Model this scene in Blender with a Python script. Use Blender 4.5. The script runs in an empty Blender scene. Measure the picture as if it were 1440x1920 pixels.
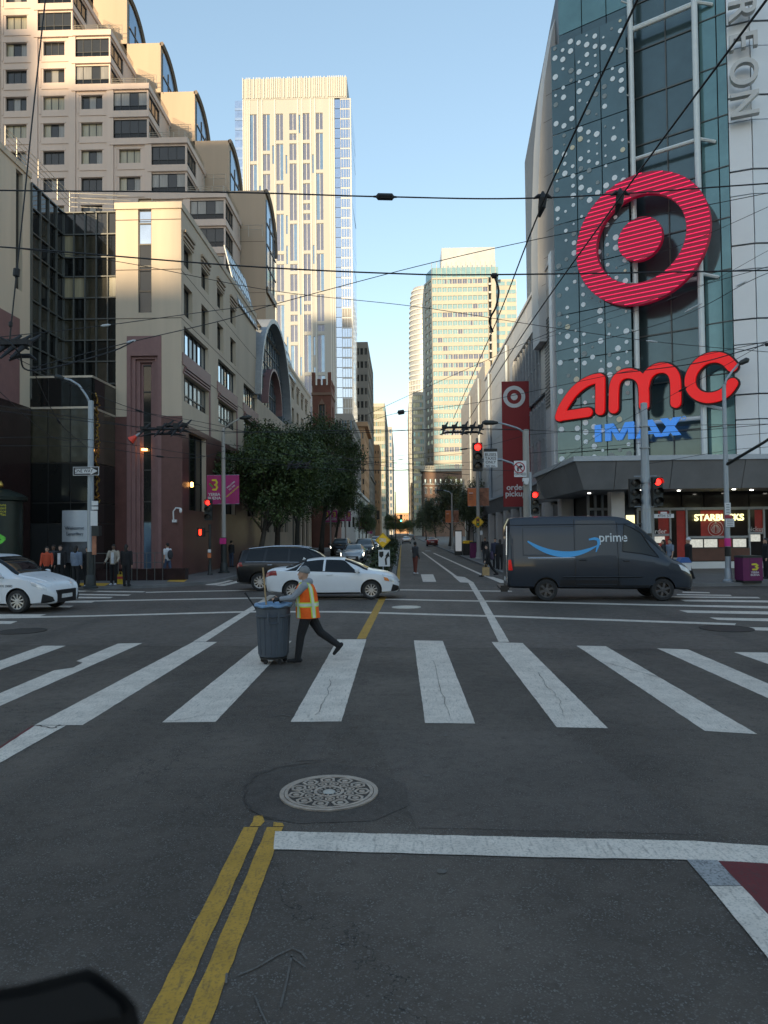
import bpy, bmesh, math, random
from mathutils import Vector, Matrix
random.seed(11)
R = math.radians
sc = bpy.context.scene
col = sc.collection
# ---------------------------------------------------------------- camera
F = 1350.0; CAM = Vector((0, 0, 2.3))
MCAM = (Matrix.Rotation(R(1.36), 3, 'Z') @ Matrix.Rotation(R(90 + 1.61), 3, 'X') @ Matrix.Rotation(R(-0.6), 3, 'Z'))
cd = bpy.data.cameras.new('camera'); camo = bpy.data.objects.new('camera', cd); col.objects.link(camo)
camo.matrix_world = Matrix.Translation(CAM) @ MCAM.to_4x4()
cd.sensor_fit = 'VERTICAL'; cd.sensor_height = 36.0; cd.lens = 36.0 * F / 1920; cd.clip_start = 0.05; cd.clip_end = 6000
cd.dof.use_dof = True; cd.dof.focus_distance = 24.0; cd.dof.aperture_fstop = 25.3 / 4.5
sc.camera = camo
# ---------------------------------------------------------------- sky, sun, exposure
SUN_AZ, SUN_EL = R(18), R(9)          # azimuth measured from straight behind the camera towards the left
w = bpy.data.worlds.new('World'); sc.world = w; w.use_nodes = True
nt = w.node_tree
sky = nt.nodes.new('ShaderNodeTexSky'); sky.sky_type = 'NISHITA'; sky.sun_disc = False
sky.sun_elevation = SUN_EL; sky.sun_rotation = math.pi + SUN_AZ
sky.air_density = 1.0; sky.dust_density = 0.35; sky.ozone_density = 1.2
bg = nt.nodes['Background']; bg.inputs['Strength'].default_value = 0.15
hs = nt.nodes.new('ShaderNodeHueSaturation'); hs.inputs['Saturation'].default_value = 1.20
gm = nt.nodes.new('ShaderNodeGamma'); gm.inputs['Gamma'].default_value = 0.64
nt.links.new(sky.outputs['Color'], gm.inputs['Color']); nt.links.new(gm.outputs['Color'], hs.inputs['Color']); nt.links.new(hs.outputs['Color'], bg.inputs['Color'])
sd = bpy.data.lights.new('sun', 'SUN'); sd.energy = 2.0; sd.angle = R(0.6); sd.color = (1.0, 0.77, 0.47)
so = bpy.data.objects.new('sun', sd); col.objects.link(so)
sdir = Vector((-math.sin(SUN_AZ) * math.cos(SUN_EL), -math.cos(SUN_AZ) * math.cos(SUN_EL), math.sin(SUN_EL)))
so.rotation_euler = sdir.to_track_quat('Z', 'Y').to_euler(); so.location = sdir * 300
vs = sc.view_settings; vs.view_transform = 'Standard'; vs.look = 'None'; vs.gamma = 1.0; vs.exposure = 1.72
vs.use_curve_mapping = False
sc.render.engine = 'CYCLES'
try:
    sc.cycles.max_bounces = 4; sc.cycles.glossy_bounces = 2; sc.cycles.diffuse_bounces = 2
    sc.cycles.use_denoising = True
except Exception: pass
# ---------------------------------------------------------------- where a spot of the street lies
def ray(px, py): return MCAM @ Vector(((px - 720) / F, -(py - 960) / F, -1.0))
def G(px, py, z=0.0):
    d = ray(px, py); t = (z - CAM.z) / d.z; return CAM + d * t
def AY(px, py, Y):
    d = ray(px, py); return CAM + d * (Y / d.y)
def AX(px, py, X):
    d = ray(px, py); return CAM + d * (X / d.x)
# ---------------------------------------------------------------- materials
M = {}
def mat(name, c, rough=0.6, metal=0.0, var=0.12, scale=3.0, bump=0.0, bscale=40.0, emit=None, es=1.0, spec=0.5, coat=0.0, streak=False, alpha=1.0):
    m = bpy.data.materials.new(name); m.use_nodes = True; n = m.node_tree.nodes; l = m.node_tree.links
    b = n['Principled BSDF']; b.inputs['Roughness'].default_value = rough; b.inputs['Metallic'].default_value = metal
    b.inputs['Specular IOR Level'].default_value = spec; b.inputs['Coat Weight'].default_value = coat
    c4 = (c[0], c[1], c[2], 1)
    if var > 0 or bump > 0:
        tc = n.new('ShaderNodeTexCoord'); mp = n.new('ShaderNodeMapping'); l.new(tc.outputs['Object'], mp.inputs['Vector'])
        if streak: mp.inputs['Scale'].default_value = (1, 1, 0.08)
    if var > 0:
        nz = n.new('ShaderNodeTexNoise'); nz.inputs['Scale'].default_value = scale; nz.inputs['Detail'].default_value = 6; nz.inputs['Roughness'].default_value = 0.65
        l.new(mp.outputs['Vector'], nz.inputs['Vector'])
        rp = n.new('ShaderNodeValToRGB'); rp.color_ramp.elements[0].position = 0.3; rp.color_ramp.elements[1].position = 0.72
        rp.color_ramp.elements[0].color = (c[0]*(1-var), c[1]*(1-var), c[2]*(1-var), 1)
        rp.color_ramp.elements[1].color = (min(1, c[0]*(1+var)), min(1, c[1]*(1+var)), min(1, c[2]*(1+var)), 1)
        l.new(nz.outputs['Fac'], rp.inputs['Fac']); l.new(rp.outputs['Color'], b.inputs['Base Color'])
        if rough > 0.25:
            mr = n.new('ShaderNodeMapRange'); mr.inputs['To Min'].default_value = rough - 0.08; mr.inputs['To Max'].default_value = min(1, rough + 0.08)
            l.new(nz.outputs['Fac'], mr.inputs['Value']); l.new(mr.outputs['Result'], b.inputs['Roughness'])
    else: b.inputs['Base Color'].default_value = c4
    if bump > 0:
        n2 = n.new('ShaderNodeTexNoise'); n2.inputs['Scale'].default_value = bscale; n2.inputs['Detail'].default_value = 4
        l.new(tc.outputs['Object'], n2.inputs['Vector'])
        bp = n.new('ShaderNodeBump'); bp.inputs['Strength'].default_value = bump; bp.inputs['Distance'].default_value = 0.02
        l.new(n2.outputs['Fac'], bp.inputs['Height']); l.new(bp.outputs['Normal'], b.inputs['Normal'])
    if emit:
        b.inputs['Emission Color'].default_value = (emit[0], emit[1], emit[2], 1); b.inputs['Emission Strength'].default_value = es
    M[name] = m; return m
def glassy(name, c, rough=0.04, metal=0.0, spec=0.8, wob=0.02, ws=0.35):
    m = mat(name, c, rough, metal, 0.15, 0.6, 0, 0, spec=spec)
    n = m.node_tree.nodes; l = m.node_tree.links
    tc = n.new('ShaderNodeTexCoord'); nz = n.new('ShaderNodeTexNoise'); nz.inputs['Scale'].default_value = ws; nz.inputs['Detail'].default_value = 1
    l.new(tc.outputs['Object'], nz.inputs['Vector'])
    bp = n.new('ShaderNodeBump'); bp.inputs['Strength'].default_value = wob * 10; bp.inputs['Distance'].default_value = 0.05
    l.new(nz.outputs['Fac'], bp.inputs['Height']); l.new(bp.outputs['Normal'], n['Principled BSDF'].inputs['Normal'])
    return m
# ---------------------------------------------------------------- objects
def tag(o, label=None, cat=None, group=None, kind=None):
    if label: o['label'] = label
    if cat: o['category'] = cat
    if group: o['group'] = group
    if kind: o['kind'] = kind
    return o
def root(name, loc, label, cat, group=None, rz=0.0):
    o = bpy.data.objects.new(name, None); o.location = loc; o.rotation_euler = (0, 0, rz); o.empty_display_size = 0.3
    col.objects.link(o); return tag(o, label, cat, group)
def attach(o, parent, world):
    if parent is not None:
        o.parent = parent
        if world:
            p = parent; mw = Matrix.Identity(4)
            while p is not None:
                mw = p.matrix_basis if p.parent is None else p.matrix_parent_inverse @ p.matrix_basis
                break
            # parts live in their thing's frame; a sub-part shares the frame of its part (parts sit at identity)
            q = parent
            while q.parent is not None: q = q.parent
            if q is parent: o.matrix_parent_inverse = q.matrix_basis.inverted()
def ob(name, me, parent=None, world=False):
    o = bpy.data.objects.new(name, me); col.objects.link(o); attach(o, parent, world); return o
def inst(src, name, loc, parent=None, world=False, rz=0.0, scale=None):
    o = bpy.data.objects.new(name, src); col.objects.link(o); attach(o, parent, world)
    o.location = loc; o.rotation_euler = (0, 0, rz)
    if scale is not None: o.scale = scale
    return o
class MB:
    def __init__(s): s.v = []; s.f = []; s.m = []; s.mi = 0
    def add(s, vs, fs):
        b = len(s.v); s.v += [tuple(p) for p in vs]
        for f in fs: s.f.append(tuple(i + b for i in f)); s.m.append(s.mi)
        return s
    def box(s, x0, x1, y0, y1, z0, z1):
        return s.add([(x0,y0,z0),(x1,y0,z0),(x1,y1,z0),(x0,y1,z0),(x0,y0,z1),(x1,y0,z1),(x1,y1,z1),(x0,y1,z1)],
                     [(0,3,2,1),(4,5,6,7),(0,1,5,4),(1,2,6,5),(2,3,7,6),(3,0,4,7)])
    def tube(s, pts, r, n=8, cap=True):
        pts = [Vector(p) for p in pts]; k = len(pts)
        rs = r if isinstance(r, (list, tuple)) else [r] * k
        rings = []; up = None
        for i in range(k):
            d = (pts[min(i+1, k-1)] - pts[max(i-1, 0)]).normalized()
            if up is None: up = Vector((0,0,1)) if abs(d.z) < 0.9 else Vector((1,0,0))
            a = d.cross(up).normalized(); bb = a.cross(d).normalized(); up = bb
            rings.append([pts[i] + (a * math.cos(t) + bb * math.sin(t)) * rs[i] for t in [2*math.pi*j/n for j in range(n)]])
        vs = [p for rg in rings for p in rg]; fs = []
        for i in range(k-1):
            for j in range(n): fs.append((i*n+j, i*n+(j+1)%n, (i+1)*n+(j+1)%n, (i+1)*n+j))
        if cap: fs += [tuple(reversed(range(n))), tuple(range((k-1)*n, k*n))]
        return s.add(vs, fs)
    def lathe(s, prof, c=(0,0,0), n=24, axis='z', cap=True):
        vs = []; fs = []
        for (r, h) in prof:
            for j in range(n):
                t = 2*math.pi*j/n; a, b = r*math.cos(t), r*math.sin(t)
                p = (a, b, h) if axis == 'z' else ((a, h, b) if axis == 'y' else (h, a, b))
                vs.append((p[0]+c[0], p[1]+c[1], p[2]+c[2]))
        k = len(prof)
        for i in range(k-1):
            for j in range(n): fs.append((i*n+j, i*n+(j+1)%n, (i+1)*n+(j+1)%n, (i+1)*n+j))
        if cap: fs += [tuple(reversed(range(n))), tuple(range((k-1)*n, k*n))]
        return s.add(vs, fs)
    def prism(s, poly, fn, d0, d1):
        """poly: 2-D outline; fn(u, v, d) -> 3-D point; extruded from d0 to d1"""
        n = len(poly); vs = [fn(u, v, d0) for u, v in poly] + [fn(u, v, d1) for u, v in poly]
        fs = [tuple(reversed(range(n))), tuple(range(n, 2*n))] + [(i, (i+1)%n, n+(i+1)%n, n+i) for i in range(n)]
        return s.add(vs, fs)
    def poly(s, pts): return s.add(pts, [tuple(range(len(pts)))])
    def grid(s, fn, nu, nv):
        vs = [fn(i/nu, j/nv) for i in range(nu+1) for j in range(nv+1)]
        fs = [(i*(nv+1)+j, (i+1)*(nv+1)+j, (i+1)*(nv+1)+j+1, i*(nv+1)+j+1) for i in range(nu) for j in range(nv)]
        return s.add(vs, fs)
    def mesh(s, name, mats, smooth=False, fix=True, angle=None):
        me = bpy.data.meshes.new(name); me.from_pydata(s.v, [], s.f)
        if not isinstance(mats, (list, tuple)): mats = [mats]
        for m in mats: me.materials.append(M[m] if isinstance(m, str) else m)
        if len(mats) > 1: me.polygons.foreach_set('material_index', s.m)
        if fix:
            bm = bmesh.new(); bm.from_mesh(me); bmesh.ops.recalc_face_normals(bm, faces=bm.faces)
            big = [f for f in bm.faces if len(f.verts) > 8]
            if big: bmesh.ops.triangulate(bm, faces=big)
            bm.to_mesh(me); bm.free()
        if smooth:
            me.polygons.foreach_set('use_smooth', [True] * len(me.polygons))
            if angle: me.set_sharp_from_angle(angle=R(angle))
        me.update(); return me
    def build(s, name, mats, parent=None, world=False, smooth=False, fix=True, angle=None):
        return ob(name, s.mesh(name, mats, smooth, fix, angle), parent, world)
def box(name, m, parent, x0, x1, y0, y1, z0, z1, world=True):
    return MB().box(x0, x1, y0, y1, z0, z1).build(name, m, parent, world)
def text_mesh(txt, size, m, depth=0.02, align='CENTER', bold=0.0, spacing=1.0, shear=0.0):
    c = bpy.data.curves.new('lettering', 'FONT'); c.body = txt; c.size = size; c.extrude = depth / 2; c.align_x = align; c.align_y = 'CENTER'
    c.offset = bold * size; c.space_character = spacing; c.shear = shear; c.resolution_u = 4
    t = bpy.data.objects.new('lettering', c); col.objects.link(t)
    me = bpy.data.meshes.new_from_object(t); bpy.data.objects.remove(t); bpy.data.curves.remove(c)
    me.materials.clear(); me.materials.append(M[m]); me.name = 'lettering'
    return me
def text(txt, size, m, loc, parent, world=True, rz=0.0, depth=0.02, bold=0.0, spacing=1.0, sx=1.0, roll=0.0, name='lettering', align='CENTER', shear=0.0):
    """upright lettering that reads from -y (rz turns it about z, roll turns it in its own plane)"""
    me = text_mesh(txt, size, m, depth, align, bold, spacing, shear)
    me.transform(Matrix.Rotation(rz, 4, 'Z') @ Matrix.Rotation(R(90), 4, 'X') @ Matrix.Rotation(roll, 4, 'Z') @ Matrix.Diagonal((sx, 1, 1, 1)))
    o = ob(name, me, parent, world); o.location = loc; return o
def stroke_poly(pts, wd, caps=True, n=8):
    """outline of a stroke of width wd along 2-D points, with round ends"""
    P = [Vector(p) for p in pts]; k = len(P); L = []; Rr = []
    ws = wd if isinstance(wd, (list, tuple)) else [wd] * k
    for i in range(k):
        d = (P[min(i+1, k-1)] - P[max(i-1, 0)]).normalized(); nn = Vector((-d.y, d.x)); h = ws[i] / 2
        if 0 < i < k-1:
            d1 = (P[i] - P[i-1]).normalized(); h = h / max(0.5, abs(Vector((-d1.y, d1.x)).dot(nn)))
        L.append(P[i] + nn * h); Rr.append(P[i] - nn * h)
    out = list(L)
    if caps:
        d = (P[-1] - P[-2]).normalized(); a0 = math.atan2(d.x, -d.y)
        for j in range(1, n): a = math.atan2(d.y, d.x) + math.pi/2 - math.pi*j/n; out.append(P[-1] + Vector((math.cos(a), math.sin(a))) * ws[-1]/2)
    out += list(reversed(Rr))
    if caps:
        d = (P[0] - P[1]).normalized()
        for j in range(1, n): a = math.atan2(d.y, d.x) + math.pi/2 - math.pi*j/n; out.append(P[0] + Vector((math.cos(a), math.sin(a))) * ws[0]/2)
    return [(p.x, p.y) for p in out]
LATE = []
def late(o): LATE.append(o); return o
def arc(cx, cy, r, a0, a1, n=12, ry=None):
    ry = r if ry is None else ry
    return [(cx + r*math.cos(R(a0 + (a1-a0)*i/n)), cy + ry*math.sin(R(a0 + (a1-a0)*i/n))) for i in range(n+1)]

mat('concrete', (0.64, 0.53, 0.41), 0.85, var=0.12, scale=0.5, bump=0.15, bscale=30, streak=True)
mat('concrete_pink', (0.66, 0.52, 0.44), 0.85, var=0.10, scale=0.4, bump=0.1, bscale=20, streak=True)
mat('concrete_tan', (0.50, 0.385, 0.285), 0.85, var=0.10, scale=0.25, streak=True)
mat('granite_red', (0.13, 0.055, 0.05), 0.35, var=0.18, scale=2.5)
mat('granite_rose', (0.25, 0.135, 0.13), 0.5, var=0.12, scale=2.0)
mat('granite_dark', (0.03, 0.016, 0.016), 0.25, var=0.3, scale=2.0)
mat('joint', (0.12, 0.09, 0.07), 0.9, var=0)
mat('frame_dark', (0.035, 0.036, 0.036), 0.45, var=0.1)
mat('frame_grey', (0.10, 0.105, 0.10), 0.45, var=0.1)
mat('metal_grey', (0.32, 0.34, 0.36), 0.45, 0.3, var=0.12, scale=4)
mat('galv', (0.34, 0.38, 0.42), 0.5, 0.4, var=0.22, scale=6, streak=True)
mat('black', (0.012, 0.012, 0.013), 0.5, var=0.2)
mat('rubber', (0.018, 0.018, 0.019), 0.8, var=0.2, scale=20)
mat('white', (0.78, 0.79, 0.80), 0.5, var=0.05)
mat('wire', (0.012, 0.012, 0.014), 0.6, var=0)
mat('curtain', (0.46, 0.40, 0.27), 0.9, var=0.25, scale=4)
mat('curtain_grey', (0.33, 0.31, 0.28), 0.9, var=0.25, scale=4)
glassy('glass_black', (0.010, 0.011, 0.011), 0.05, 0, 0.35)
glassy('glass_dark', (0.035, 0.036, 0.036), 0.06, 0, 0.5)
glassy('glass_blue', (0.20, 0.30, 0.42), 0.08, 0.6, 0.5)
glassy('glass_sky', (0.55, 0.62, 0.70), 0.05, 0.9, 0.5)
# ================================================================ ground, roads, pavements, markings
def asphalt(name, c, agg=0.5, patch=0.25, seam=False):
    m = bpy.data.materials.new(name); m.use_nodes = True; n = m.node_tree.nodes; l = m.node_tree.links; b = n['Principled BSDF']
    tc = n.new('ShaderNodeTexCoord')
    def noise(s, d=5, r=0.6):
        z = n.new('ShaderNodeTexNoise'); z.inputs['Scale'].default_value = s; z.inputs['Detail'].default_value = d; z.inputs['Roughness'].default_value = r
        l.new(tc.outputs['Object'], z.inputs['Vector']); return z
    big = noise(0.35, 6); mid = noise(6, 6, 0.75)
    vor = n.new('ShaderNodeTexVoronoi'); vor.inputs['Scale'].default_value = 120; l.new(tc.outputs['Object'], vor.inputs['Vector'])
    def mixc(a, bcol, fac, mode='MIX'):
        x = n.new('ShaderNodeMix'); x.data_type = 'RGBA'; x.blend_type = mode
        for inp, v in ((x.inputs[6], a), (x.inputs[7], bcol)):
            if isinstance(v, tuple): inp.default_value = v
            else: l.new(v, inp)
        if isinstance(fac, float): x.inputs[0].default_value = fac
        else: l.new(fac, x.inputs[0])
        return x.outputs[2]
    def ramp(src, p0, p1, c0=0.0, c1=1.0):
        r = n.new('ShaderNodeMapRange'); r.inputs['From Min'].default_value = p0; r.inputs['From Max'].default_value = p1
        r.inputs['To Min'].default_value = c0; r.inputs['To Max'].default_value = c1; r.interpolation_type = 'SMOOTHSTEP'; l.new(src, r.inputs['Value']); return r.outputs['Result']
    c1 = tuple(x * (1 - patch) for x in c) + (1,); c2 = tuple(x * (1 + patch) for x in c) + (1,)
    base = mixc(c1, c2, ramp(big.outputs['Fac'], 0.35, 0.68))
    base = mixc(base, tuple(x * 0.62 for x in c) + (1,), ramp(mid.outputs['Fac'], 0.52, 0.78, 0, 0.75))
    mp2 = n.new('ShaderNodeMapping'); mp2.inputs['Scale'].default_value = (0.75, 0.035, 1); l.new(tc.outputs['Object'], mp2.inputs['Vector'])
    bd = n.new('ShaderNodeTexNoise'); bd.inputs['Scale'].default_value = 1.0; bd.inputs['Detail'].default_value = 3; l.new(mp2.outputs[0], bd.inputs['Vector'])
    base = mixc(base, tuple(x * 0.60 for x in c) + (1,), ramp(bd.outputs['Fac'], 0.50, 0.70, 0, 0.6))
    # pale stones showing in the binder
    sep = n.new('ShaderNodeSeparateColor'); l.new(vor.outputs['Color'], sep.inputs[0])
    st = n.new('ShaderNodeMath'); st.operation = 'GREATER_THAN'; st.inputs[1].default_value = 0.88; l.new(sep.outputs[0], st.inputs[0])
    sm = n.new('ShaderNodeMath'); sm.operation = 'MULTIPLY'; l.new(st.outputs[0], sm.inputs[0]); l.new(ramp(mid.outputs['Fac'], 0.35, 0.7, 0.1, agg), sm.inputs[1])
    base = mixc(base, (0.26, 0.25, 0.24, 1), sm.outputs[0])
    # long seams and cracks
    vc = n.new('ShaderNodeTexVoronoi'); vc.feature = 'DISTANCE_TO_EDGE'; vc.inputs['Scale'].default_value = 0.16
    wn = noise(1.3, 5, 0.7); ad = n.new('ShaderNodeVectorMath'); ad.operation = 'ADD'; l.new(tc.outputs['Object'], ad.inputs[0])
    sc2 = n.new('ShaderNodeVectorMath'); sc2.operation = 'SCALE'; sc2.inputs['Scale'].default_value = 1.6; l.new(wn.outputs['Color'], sc2.inputs[0]); l.new(sc2.outputs[0], ad.inputs[1]); l.new(ad.outputs[0], vc.inputs['Vector'])
    base = mixc(base, (0.008, 0.008, 0.009, 1), ramp(vc.outputs['Distance'], 0.0, 0.0022, 0.75, 0.0))
    l.new(base, b.inputs['Base Color'])
    l.new(ramp(mid.outputs['Fac'], 0.3, 0.7, 0.62, 0.88), b.inputs['Roughness']); b.inputs['Specular IOR Level'].default_value = 0.35
    bp = n.new('ShaderNodeBump'); bp.inputs['Strength'].default_value = 0.55; bp.inputs['Distance'].default_value = 0.006
    l.new(vor.outputs['Distance'], bp.inputs['Height']); l.new(bp.outputs['Normal'], b.inputs['Normal'])
    M[name] = m; return m
def paint(name, c, wear=0.5, dark=(0.05, 0.05, 0.052)):
    m = bpy.data.materials.new(name); m.use_nodes = True; n = m.node_tree.nodes; l = m.node_tree.links; b = n['Principled BSDF']
    tc = n.new('ShaderNodeTexCoord')
    a = n.new('ShaderNodeTexNoise'); a.inputs['Scale'].default_value = 2.2; a.inputs['Detail'].default_value = 8; a.inputs['Roughness'].default_value = 0.75; l.new(tc.outputs['Object'], a.inputs['Vector'])
    mp = n.new('ShaderNodeMapping'); mp.inputs['Scale'].default_value = (34, 5, 1); l.new(tc.outputs['Object'], mp.inputs['Vector'])
    s = n.new('ShaderNodeTexNoise'); s.inputs['Scale'].default_value = 1.0; s.inputs['Detail'].default_value = 5; l.new(mp.outputs[0], s.inputs['Vector'])
    f = n.new('ShaderNodeTexNoise'); f.inputs['Scale'].default_value = 60; f.inputs['Detail'].default_value = 3; l.new(tc.outputs['Object'], f.inputs['Vector'])
    def mr(src, p0, p1, q0, q1):
        r = n.new('ShaderNodeMapRange'); r.inputs['From Min'].default_value = p0; r.inputs['From Max'].default_value = p1; r.inputs['To Min'].default_value = q0; r.inputs['To Max'].default_value = q1; l.new(src, r.inputs['Value']); return r.outputs['Result']
    def mx(a0, b0, fac):
        x = n.new('ShaderNodeMix'); x.data_type = 'RGBA'
        for inp, v in ((x.inputs[6], a0), (x.inputs[7], b0)):
            if isinstance(v, tuple): inp.default_value = v
            else: l.new(v, inp)
        l.new(fac, x.inputs[0]); return x.outputs[2]
    base = mx(c + (1,), tuple(x * 0.72 for x in c) + (1,), mr(a.outputs['Fac'], 0.4, 0.7, 0, 1))
    base = mx(base, dark + (1,), mr(s.outputs['Fac'], 0.56, 0.70, 0, wear * 0.8))
    base = mx(base, dark + (1,), mr(f.outputs['Fac'], 0.50, 0.66, 0, wear * 0.8))
    l.new(base, b.inputs['Base Color']); b.inputs['Roughness'].default_value = 0.75; b.inputs['Specular IOR Level'].default_value = 0.3
    bp = n.new('ShaderNodeBump'); bp.inputs['Strength'].default_value = 0.4; bp.inputs['Distance'].default_value = 0.004
    l.new(f.outputs['Fac'], bp.inputs['Height']); l.new(bp.outputs['Normal'], b.inputs['Normal'])
    M[name] = m
asphalt('asphalt', (0.085, 0.070, 0.058), 0.6, 0.32)
asphalt('asphalt_blue', (0.108, 0.091, 0.078), 0.25, 0.15)
asphalt('asphalt_patch', (0.070, 0.059, 0.051), 0.3, 0.15)
asphalt('asphalt_old', (0.092, 0.077, 0.066), 0.5, 0.2)
paint('paint_white', (0.72, 0.64, 0.555), 0.45)
paint('paint_worn', (0.36, 0.36, 0.36), 0.8)
paint('paint_yellow', (0.50, 0.285, 0.045), 0.5)
paint('paint_red', (0.15, 0.028, 0.032), 0.4)
paint('chalk', (0.14, 0.130, 0.120), 1.0, (0.085, 0.070, 0.058))
mat('sealant', (0.012, 0.012, 0.013), 0.6, var=0.2)
mat('iron', (0.36, 0.31, 0.265), 0.5, 0.5, var=0.3, scale=9, bump=0.3, bscale=60)
mat('iron_dark', (0.030, 0.028, 0.027), 0.6, 0.3, var=0.3, scale=9)
mat('iron_pale', (0.42, 0.40, 0.36), 0.5, 0.3, var=0.2, scale=5)
mat('kerb', (0.17, 0.17, 0.17), 0.8, var=0.2, scale=1.5)
def paving():
    m = mat('paving', (0.15, 0.142, 0.135), 0.8, var=0.15, scale=0.8, bump=0.1)
    n = m.node_tree.nodes; l = m.node_tree.links; b = n['Principled BSDF']
    src = b.inputs['Base Color'].links[0].from_socket
    br = n.new('ShaderNodeTexBrick'); br.offset = 0; br.inputs['Scale'].default_value = 1; br.inputs['Brick Width'].default_value = 0.9; br.inputs['Row Height'].default_value = 0.9; br.inputs['Mortar Size'].default_value = 0.012
    br.inputs['Color1'].default_value = (1,1,1,1); br.inputs['Color2'].default_value = (0.88,0.88,0.88,1); br.inputs['Mortar'].default_value = (0.35,0.35,0.35,1)
    tc = n.new('ShaderNodeTexCoord'); l.new(tc.outputs['Object'], br.inputs['Vector'])
    x = n.new('ShaderNodeMix'); x.data_type = 'RGBA'; x.blend_type = 'MULTIPLY'; x.inputs[0].default_value = 1
    l.new(src, x.inputs[6]); l.new(br.outputs['Color'], x.inputs[7]); l.new(x.outputs[2], b.inputs['Base Color'])
paving()
mat('ground', (0.09, 0.088, 0.084), 0.9, var=0.2, scale=0.05)
g = MB().poly([(-3000,-2500,-0.006),(3000,-2500,-0.006),(3000,4500,-0.006),(-3000,4500,-0.006)]).build('ground', 'ground'); tag(g, kind='structure')
KL, KR = -8.6, 5.3                                   # kerb lines of the far street
YL, YR = 30.3, 29.2                                  # far kerb of the cross street
road = MB().poly([(-320,-160,0),(320,-160,0),(320,29.7,0),(-320,29.7,0)]).build('road', 'asphalt'); tag(road, kind='structure')
r2 = MB().poly([(KL-2,29.7,0),(KR+2,29.7,0),(KR+2,1700,0),(KL-2,1700,0)]).build('far_road', 'asphalt_old'); tag(r2, kind='structure')
LV = [0.004]
def gp(p, z): q = G(p[0], p[1]); return (q.x, q.y, z)
def mark(name, m, pts, sub=0, lv=0.004, jag=0.0):
    """a painted or patched sheet on the road"""
    P = [gp(p, lv) for p in pts]
    if jag:
        Q = []
        for i in range(len(P)):
            a, b = Vector(P[i]), Vector(P[(i+1) % len(P)]); k = max(1, int((b-a).length / 0.12))
            for j in range(k):
                q = a.lerp(b, j / k)
                if j: q += Vector((random.uniform(-jag, jag), random.uniform(-jag, jag), 0))
                Q.append(q)
        P = Q
    return MB().poly(P).build(name, m, road)
# asphalt areas
mark('asphalt_patch', 'asphalt_blue', [(-500,1206),(1940,1222),(1900,1104),(1250,1104),(960,1097),(755,1096),(-500,1096)], lv=0.003)
mark('asphalt_patch', 'asphalt_patch', [(455,1478),(470,1452),(520,1436),(600,1429.5),(690,1440),(760,1470),(770,1510),(700,1540),(560,1545),(500,1536),(462,1515)], jag=0.008, lv=0.0035)
mark('asphalt_patch', 'asphalt_old', [(585,1357),(622,1357),(598,1425),(556,1428)], jag=0.01, lv=0.0025)
mark('asphalt_patch', 'asphalt_old', [(700,1369),(1060,1372),(1330,1566),(780,1552)], jag=0.01, lv=0.002)
# crosswalk in front of the camera
for q in ([(80,1211),(124,1211),(-289,1361),(-345,1361)], [(221,1207),(267,1206),(-86,1362),(-147,1362)],
          [(362,1204),(407,1204),(155,1360),(65,1360)], [(493,1203),(547,1202),(404,1354),(304,1355)],
          [(633,1199),(687,1199),(640,1353),(545,1354)], [(776,1201),(830,1202),(891,1357),(797,1356)],
          [(922,1204),(980,1206),(1140,1366),(1044,1364)], [(1081,1211),(1136,1212),(1420,1377),(1322,1371)],
          [(1232,1216),(1290,1218),(1681,1385),(1609,1385)], [(1376,1223),(1440,1224),(1944,1395),(1870,1395)]):
    mark('crosswalk_stripe', 'paint_white', q, jag=0.004)
mark('asphalt_patch', 'asphalt', [(50,1247),(85,1240),(137,1238),(155,1243),(138,1252),(90,1259),(55,1256)], lv=0.0065, jag=0.01)
# lines across and along the junction
def line(name, m, top, bot, lv=0.006): mark(name, m, top + list(reversed(bot)), lv=lv, jag=0.004)
line('lane_line', 'paint_white', [(505,1116),(463,1143),(362,1203.5)], [(517,1116),(478,1143),(386,1203.5)])
line('lane_line', 'paint_white', [(66,1361),(0,1405),(-60,1446)], [(124,1361),(0,1431),(-40,1458)])
line('lane_line', 'paint_red', [(60,1361),(0,1400),(-60,1440)], [(66,1361.5),(1,1404),(-58,1444)], lv=0.004)
line('lane_line', 'paint_white', [(878,1093),(899,1129),(935,1204)], [(888,1093),(911,1129),(955,1204)])
line('stop_line', 'paint_white', [(516,1560),(980,1571),(1300,1578),(1500,1592)], [(513,1594),(980,1608),(1300,1614),(1500,1624)], lv=0.007)
line('lane_line', 'paint_worn', [(1288,1614),(1330,1663)], [(1345,1615),(1390,1663)], lv=0.009)
line('lane_line', 'paint_white', [(1330,1664),(1560,1948)], [(1391,1664),(1600,1889)], lv=0.009)
mark('bus_lane_paint', 'paint_red', [(1347,1616),(1501,1625),(1800,1640),(1800,2115),(1600,1889)], jag=0.006, lv=0.008)
line('centre_line', 'paint_yellow', [(457,1552),(270,1920),(170,2116)], [(485,1552),(324,1920),(236,2116)])
line('centre_line', 'paint_yellow', [(501,1552),(343,1920),(260,2116)], [(531,1552),(394,1920),(322,2116)])
mark('centre_line', 'paint_yellow', [(476,1531),(492,1529),(496,1541),(488,1550),(468,1550),(474,1541)], jag=0.012)
mark('centre_line', 'paint_yellow', [(513,1542),(530,1544),(533,1550),(512,1550)], jag=0.012)
line('centre_line', 'paint_yellow', [(713,1119),(669,1198)], [(725,1119),(686,1198)])
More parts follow.
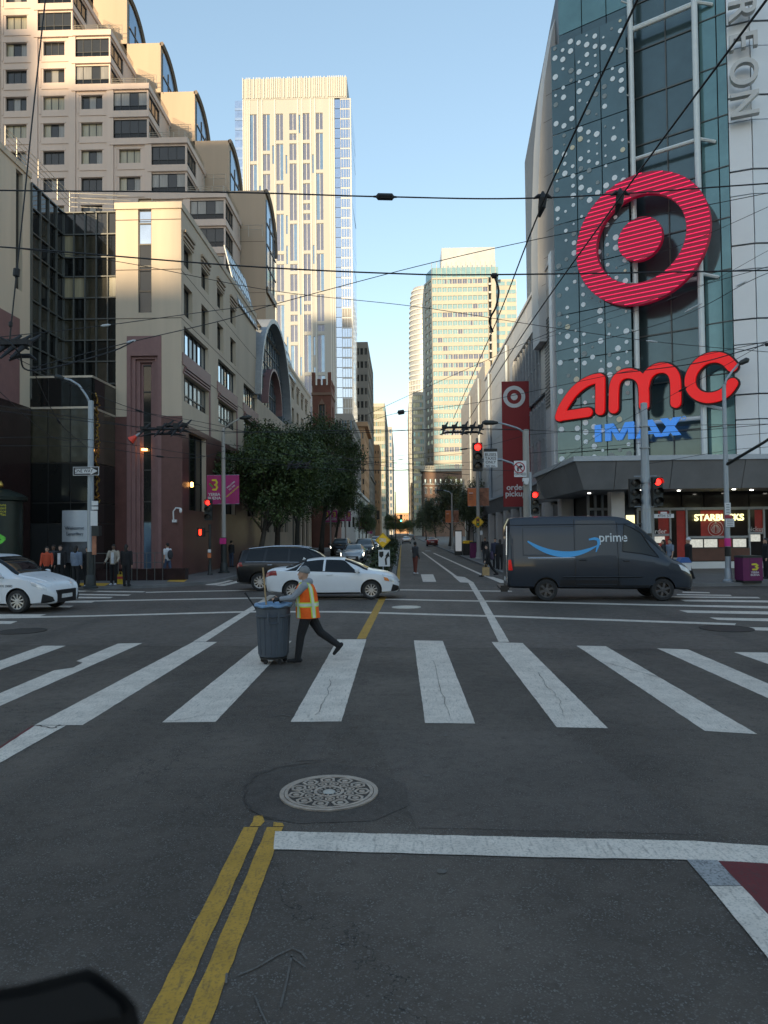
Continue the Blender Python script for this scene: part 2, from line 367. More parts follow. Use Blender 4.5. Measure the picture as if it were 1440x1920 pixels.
for t, b in (([(-400,1170),(0,1157),(167,1154),(467,1146),(640,1146),(960,1155),(1380,1169)], [(-400,1173),(0,1160),(167,1156.5),(467,1148.5),(640,1148.7),(960,1158),(1378,1172.5)]),
             ([(-400,1136),(128,1127),(480,1120.5),(640,1121),(830,1125),(960,1127),(1235,1133.5),(1800,1143)], [(-400,1138.5),(128,1129),(480,1122.5),(640,1123),(830,1127),(960,1129.3),(1235,1136),(1800,1150)]),
             ([(273,1110),(480,1106),(755,1105.3),(960,1108)], [(273,1111.5),(480,1107.5),(755,1107),(960,1109.8)])):
    line('guide_line', 'paint_white', t, b, lv=0.005)
for q in ([(133,1107),(273,1109),(268,1110.8),(133,1109.5)], [(110,1113),(247,1115),(240,1117),(110,1115.5)], [(60,1118.5),(212,1119.5),(206,1122),(60,1121.5)],
          [(-200,1125),(180,1127),(172,1130),(-200,1130)], [(-200,1134.5),(138,1136),(130,1139.5),(-200,1139.5)], [(-300,1151),(87,1152),(70,1157),(-300,1158.5)], [(-300,1163),(33,1165),(20,1170),(-300,1172)],
          [(1280,1109.5),(1330,1110.5),(1331,1112.5),(1279,1111.5)], [(1269,1114),(1370,1115.5),(1372,1117.6),(1269,1116)], [(1255,1118),(1421,1119.5),(1426,1122),(1255,1120.5)],
          [(1275,1124.5),(1900,1131),(1900,1136),(1285,1127.7)], [(1273,1144.5),(1900,1153),(1900,1162),(1290,1149)], [(1330,1158),(1900,1168),(1900,1178),(1346,1162.5)], [(1396,1176),(1900,1186),(1900,1197),(1416,1182)],
          [(410,1086.5),(438,1088.5),(404,1097.5),(384,1097)], [(443,1089.7),(456,1090.7),(420,1098.5),(404,1098)]):
    mark('crosswalk_stripe', 'paint_white', q)
road2 = r2
for q in ([(789,1077),(812,1077),(818,1091),(793,1091)], [(849,1080),(871,1082),(889,1093),(863,1092)], [(907,1080),(925,1082),(963,1094),(938,1093)],
          [(790,1035),(793,1035),(857,1080.5),(851,1080.5)], [(811,1037),(815,1037),(912,1080),(905,1080)]):
    mark('lane_marking', 'paint_white', q, lv=0.004)
mark('crosswalk_stripe', 'paint_worn', [(770,1032.3),(774,1032.3),(774,1033.6),(769,1033.6)]); mark('crosswalk_stripe', 'paint_worn', [(796,1032.3),(806,1032.3),(809,1033.6),(798,1033.6)])
# chalk scrawls by the road crew
def scrawl(pts, wd=0.03):
    P = [G(*p) for p in pts]
    MB().poly([(x, y, 0.0075) for x, y in stroke_poly([(p.x, p.y) for p in P], wd * 0.6)]).build('chalk_mark', 'chalk', road)
scrawl([(448,1830),(480,1817),(520,1793),(548,1780),(566,1788),(575,1800)], 0.02)
scrawl([(526,1890),(538,1840),(547,1793)], 0.02); scrawl([(545,1795),(560,1806),(572,1815)], 0.016)
scrawl([(478,1870),(490,1900),(505,1930)], 0.014); scrawl([(425,1828),(424,1845)], 0.02)
scrawl([(719,1161),(727,1158),(737,1159),(743,1161),(733,1162),(722,1162)], 0.06); scrawl([(762,1167),(771,1168)], 0.05)
scrawl([(515,1343),(530,1341),(545,1344)], 0.03)
for p in ((480,1204),(800,1455),(828,1635),(835,1380)):
    q = G(*p); MB().lathe([(0.035,0.0),(0.03,0.0015)], (q.x,q.y,0.0065), 9).build('gum_spot', 'chalk', road)
# crack filler along the round patch
def crack(pts, wd=0.012):
    P = [G(*p) for p in pts]; Q = []
    for i in range(len(P)-1):
        for j in range(6):
            q = P[i].lerp(P[i+1], j/6); Q.append((q.x + random.uniform(-.022,.022), q.y + random.uniform(-.022,.022)))
    MB().poly([(x, y, 0.0095) for x, y in stroke_poly(Q, [wd*random.uniform(0.4,1.2) for _ in Q], True, 3)]).build('crack', 'sealant', road)
crack([(600,1429),(560,1434),(520,1441),(480,1455),(462,1475),(456,1505),(480,1525),(520,1540)])
crack([(556,1428),(640,1425)], 0.01); crack([(1010,1262),(1020,1280),(1048,1312),(1060,1345)], 0.008); crack([(1125,1240),(1190,1258),(1250,1275)], 0.012); crack([(812,1240),(826,1290),(846,1356)], 0.007)
crack([(440,1340),(380,1343),(300,1356)], 0.008); crack([(620,1275),(612,1310),(590,1350)], 0.007); crack([(70,1362),(100,1366),(115,1360)], 0.02)
# sewer covers
def manhole(px, py, r, style):
    c = G(px, py)
    t = MB()
    t.lathe([(r*1.06,0.0),(r*1.06,0.013),(r*0.97,0.013),(r*0.965,0.006)], (0,0,0), 40, cap=False)
    names = {'hex': ('round iron sewer cover with hexagon pattern in the near lane', 'iron'), 'dark': ('rusty round cover beside the white minivan', 'iron_dark'), 'pale': ('pale round cover in the middle of the junction', 'iron_pale'), 'right': ('dark round cover by the right crosswalk', 'iron_dark')}
    rt = root('manhole_cover', (c.x, c.y, 0.003), names[style][0], 'manhole cover')
    t.build('rim', names[style][1], rt)
    MB().lathe([(r*0.964,0.002),(r*0.964,0.009)], (0,0,0), 40).build('lid', 'iron_dark' if style == 'hex' else names[style][1], rt)
    if style != 'hex': return
    def hexa(x, y, ro, ri, h0=0.009, h1=0.016, k=6, rot=0):
        m = MB(); o = [(x+ro*math.cos(2*math.pi*i/k+rot), y+ro*math.sin(2*math.pi*i/k+rot)) for i in range(k)]; n_ = [(x+ri*math.cos(2*math.pi*i/k+rot), y+ri*math.sin(2*math.pi*i/k+rot)) for i in range(k)]
        vs = [(a,b,h1) for a,b in o] + [(a,b,h1) for a,b in n_] + [(a,b,h0) for a,b in o] + [(a,b,h0) for a,b in n_]
        fs = []
        for i in range(k):
            j = (i+1)%k; fs += [(i,j,k+j,k+i), (2*k+i,2*k+j,j,i), (k+i,k+j,3*k+j,3*k+i)]
        m.add(vs, fs); return m
    for a in range(11):
        t_ = 2*math.pi*a/11; x, y = 0.71*r*math.cos(t_), 0.71*r*math.sin(t_)
        m = hexa(x, y, r*0.185, r*0.125, rot=t_); m.lathe([(r*0.075,0.009),(r*0.07,0.016)], (x,y,0), 6); m.build('hexagon', 'iron', rt)
    for a in range(11):
        t_ = 2*math.pi*(a+.5)/11; x, y = 0.455*r*math.cos(t_), 0.455*r*math.sin(t_)
        m = hexa(x, y, r*0.12, r*0.075, rot=t_); m.lathe([(r*0.04,0.009),(r*0.04,0.016)], (x,y,0), 6); m.build('hexagon', 'iron', rt)
    hexa(0, 0, r*0.33, r*0.26, k=28).build('ring', 'iron', rt); hexa(0, 0, r*0.955, r*0.885, k=40).build('ring', 'iron', rt)
    for a in range(12):
        t_ = 2*math.pi*a/12; MB().tube([(r*.17*math.cos(t_), r*.17*math.sin(t_), .011), (r*.24*math.cos(t_), r*.24*math.sin(t_), .011)], 0.008, 5).build('tooth', 'iron', rt)
    MB().lathe([(r*0.14,0.009),(r*0.12,0.0145)], (0,0,0), 16).build('boss', 'iron_pale', rt)
manhole(617, 1487, 0.41, 'hex'); manhole(42, 1184, 0.52, 'dark'); manhole(762, 1139, 0.42, 'pale'); manhole(1362, 1179, 0.55, 'right')
# pavements with kerbs
def pavement(name, outline, kerbpts, inner):
    """outline: kerb polyline; the slab runs from it to the inner points"""
    MBp = MB().prism(outline + inner, lambda u, v, d: (u, v, d), -0.004, 0.13)
    o = MBp.build(name, 'paving'); tag(o, kind='structure')
    k = MB(); n = len(outline)
    P = [Vector((a, b, 0)) for a, b in outline]
    for i in range(n-1):
        a, b = P[i], P[i+1]; d = (b-a).normalized(); nn = Vector((d.y, -d.x, 0))
        k.add([a+nn*0.004+Vector((0,0,-.003)), b+nn*0.004+Vector((0,0,-.003)), b+nn*0.004+Vector((0,0,.133)), a+nn*0.004+Vector((0,0,.133)), b-nn*0.16+Vector((0,0,.133)), a-nn*0.16+Vector((0,0,.133))], [(0,1,2,3),(3,2,4,5)])
    k.build('kerb', 'kerb', o)
    return o
cl = [(-300, YL)] + [(-13.0, YL)] + [(KL-4.4+4.4*math.sin(R(a)), YL+4.4-4.4*math.cos(R(a))) for a in range(10, 91, 10)] + [(KL, 260), (KL, 900)]
pl = pavement('pavement_left', cl, None, [(-60, 900), (-300, 260)])
cr = [(KR, 900), (KR, 260)] + [(KR+3.6-3.6*math.cos(R(a)), YR+3.6-3.6*math.sin(R(a))) for a in range(0, 91, 10)] + [(300, YR)]
pr = pavement('pavement_right', cr, None, [(300, 260), (60, 900)])
pavement('pavement_near_left', [(-10.5,-150),(-10.5,10),(-11.4,12.4),(-14,13.4),(-300,13.4)], None, [(-300,-150)])
pavement('pavement_near_right', [(300,12.2),(14,12.2),(11.2,11.4),(10.2,9),(10.2,-150)], None, [(300,-150)])
mat('tactile', (0.55, 0.32, 0.03), 0.8, var=0.12)
for q in ([(152,1093),(206,1093.5),(197,1098.5),(143,1098)], [(322,1085),(352,1086),(345,1091),(313,1090)]):
    P = [G(a, b, 0.134) for a, b in q]; MB().prism([(p.x, p.y) for p in P], lambda u, v, d: (u, v, d), 0.128, 0.137).build('tactile_paving', 'tactile', pl)
# planted median
def med(): 
    a = [(-1.9,36.5),(-1.5,35.2),(-0.9,35.0),(-0.45,35.6),(-0.3,37),(-0.3,140),(-1.9,140)]
    o = MB().prism(a, lambda u, v, d: (u, v, d), 0, 0.15).build('median', 'kerb'); tag(o, kind='structure')
    mark('kerb_line', 'paint_yellow', [(741,1101),(749,1101),(752.5,1022),(751.5,1022)], lv=0.005)
    MB().box(-1.65, -0.55, 37.5, 139, 0.15, 0.19).build('soil', mat('soil', (0.05,0.038,0.028), 0.95, var=0.3, scale=4), o)
med()
# ================================================================ hotel on the left: podium and stepped tower
mat('pane_curtain', (0.34, 0.30, 0.20), 0.25, var=0.3, scale=3, coat=0.6, streak=True)
mat('pane_curtain_grey', (0.25, 0.235, 0.21), 0.25, var=0.25, scale=3, coat=0.6, streak=True)
mat('pane_dim', (0.045, 0.040, 0.026), 0.12, var=0.4, scale=2, coat=0.5)
mat('rail', (0.55, 0.50, 0.42), 0.4, 0.5, var=0.1)
mat('vault_frame', (0.16, 0.12, 0.09), 0.5, var=0.15)
def wall(mb, o, u, n, W, z0, z1, holes, depth=0.35):
    """a wall along u from o, with window openings and their reveals; holes: (u0, u1, za, zb)"""
    us = sorted({0, W} | {h[0] for h in holes} | {h[1] for h in holes}); us = [a for a in us if 0 <= a <= W]
    zs = sorted({z0, z1} | {h[2] for h in holes} | {h[3] for h in holes}); zs = [a for a in zs if z0 <= a <= z1]
    P = lambda a, z, d=0.0: (o[0]+u[0]*a-n[0]*d, o[1]+u[1]*a-n[1]*d, z)
    for i in range(len(us)-1):
        for j in range(len(zs)-1):
            a, b, c, d = us[i], us[i+1], zs[j], zs[j+1]; ma, mz = (a+b)/2, (c+d)/2
            if any(h[0] < ma < h[1] and h[2] < mz < h[3] for h in holes): continue
            mb.add([P(a,c),P(b,c),P(b,d),P(a,d)], [(0,1,2,3)])
    for (a, b, c, d) in holes:
        mb.add([P(a,c),P(b,c),P(b,d),P(a,d),P(a,c,depth),P(b,c,depth),P(b,d,depth),P(a,d,depth)], [(0,1,5,4),(1,2,6,5),(2,3,7,6),(3,0,4,7)])
    return mb
def win_mesh(W, H, nu, split=None, fw=0.06, mf='frame_dark', panes=('glass_dark',), low=None, seed=0, fd=0.05):
    """window of nu lights; seen from -y; x 0..W, z 0..H"""
    rnd = random.Random(seed); m = MB(); mats = [mf] + list(panes) + ([low] if low else [])
    m.mi = 0
    zs = [0, H] if not split else [0, split, H]
    for i in range(nu+1):
        x = i*W/nu; m.box(max(0, x-fw/2), min(W, x+fw/2), -fd, 0, 0, H)
    for z in zs: m.box(fw/2, W-fw/2, -fd-0.003, 0.0, max(0, z-fw/2), min(H, z+fw/2))
    for i in range(nu):
        for j in range(len(zs)-1):
            m.mi = len(mats)-1 if (low and split and j == 0) else 1 + rnd.randrange(len(panes))
            t = rnd.uniform(-0.004, 0.004)
            a, b = i*W/nu+fw/2, (i+1)*W/nu-fw/2; c, d = zs[j]+fw/2, zs[j+1]-fw/2
            m.add([(a,0.0+t,c),(b,0.0-t,c),(b,0.0-t,d),(a,0.0+t,d)], [(0,1,2,3)])
    return m.mesh('window', mats, fix=False)
UX, UY = Vector((1,0,0)), Vector((0,1,0)); NF, NE, NW = Vector((0,-1,0)), Vector((1,0,0)), Vector((-1,0,0))
XP = -11.5                                             # podium face along the street
def build_podium():
    rt = root('hotel_podium', (XP, 37.5, 0.13), 'low beige hotel block with punched windows, big glazed arch and dark granite base', 'building')
    zr = 19.6
    # solid core behind the facades
    MB().prism([(XP-0.7,38.2),(XP-0.7,91.5),(-60,91.5),(-60,32.2),(-18.8,32.2),(-18.8,38.8),(-15.7,38.8),(-15.7,38.2)], lambda u,v,d:(u,v,d), 0, zr-0.7).build('core', 'frame_dark', rt, True)
    c = MB()
    # corner face
    xl, xr = AY(217,700,37.5).x, XP
    Z = lambda py, px=275, Y=37.5: AY(px, py, Y).z
    s0, s1 = AY(259,480,37.5).x-xl, AY(284,480,37.5).x-xl; g0, g1 = AY(238,700,37.5).x-xl, AY(303,700,37.5).x-xl
    W = xr-xl; zb = Z(781)
    wall(c, (xl,37.5), UX, NF, W, 0.13, zr, [(s0,s1,Z(586),Z(372)), (g0,g1,0.13,Z(630))], 0.5)
    # street face
    rows_small = [(16.75,17.95),(14.05,15.75)]; ys_small = [37.95,41.35,44.95,48.45,76.0,79.6,83.2,86.8]
    holes = []
    for y in ys_small:
        for a, b in rows_small: holes.append((y-37.5, y-37.5+1.6, a, b))
    for y in (37.95,45.15,52.55): holes += [(y-37.5, y-37.5+4.9, 11.95, 13.45), (y-37.5, y-37.5+4.9, 9.4, 10.85)]
    for y in (76.0,79.6,83.2,86.8): holes += [(y-37.5, y-37.5+1.6, 11.6, 13.2), (y-37.5, y-37.5+1.6, 9.0, 10.7)]
    for y in (38.6,46.0,53.4): holes.append((y-37.5, y-37.5+3.6, 3.6, 7.9))
    for y in (58.5,61.6,64.7,67.8,70.9): holes.append((y-37.5, y-37.5+2.0, 2.4, 9.6))
    for y in (76.0,79.6,83.2,86.8): holes.append((y-37.5, y-37.5+2.4, 0.6, 5.5))
    ym = [(53.2, 54.6, 14.05, 15.7)]
    holes.append((57.2-37.5, 73.0-37.5, 13.2, zr))      # room for the arch
    wall(c, (XP,37.5), UY, NE, 92-37.5, 0.13, zr, holes, 0.45)
    # left mass and back of the recess
    wl = [(28.6-25,29.0-25,9,17.5)]
    wall(c, (-18.07,31.8), UY, NE, 2.8, 0.13, zr+0.3, [(1.45,2.05,AX(14,530,-18.07).z,AX(14,300,-18.07).z)], 0.4)
    c.box(-60,-18.07,31.4,31.8,0.13,zr+0.3)
    c.build('wall', 'concrete', rt, True)
    # parapet caps and joints
    [box('parapet', 'concrete', rt, *q, zr, zr+0.35) for q in ((xl-0.05,XP+0.06,37.42,38.3),(XP-0.8,XP+0.06,38.303,57.2),(XP-0.8,XP+0.06,73,92))]
    box('parapet', 'concrete', rt, -60, -18.0, 31.4, 34.6, zr+0.303, zr+0.6)
    box('roof', 'concrete_tan', rt, -60, XP-0.8, 38.4, 91.5, zr-0.6, zr-0.3)
    j = MB()
    for z in (Z(412), 13.75, 16.35): j.box(xl,XP+0.004,37.494,37.5,z-0.02,z+0.02)
    for z in (13.75,16.3,11.4): j.box(XP,XP+0.005,37.5,57.2,z-0.02,z+0.02)
    for x in (xl+s0-0.02, xl+s1+0.02): pass
    j.build('joint', 'joint', rt, True)
    # slot window on the corner: two bright upper lights, dark below
    zz = [Z(586),Z(545),Z(498),Z(457),Z(418),Z(376)]; x0, x1 = xl+s0, xl+s1
    for i in range(5):
        w_ = box('window_pane', 'glass_sky' if i > 2 else 'glass_dark', rt, x0+0.05, x1-0.05, 37.62, 37.66, zz[i]+0.04, zz[i+1]-0.04)
    f = MB(); f.box(x0,x0+0.05,37.58,37.68,zz[0],zz[5]).box(x1-0.05,x1,37.58,37.68,zz[0],zz[5])
    for z in zz: f.box(x0+0.05,x1-0.05,37.585,37.68,z-0.04,z+0.04)
    f.build('window_frame', 'frame_dark', rt, True)
    # stepped rose granite portal with a tall window
    a, b = xl+g0, xl+g1; ztop = Z(630)
    for k in range(4):
        d = 0.16*k; t0, t1 = 0.20*k, 0.20*(k+1)
        m = MB(); zt = ztop - (0.0 if k == 0 else 1.05 + 0.14*(k-1)); zt2 = ztop - (1.05 + 0.14*k)
        if k == 3: t1 = t0 + 0.12
        m.box(a+t0, a+t1, 37.47+d, 38.1, 0.13, zt).box(b-t1, b-t0, 37.47+d, 38.1, 0.13, zt).box(a+t1, b-t1, 37.47+d, 38.1, zt2, zt)
        m.build('portal_step', 'granite_rose', rt, True)
    wa, wb = a+0.72, b-0.72
    zs = [0.13, Z(978), Z(940), Z(880), Z(790), Z(732), ztop-1.48]
    for i in range(6):
        box('window_pane', 'glass_blue' if i == 0 else 'glass_black', rt, wa, wb, 37.98, 38.0, zs[i]+0.03, zs[i+1]-0.03)
    f = MB()
    for z in zs[1:]: f.box(wa, wb, 37.93, 38.02, z-0.035, z+0.035)
    f.build('window_frame', 'frame_dark', rt, True)
    # granite base
    m = MB(); m.box(xl-0.02, a, 37.44, 37.495, 0.13, zb).box(b, XP+0.05, 37.44, 37.495, 0.13, zb)
    m.build('granite_base', 'granite_red', rt, True)
    m = MB()
    ed = [37.5,38.6,42.2,46.0,49.6,53.4,57.0,58.5]
    for i in range(0, len(ed)-1):
        if i % 2 == 0: m.box(XP+0.003, XP+0.05, ed[i], ed[i+1], 0.13, 8.2)
        else: m.box(XP+0.003, XP+0.05, ed[i], ed[i+1], 0.13, 3.6).box(XP+0.003, XP+0.05, ed[i], ed[i+1], 7.9, 8.2)
    m.box(XP+0.003,XP+0.05,58.5,92,0.13,0.6)
    m.build('granite_base', 'granite_red', rt, True)
    # rose granite bands and stepped lintels on the street face
    for y in (37.6,44.8,52.2):
        m = MB(); m.box(XP+0.002, XP+0.05, y+0.02, y+5.6, 11.3, 11.95)
        for q in range(3): m.box(XP+0.002, XP+0.06+0.05*q, y+0.1+0.12*q, y+5.5-0.12*q, 10.87+0.14*q, 10.97+0.14*q)
        m.box(XP+0.002, XP+0.05, y+5.3, y+5.6, 8.2, 11.3)
        m.build('granite_band', 'granite_rose', rt, True)
    for y in ys_small[:4] + ys_small[4:]:
        m = MB()
        for q in range(3): m.box(XP+0.002, XP+0.05+0.05*q, y-0.1, y+1.75, 18.05+0.22*q, 18.17+0.22*q)
        m.build('lintel', 'concrete_tan', rt, True)
    # windows of the street face
    ws = win_mesh(1.6, 1.2, 2, panes=('glass_dark','glass_sky'), seed=3); ws2 = win_mesh(1.6, 1.7, 2, panes=('glass_dark','glass_sky','glass_dark'), seed=4)
    wl1 = win_mesh(4.9, 1.5, 6, panes=('glass_sky','glass_sky','glass_dark'), seed=5); wl2 = win_mesh(4.9, 1.45, 6, split=0.45, panes=('glass_dark','pane_curtain_grey'), mf='frame_grey', seed=6)
    for y in ys_small:
        inst(ws, 'window', (XP-0.28, y, 16.75), rt, True, R(90)); inst(ws2, 'window', (XP-0.28, y, 14.05), rt, True, R(90))
    for y in (37.95,45.15,52.55):
        inst(wl1, 'window', (XP-0.25, y, 11.95), rt, True, R(90)); inst(wl2, 'window', (XP-0.25, y, 9.4), rt, True, R(90))
    for y in (76.0,79.6,83.2,86.8):
        inst(ws2, 'window', (XP-0.25, y, 11.55), rt, True, R(90)); inst(ws2, 'window', (XP-0.25, y, 9.0), rt, True, R(90))
    gw = win_mesh(3.6, 4.3, 3, split=1.6, panes=('glass_black',), seed=8)
    for y in (38.6,46.0,53.4): inst(gw, 'window', (XP-0.3, y, 3.6), rt, True, R(90))
    tw = win_mesh(2.0, 7.2, 2, split=3.0, panes=('glass_black','glass_dark'), seed=9)
    for y in (58.5,61.6,64.7,67.8,70.9): inst(tw, 'window', (XP-0.3, y, 2.4), rt, True, R(90))
    sw = win_mesh(2.4, 4.9, 2, split=3.6, panes=('glass_black','pane_curtain_grey'), seed=10)
    for y in (76.0,79.6,83.2,86.8): inst(sw, 'window', (XP-0.3, y, 0.6), rt, True, R(90))
    # big glazed arch over the street entrance
    cy, cz, r = 64.6, 13.4, 8.0
    m = MB(); A = arc(cy, cz, r, 0, 180, 28); B = arc(cy, cz, r-0.38, 0, 180, 28)
    for i in range(28):
        q = [A[i],A[i+1],B[i+1],B[i]]; m.prism(q, lambda u,v,d:(d,u,v), XP-6, XP+0.5)
    m.build('arch_ring', 'metal_grey', rt, True)
    MB().prism(B, lambda u,v,d:(d,u,v), XP-1.2, XP-0.25).build('arch_glass', 'glass_blue', rt, True)
    m = MB(); A2 = arc(cy-0.4, cz, 3.6, 0, 180, 20); B2 = arc(cy-0.4, cz, 3.4, 0, 180, 20)
    for i in range(20): m.prism([A2[i],A2[i+1],B2[i+1],B2[i]], lambda u,v,d:(d,u,v), XP-0.3, XP+0.35)
    m.build('arch_ring', 'granite_rose', rt, True)
    m = MB()
    for k in range(1, 12):
        y = cy-r+0.6+k*(2*r-1.2)/12; h = math.sqrt(max(0.1,(r-0.8)**2-(y-cy)**2)); m.box(XP-0.24, XP-0.16, y-0.04, y+0.04, cz, cz+h)
    for k in range(1, 6):
        z = cz+k*1.25; h = math.sqrt(max(0.1,(r-0.8)**2-(z-cz)**2)); m.box(XP-0.245, XP-0.17, cy-h, cy+h, z-0.03, z+0.03)
    m.build('arch_mullions', 'frame_grey', rt, True)
    # sloped conservatory glass each side of the arch
    for (y0, y1, nn) in ((50.6, 57.3, 7), (73.0, 78.5, 5)):
        for k in range(nn):
            for q in range(4):
                a0, a1 = y0+(y1-y0)*k/nn+0.05, y0+(y1-y0)*(k+1)/nn-0.05; z0_, z1_ = zr-0.9+q*1.05+0.04, zr-0.9+(q+1)*1.05-0.04
                X0, X1 = XP+0.12-q*0.25, XP+0.12-(q+1)*0.25
                MB().add([(X0,a0,z0_),(X0,a1,z0_),(X1,a1,z1_),(X1,a0,z1_),(X0-0.06,a0,z0_),(X0-0.06,a1,z0_),(X1-0.06,a1,z1_),(X1-0.06,a0,z1_)], [(0,1,2,3),(7,6,5,4),(0,4,5,1),(1,5,6,2),(2,6,7,3),(3,7,4,0)]).build('glass_pane', 'glass_dark', rt, True)
        f = MB()
        for k in range(nn+1):
            y = y0+(y1-y0)*k/nn; f.tube([(XP+0.1,y,zr-0.9),(XP-0.92,y,zr+3.3)], 0.06, 5)
        for q in range(5): f.tube([(XP+0.1-q*0.25,y0,zr-0.9+q*1.05),(XP+0.1-q*0.25,y1,zr-0.9+q*1.05)], 0.05, 5)
        f.build('glazing_bars', 'metal_grey', rt, True)
    # dark glass recess by the corner
    pm = [MB().box(0.03,0.97,0,0.05,0.03,0.97).mesh('glass_pane', mm) for mm in ('glass_black','pane_dim','pane_curtain','glass_dark')]
    def pane_field(o, u, rz, W, nc, zs, spec):
        for r_ in range(len(zs)-1):
            for k in range(nc):
                t = spec(r_, k); inst(pm[t], 'glass_pane', (o[0]+u[0]*W*k/nc, o[1]+u[1]*W*k/nc, zs[r_]), rt, True, rz+random.uniform(-0.006,0.006), (W/nc, 1, zs[r_+1]-zs[r_]))
    zb_ = 9.0
    zrow = [zb_, 10.4, 11.6, 12.75, 13.9, 15.05, 16.2, 17.25, 18.5, 19.7][::1]
    rr = random.Random(5)
    def spF(r_, k):
        if r_ == 7: return 2 if k in (0,) else (1 if k < 3 else 0)
        if r_ == 5: return 2 if k in (0,1,4) else 1
        if r_ in (3,0): return 1 if rr.random() < 0.6 else 0
        if r_ == 8: return 3
        return 0 if rr.random() < 0.7 else 1
    xa = -18.07
    pane_field((xa, 38.0), UX, 0, xl-xa, 5, zrow, spF)
    pane_field((xa, 34.6), UY, R(90), 3.4, 4, zrow, lambda r_, k: 3 if r_ == 8 else (1 if rr.random() < 0.4 else 0))
    f = MB()
    for k in range(6): x = xa+(xl-xa)*k/5; f.box(x-0.03,x+0.03,37.9,38.06,zb_,zrow[-1])
    for z in zrow: f.box(xa,xl,37.905,38.06,z-0.035,z+0.035)
    for k in range(5): y = 34.6+3.4*k/4; f.box(xa-0.05,xa+0.1,y-0.03,y+0.03,zb_,zrow[-1])
    for z in zrow: f.box(xa-0.05,xa+0.095,34.6,38,z-0.035,z+0.035)
    f.build('glazing_bars', 'frame_grey', rt, True)
    # low dark glass box below it
    bx0, bx1 = xa-0.6, xl
    zb2 = AY(160, 706, 34.6).z
    box('entrance_box', 'frame_dark', rt, bx0, bx1-0.06, 34.66, 38.2, 0.13, zb2-0.02)
    xs = [bx0, xa+0.02, AY(90,800,34.6).x, AY(132,800,34.6).x, bx1]; zq = [0.13, 2.9, 3.9, AY(90,868,34.6).z, AY(90,765,34.6).z, zb2]
    for i in range(4):
        for k in range(5):
            t = 1 if k == 3 and i > 0 else 0
            box('glass_panel', ('glass_black','pane_dim')[t] if k else 'glass_dark', rt, xs[i]+0.03, xs[i+1]-0.03, 34.6, 34.65, zq[k]+0.03, zq[k+1]-0.03)
    for k in range(5): box('glass_panel', 'glass_black' if k != 3 else 'pane_dim', rt, bx1-0.05, bx1, 34.7, 37.4, zq[k]+0.03, zq[k+1]-0.03)
    f = MB()
    for z in (zq[4], zb2): f.box(bx0, bx1+0.02, 34.56, 34.62, z-0.05, z+0.05).box(bx1, bx1+0.03, 34.62, 37.4, z-0.05, z+0.05)
    f.build('trim', 'rail', rt, True)
    mat('gilt', (0.45, 0.28, 0.07), 0.35, 0.8, var=0.4, scale=8)
    g_ = MB(); rg = random.Random(2); gx = AY(174,800,34.5).x; gx = bx1+0.03
    for k in range(26):
        z = 3.9+5.3*k/26; g_.tube([(gx+0.02, 35.0+rg.uniform(-.25,.25), z), (gx+0.06, 35.0+rg.uniform(-.3,.3), z+0.15), (gx+0.02, 35.0+rg.uniform(-.25,.25), z+0.3)], 0.035, 5)
    g_.build('gilt_screen', 'gilt', rt, True)
    # granite pier of the left mass
    m = MB(); zp = AX(20, 590, -18.07).z
    m.box(-18.07, -18.0, 31.5, AX(37,700,-18.0).y, zb, zp); m.build('granite_pier', 'granite_rose', rt, True)
    box('granite_base', 'granite_dark', rt, -18.07, -17.98, 31.5, 34.5, 0.13, zb)
    box('window_pane', 'glass_dark', rt, -18.3, -18.27, 33.25, 33.85, AX(14,530,-18.07).z, AX(14,300,-18.07).z)
    # lamps and camera on the granite
    mat('warm_lamp', (0.9,0.5,0.2), 0.5, var=0, emit=(1.0,0.45,0.12), es=2.5)
    MB().lathe([(0.05,-.14),(0.09,-.1),(0.09,.1),(0.05,.14)], (XP+0.12, 38.9, 5.0), 8).build('wall_lamp', 'warm_lamp', rt, True)
    MB().lathe([(0.16,-.05),(0.16,.05)], ((wa+wb)/2-0.1, 37.8, AY(275,843,37.8).z), 10).build('ceiling_lamp', 'warm_lamp', rt, True)
    cp = AY(326, 975, 37.2); m = MB(); m.tube([(cp.x,37.4,cp.z),(cp.x,37.15,cp.z),(cp.x,37.1,cp.z+0.45),(cp.x+0.15,37.05,cp.z+0.62),(cp.x+0.38,37.05,cp.z+0.6)], 0.035, 6); m.lathe([(0.03,.1),(0.08,0),(0.07,-.12),(0.02,-.17)], (cp.x+0.4,37.05,cp.z+0.52), 8); m.box(cp.x-.1,cp.x+.1,37.2,37.44,cp.z-.12,cp.z+.02); m.build('security_camera', 'white', rt, True)
    # roof terrace rail
    t = MB(); za = zr+0.35
    for q in range(4): t.tube([(-17.9,32,za+0.3+0.25*q),(-17.9,38.4,za+0.3+0.25*q),(xl+0.2,38.9,za+0.3+0.25*q)], 0.02, 5)
    for y in (32,33,35,37,38.4): t.tube([(-17.9,y,za),(-17.9,y,za+1.1)], 0.025, 5)
    t.build('terrace_rail', 'rail', rt, True)
build_podium()
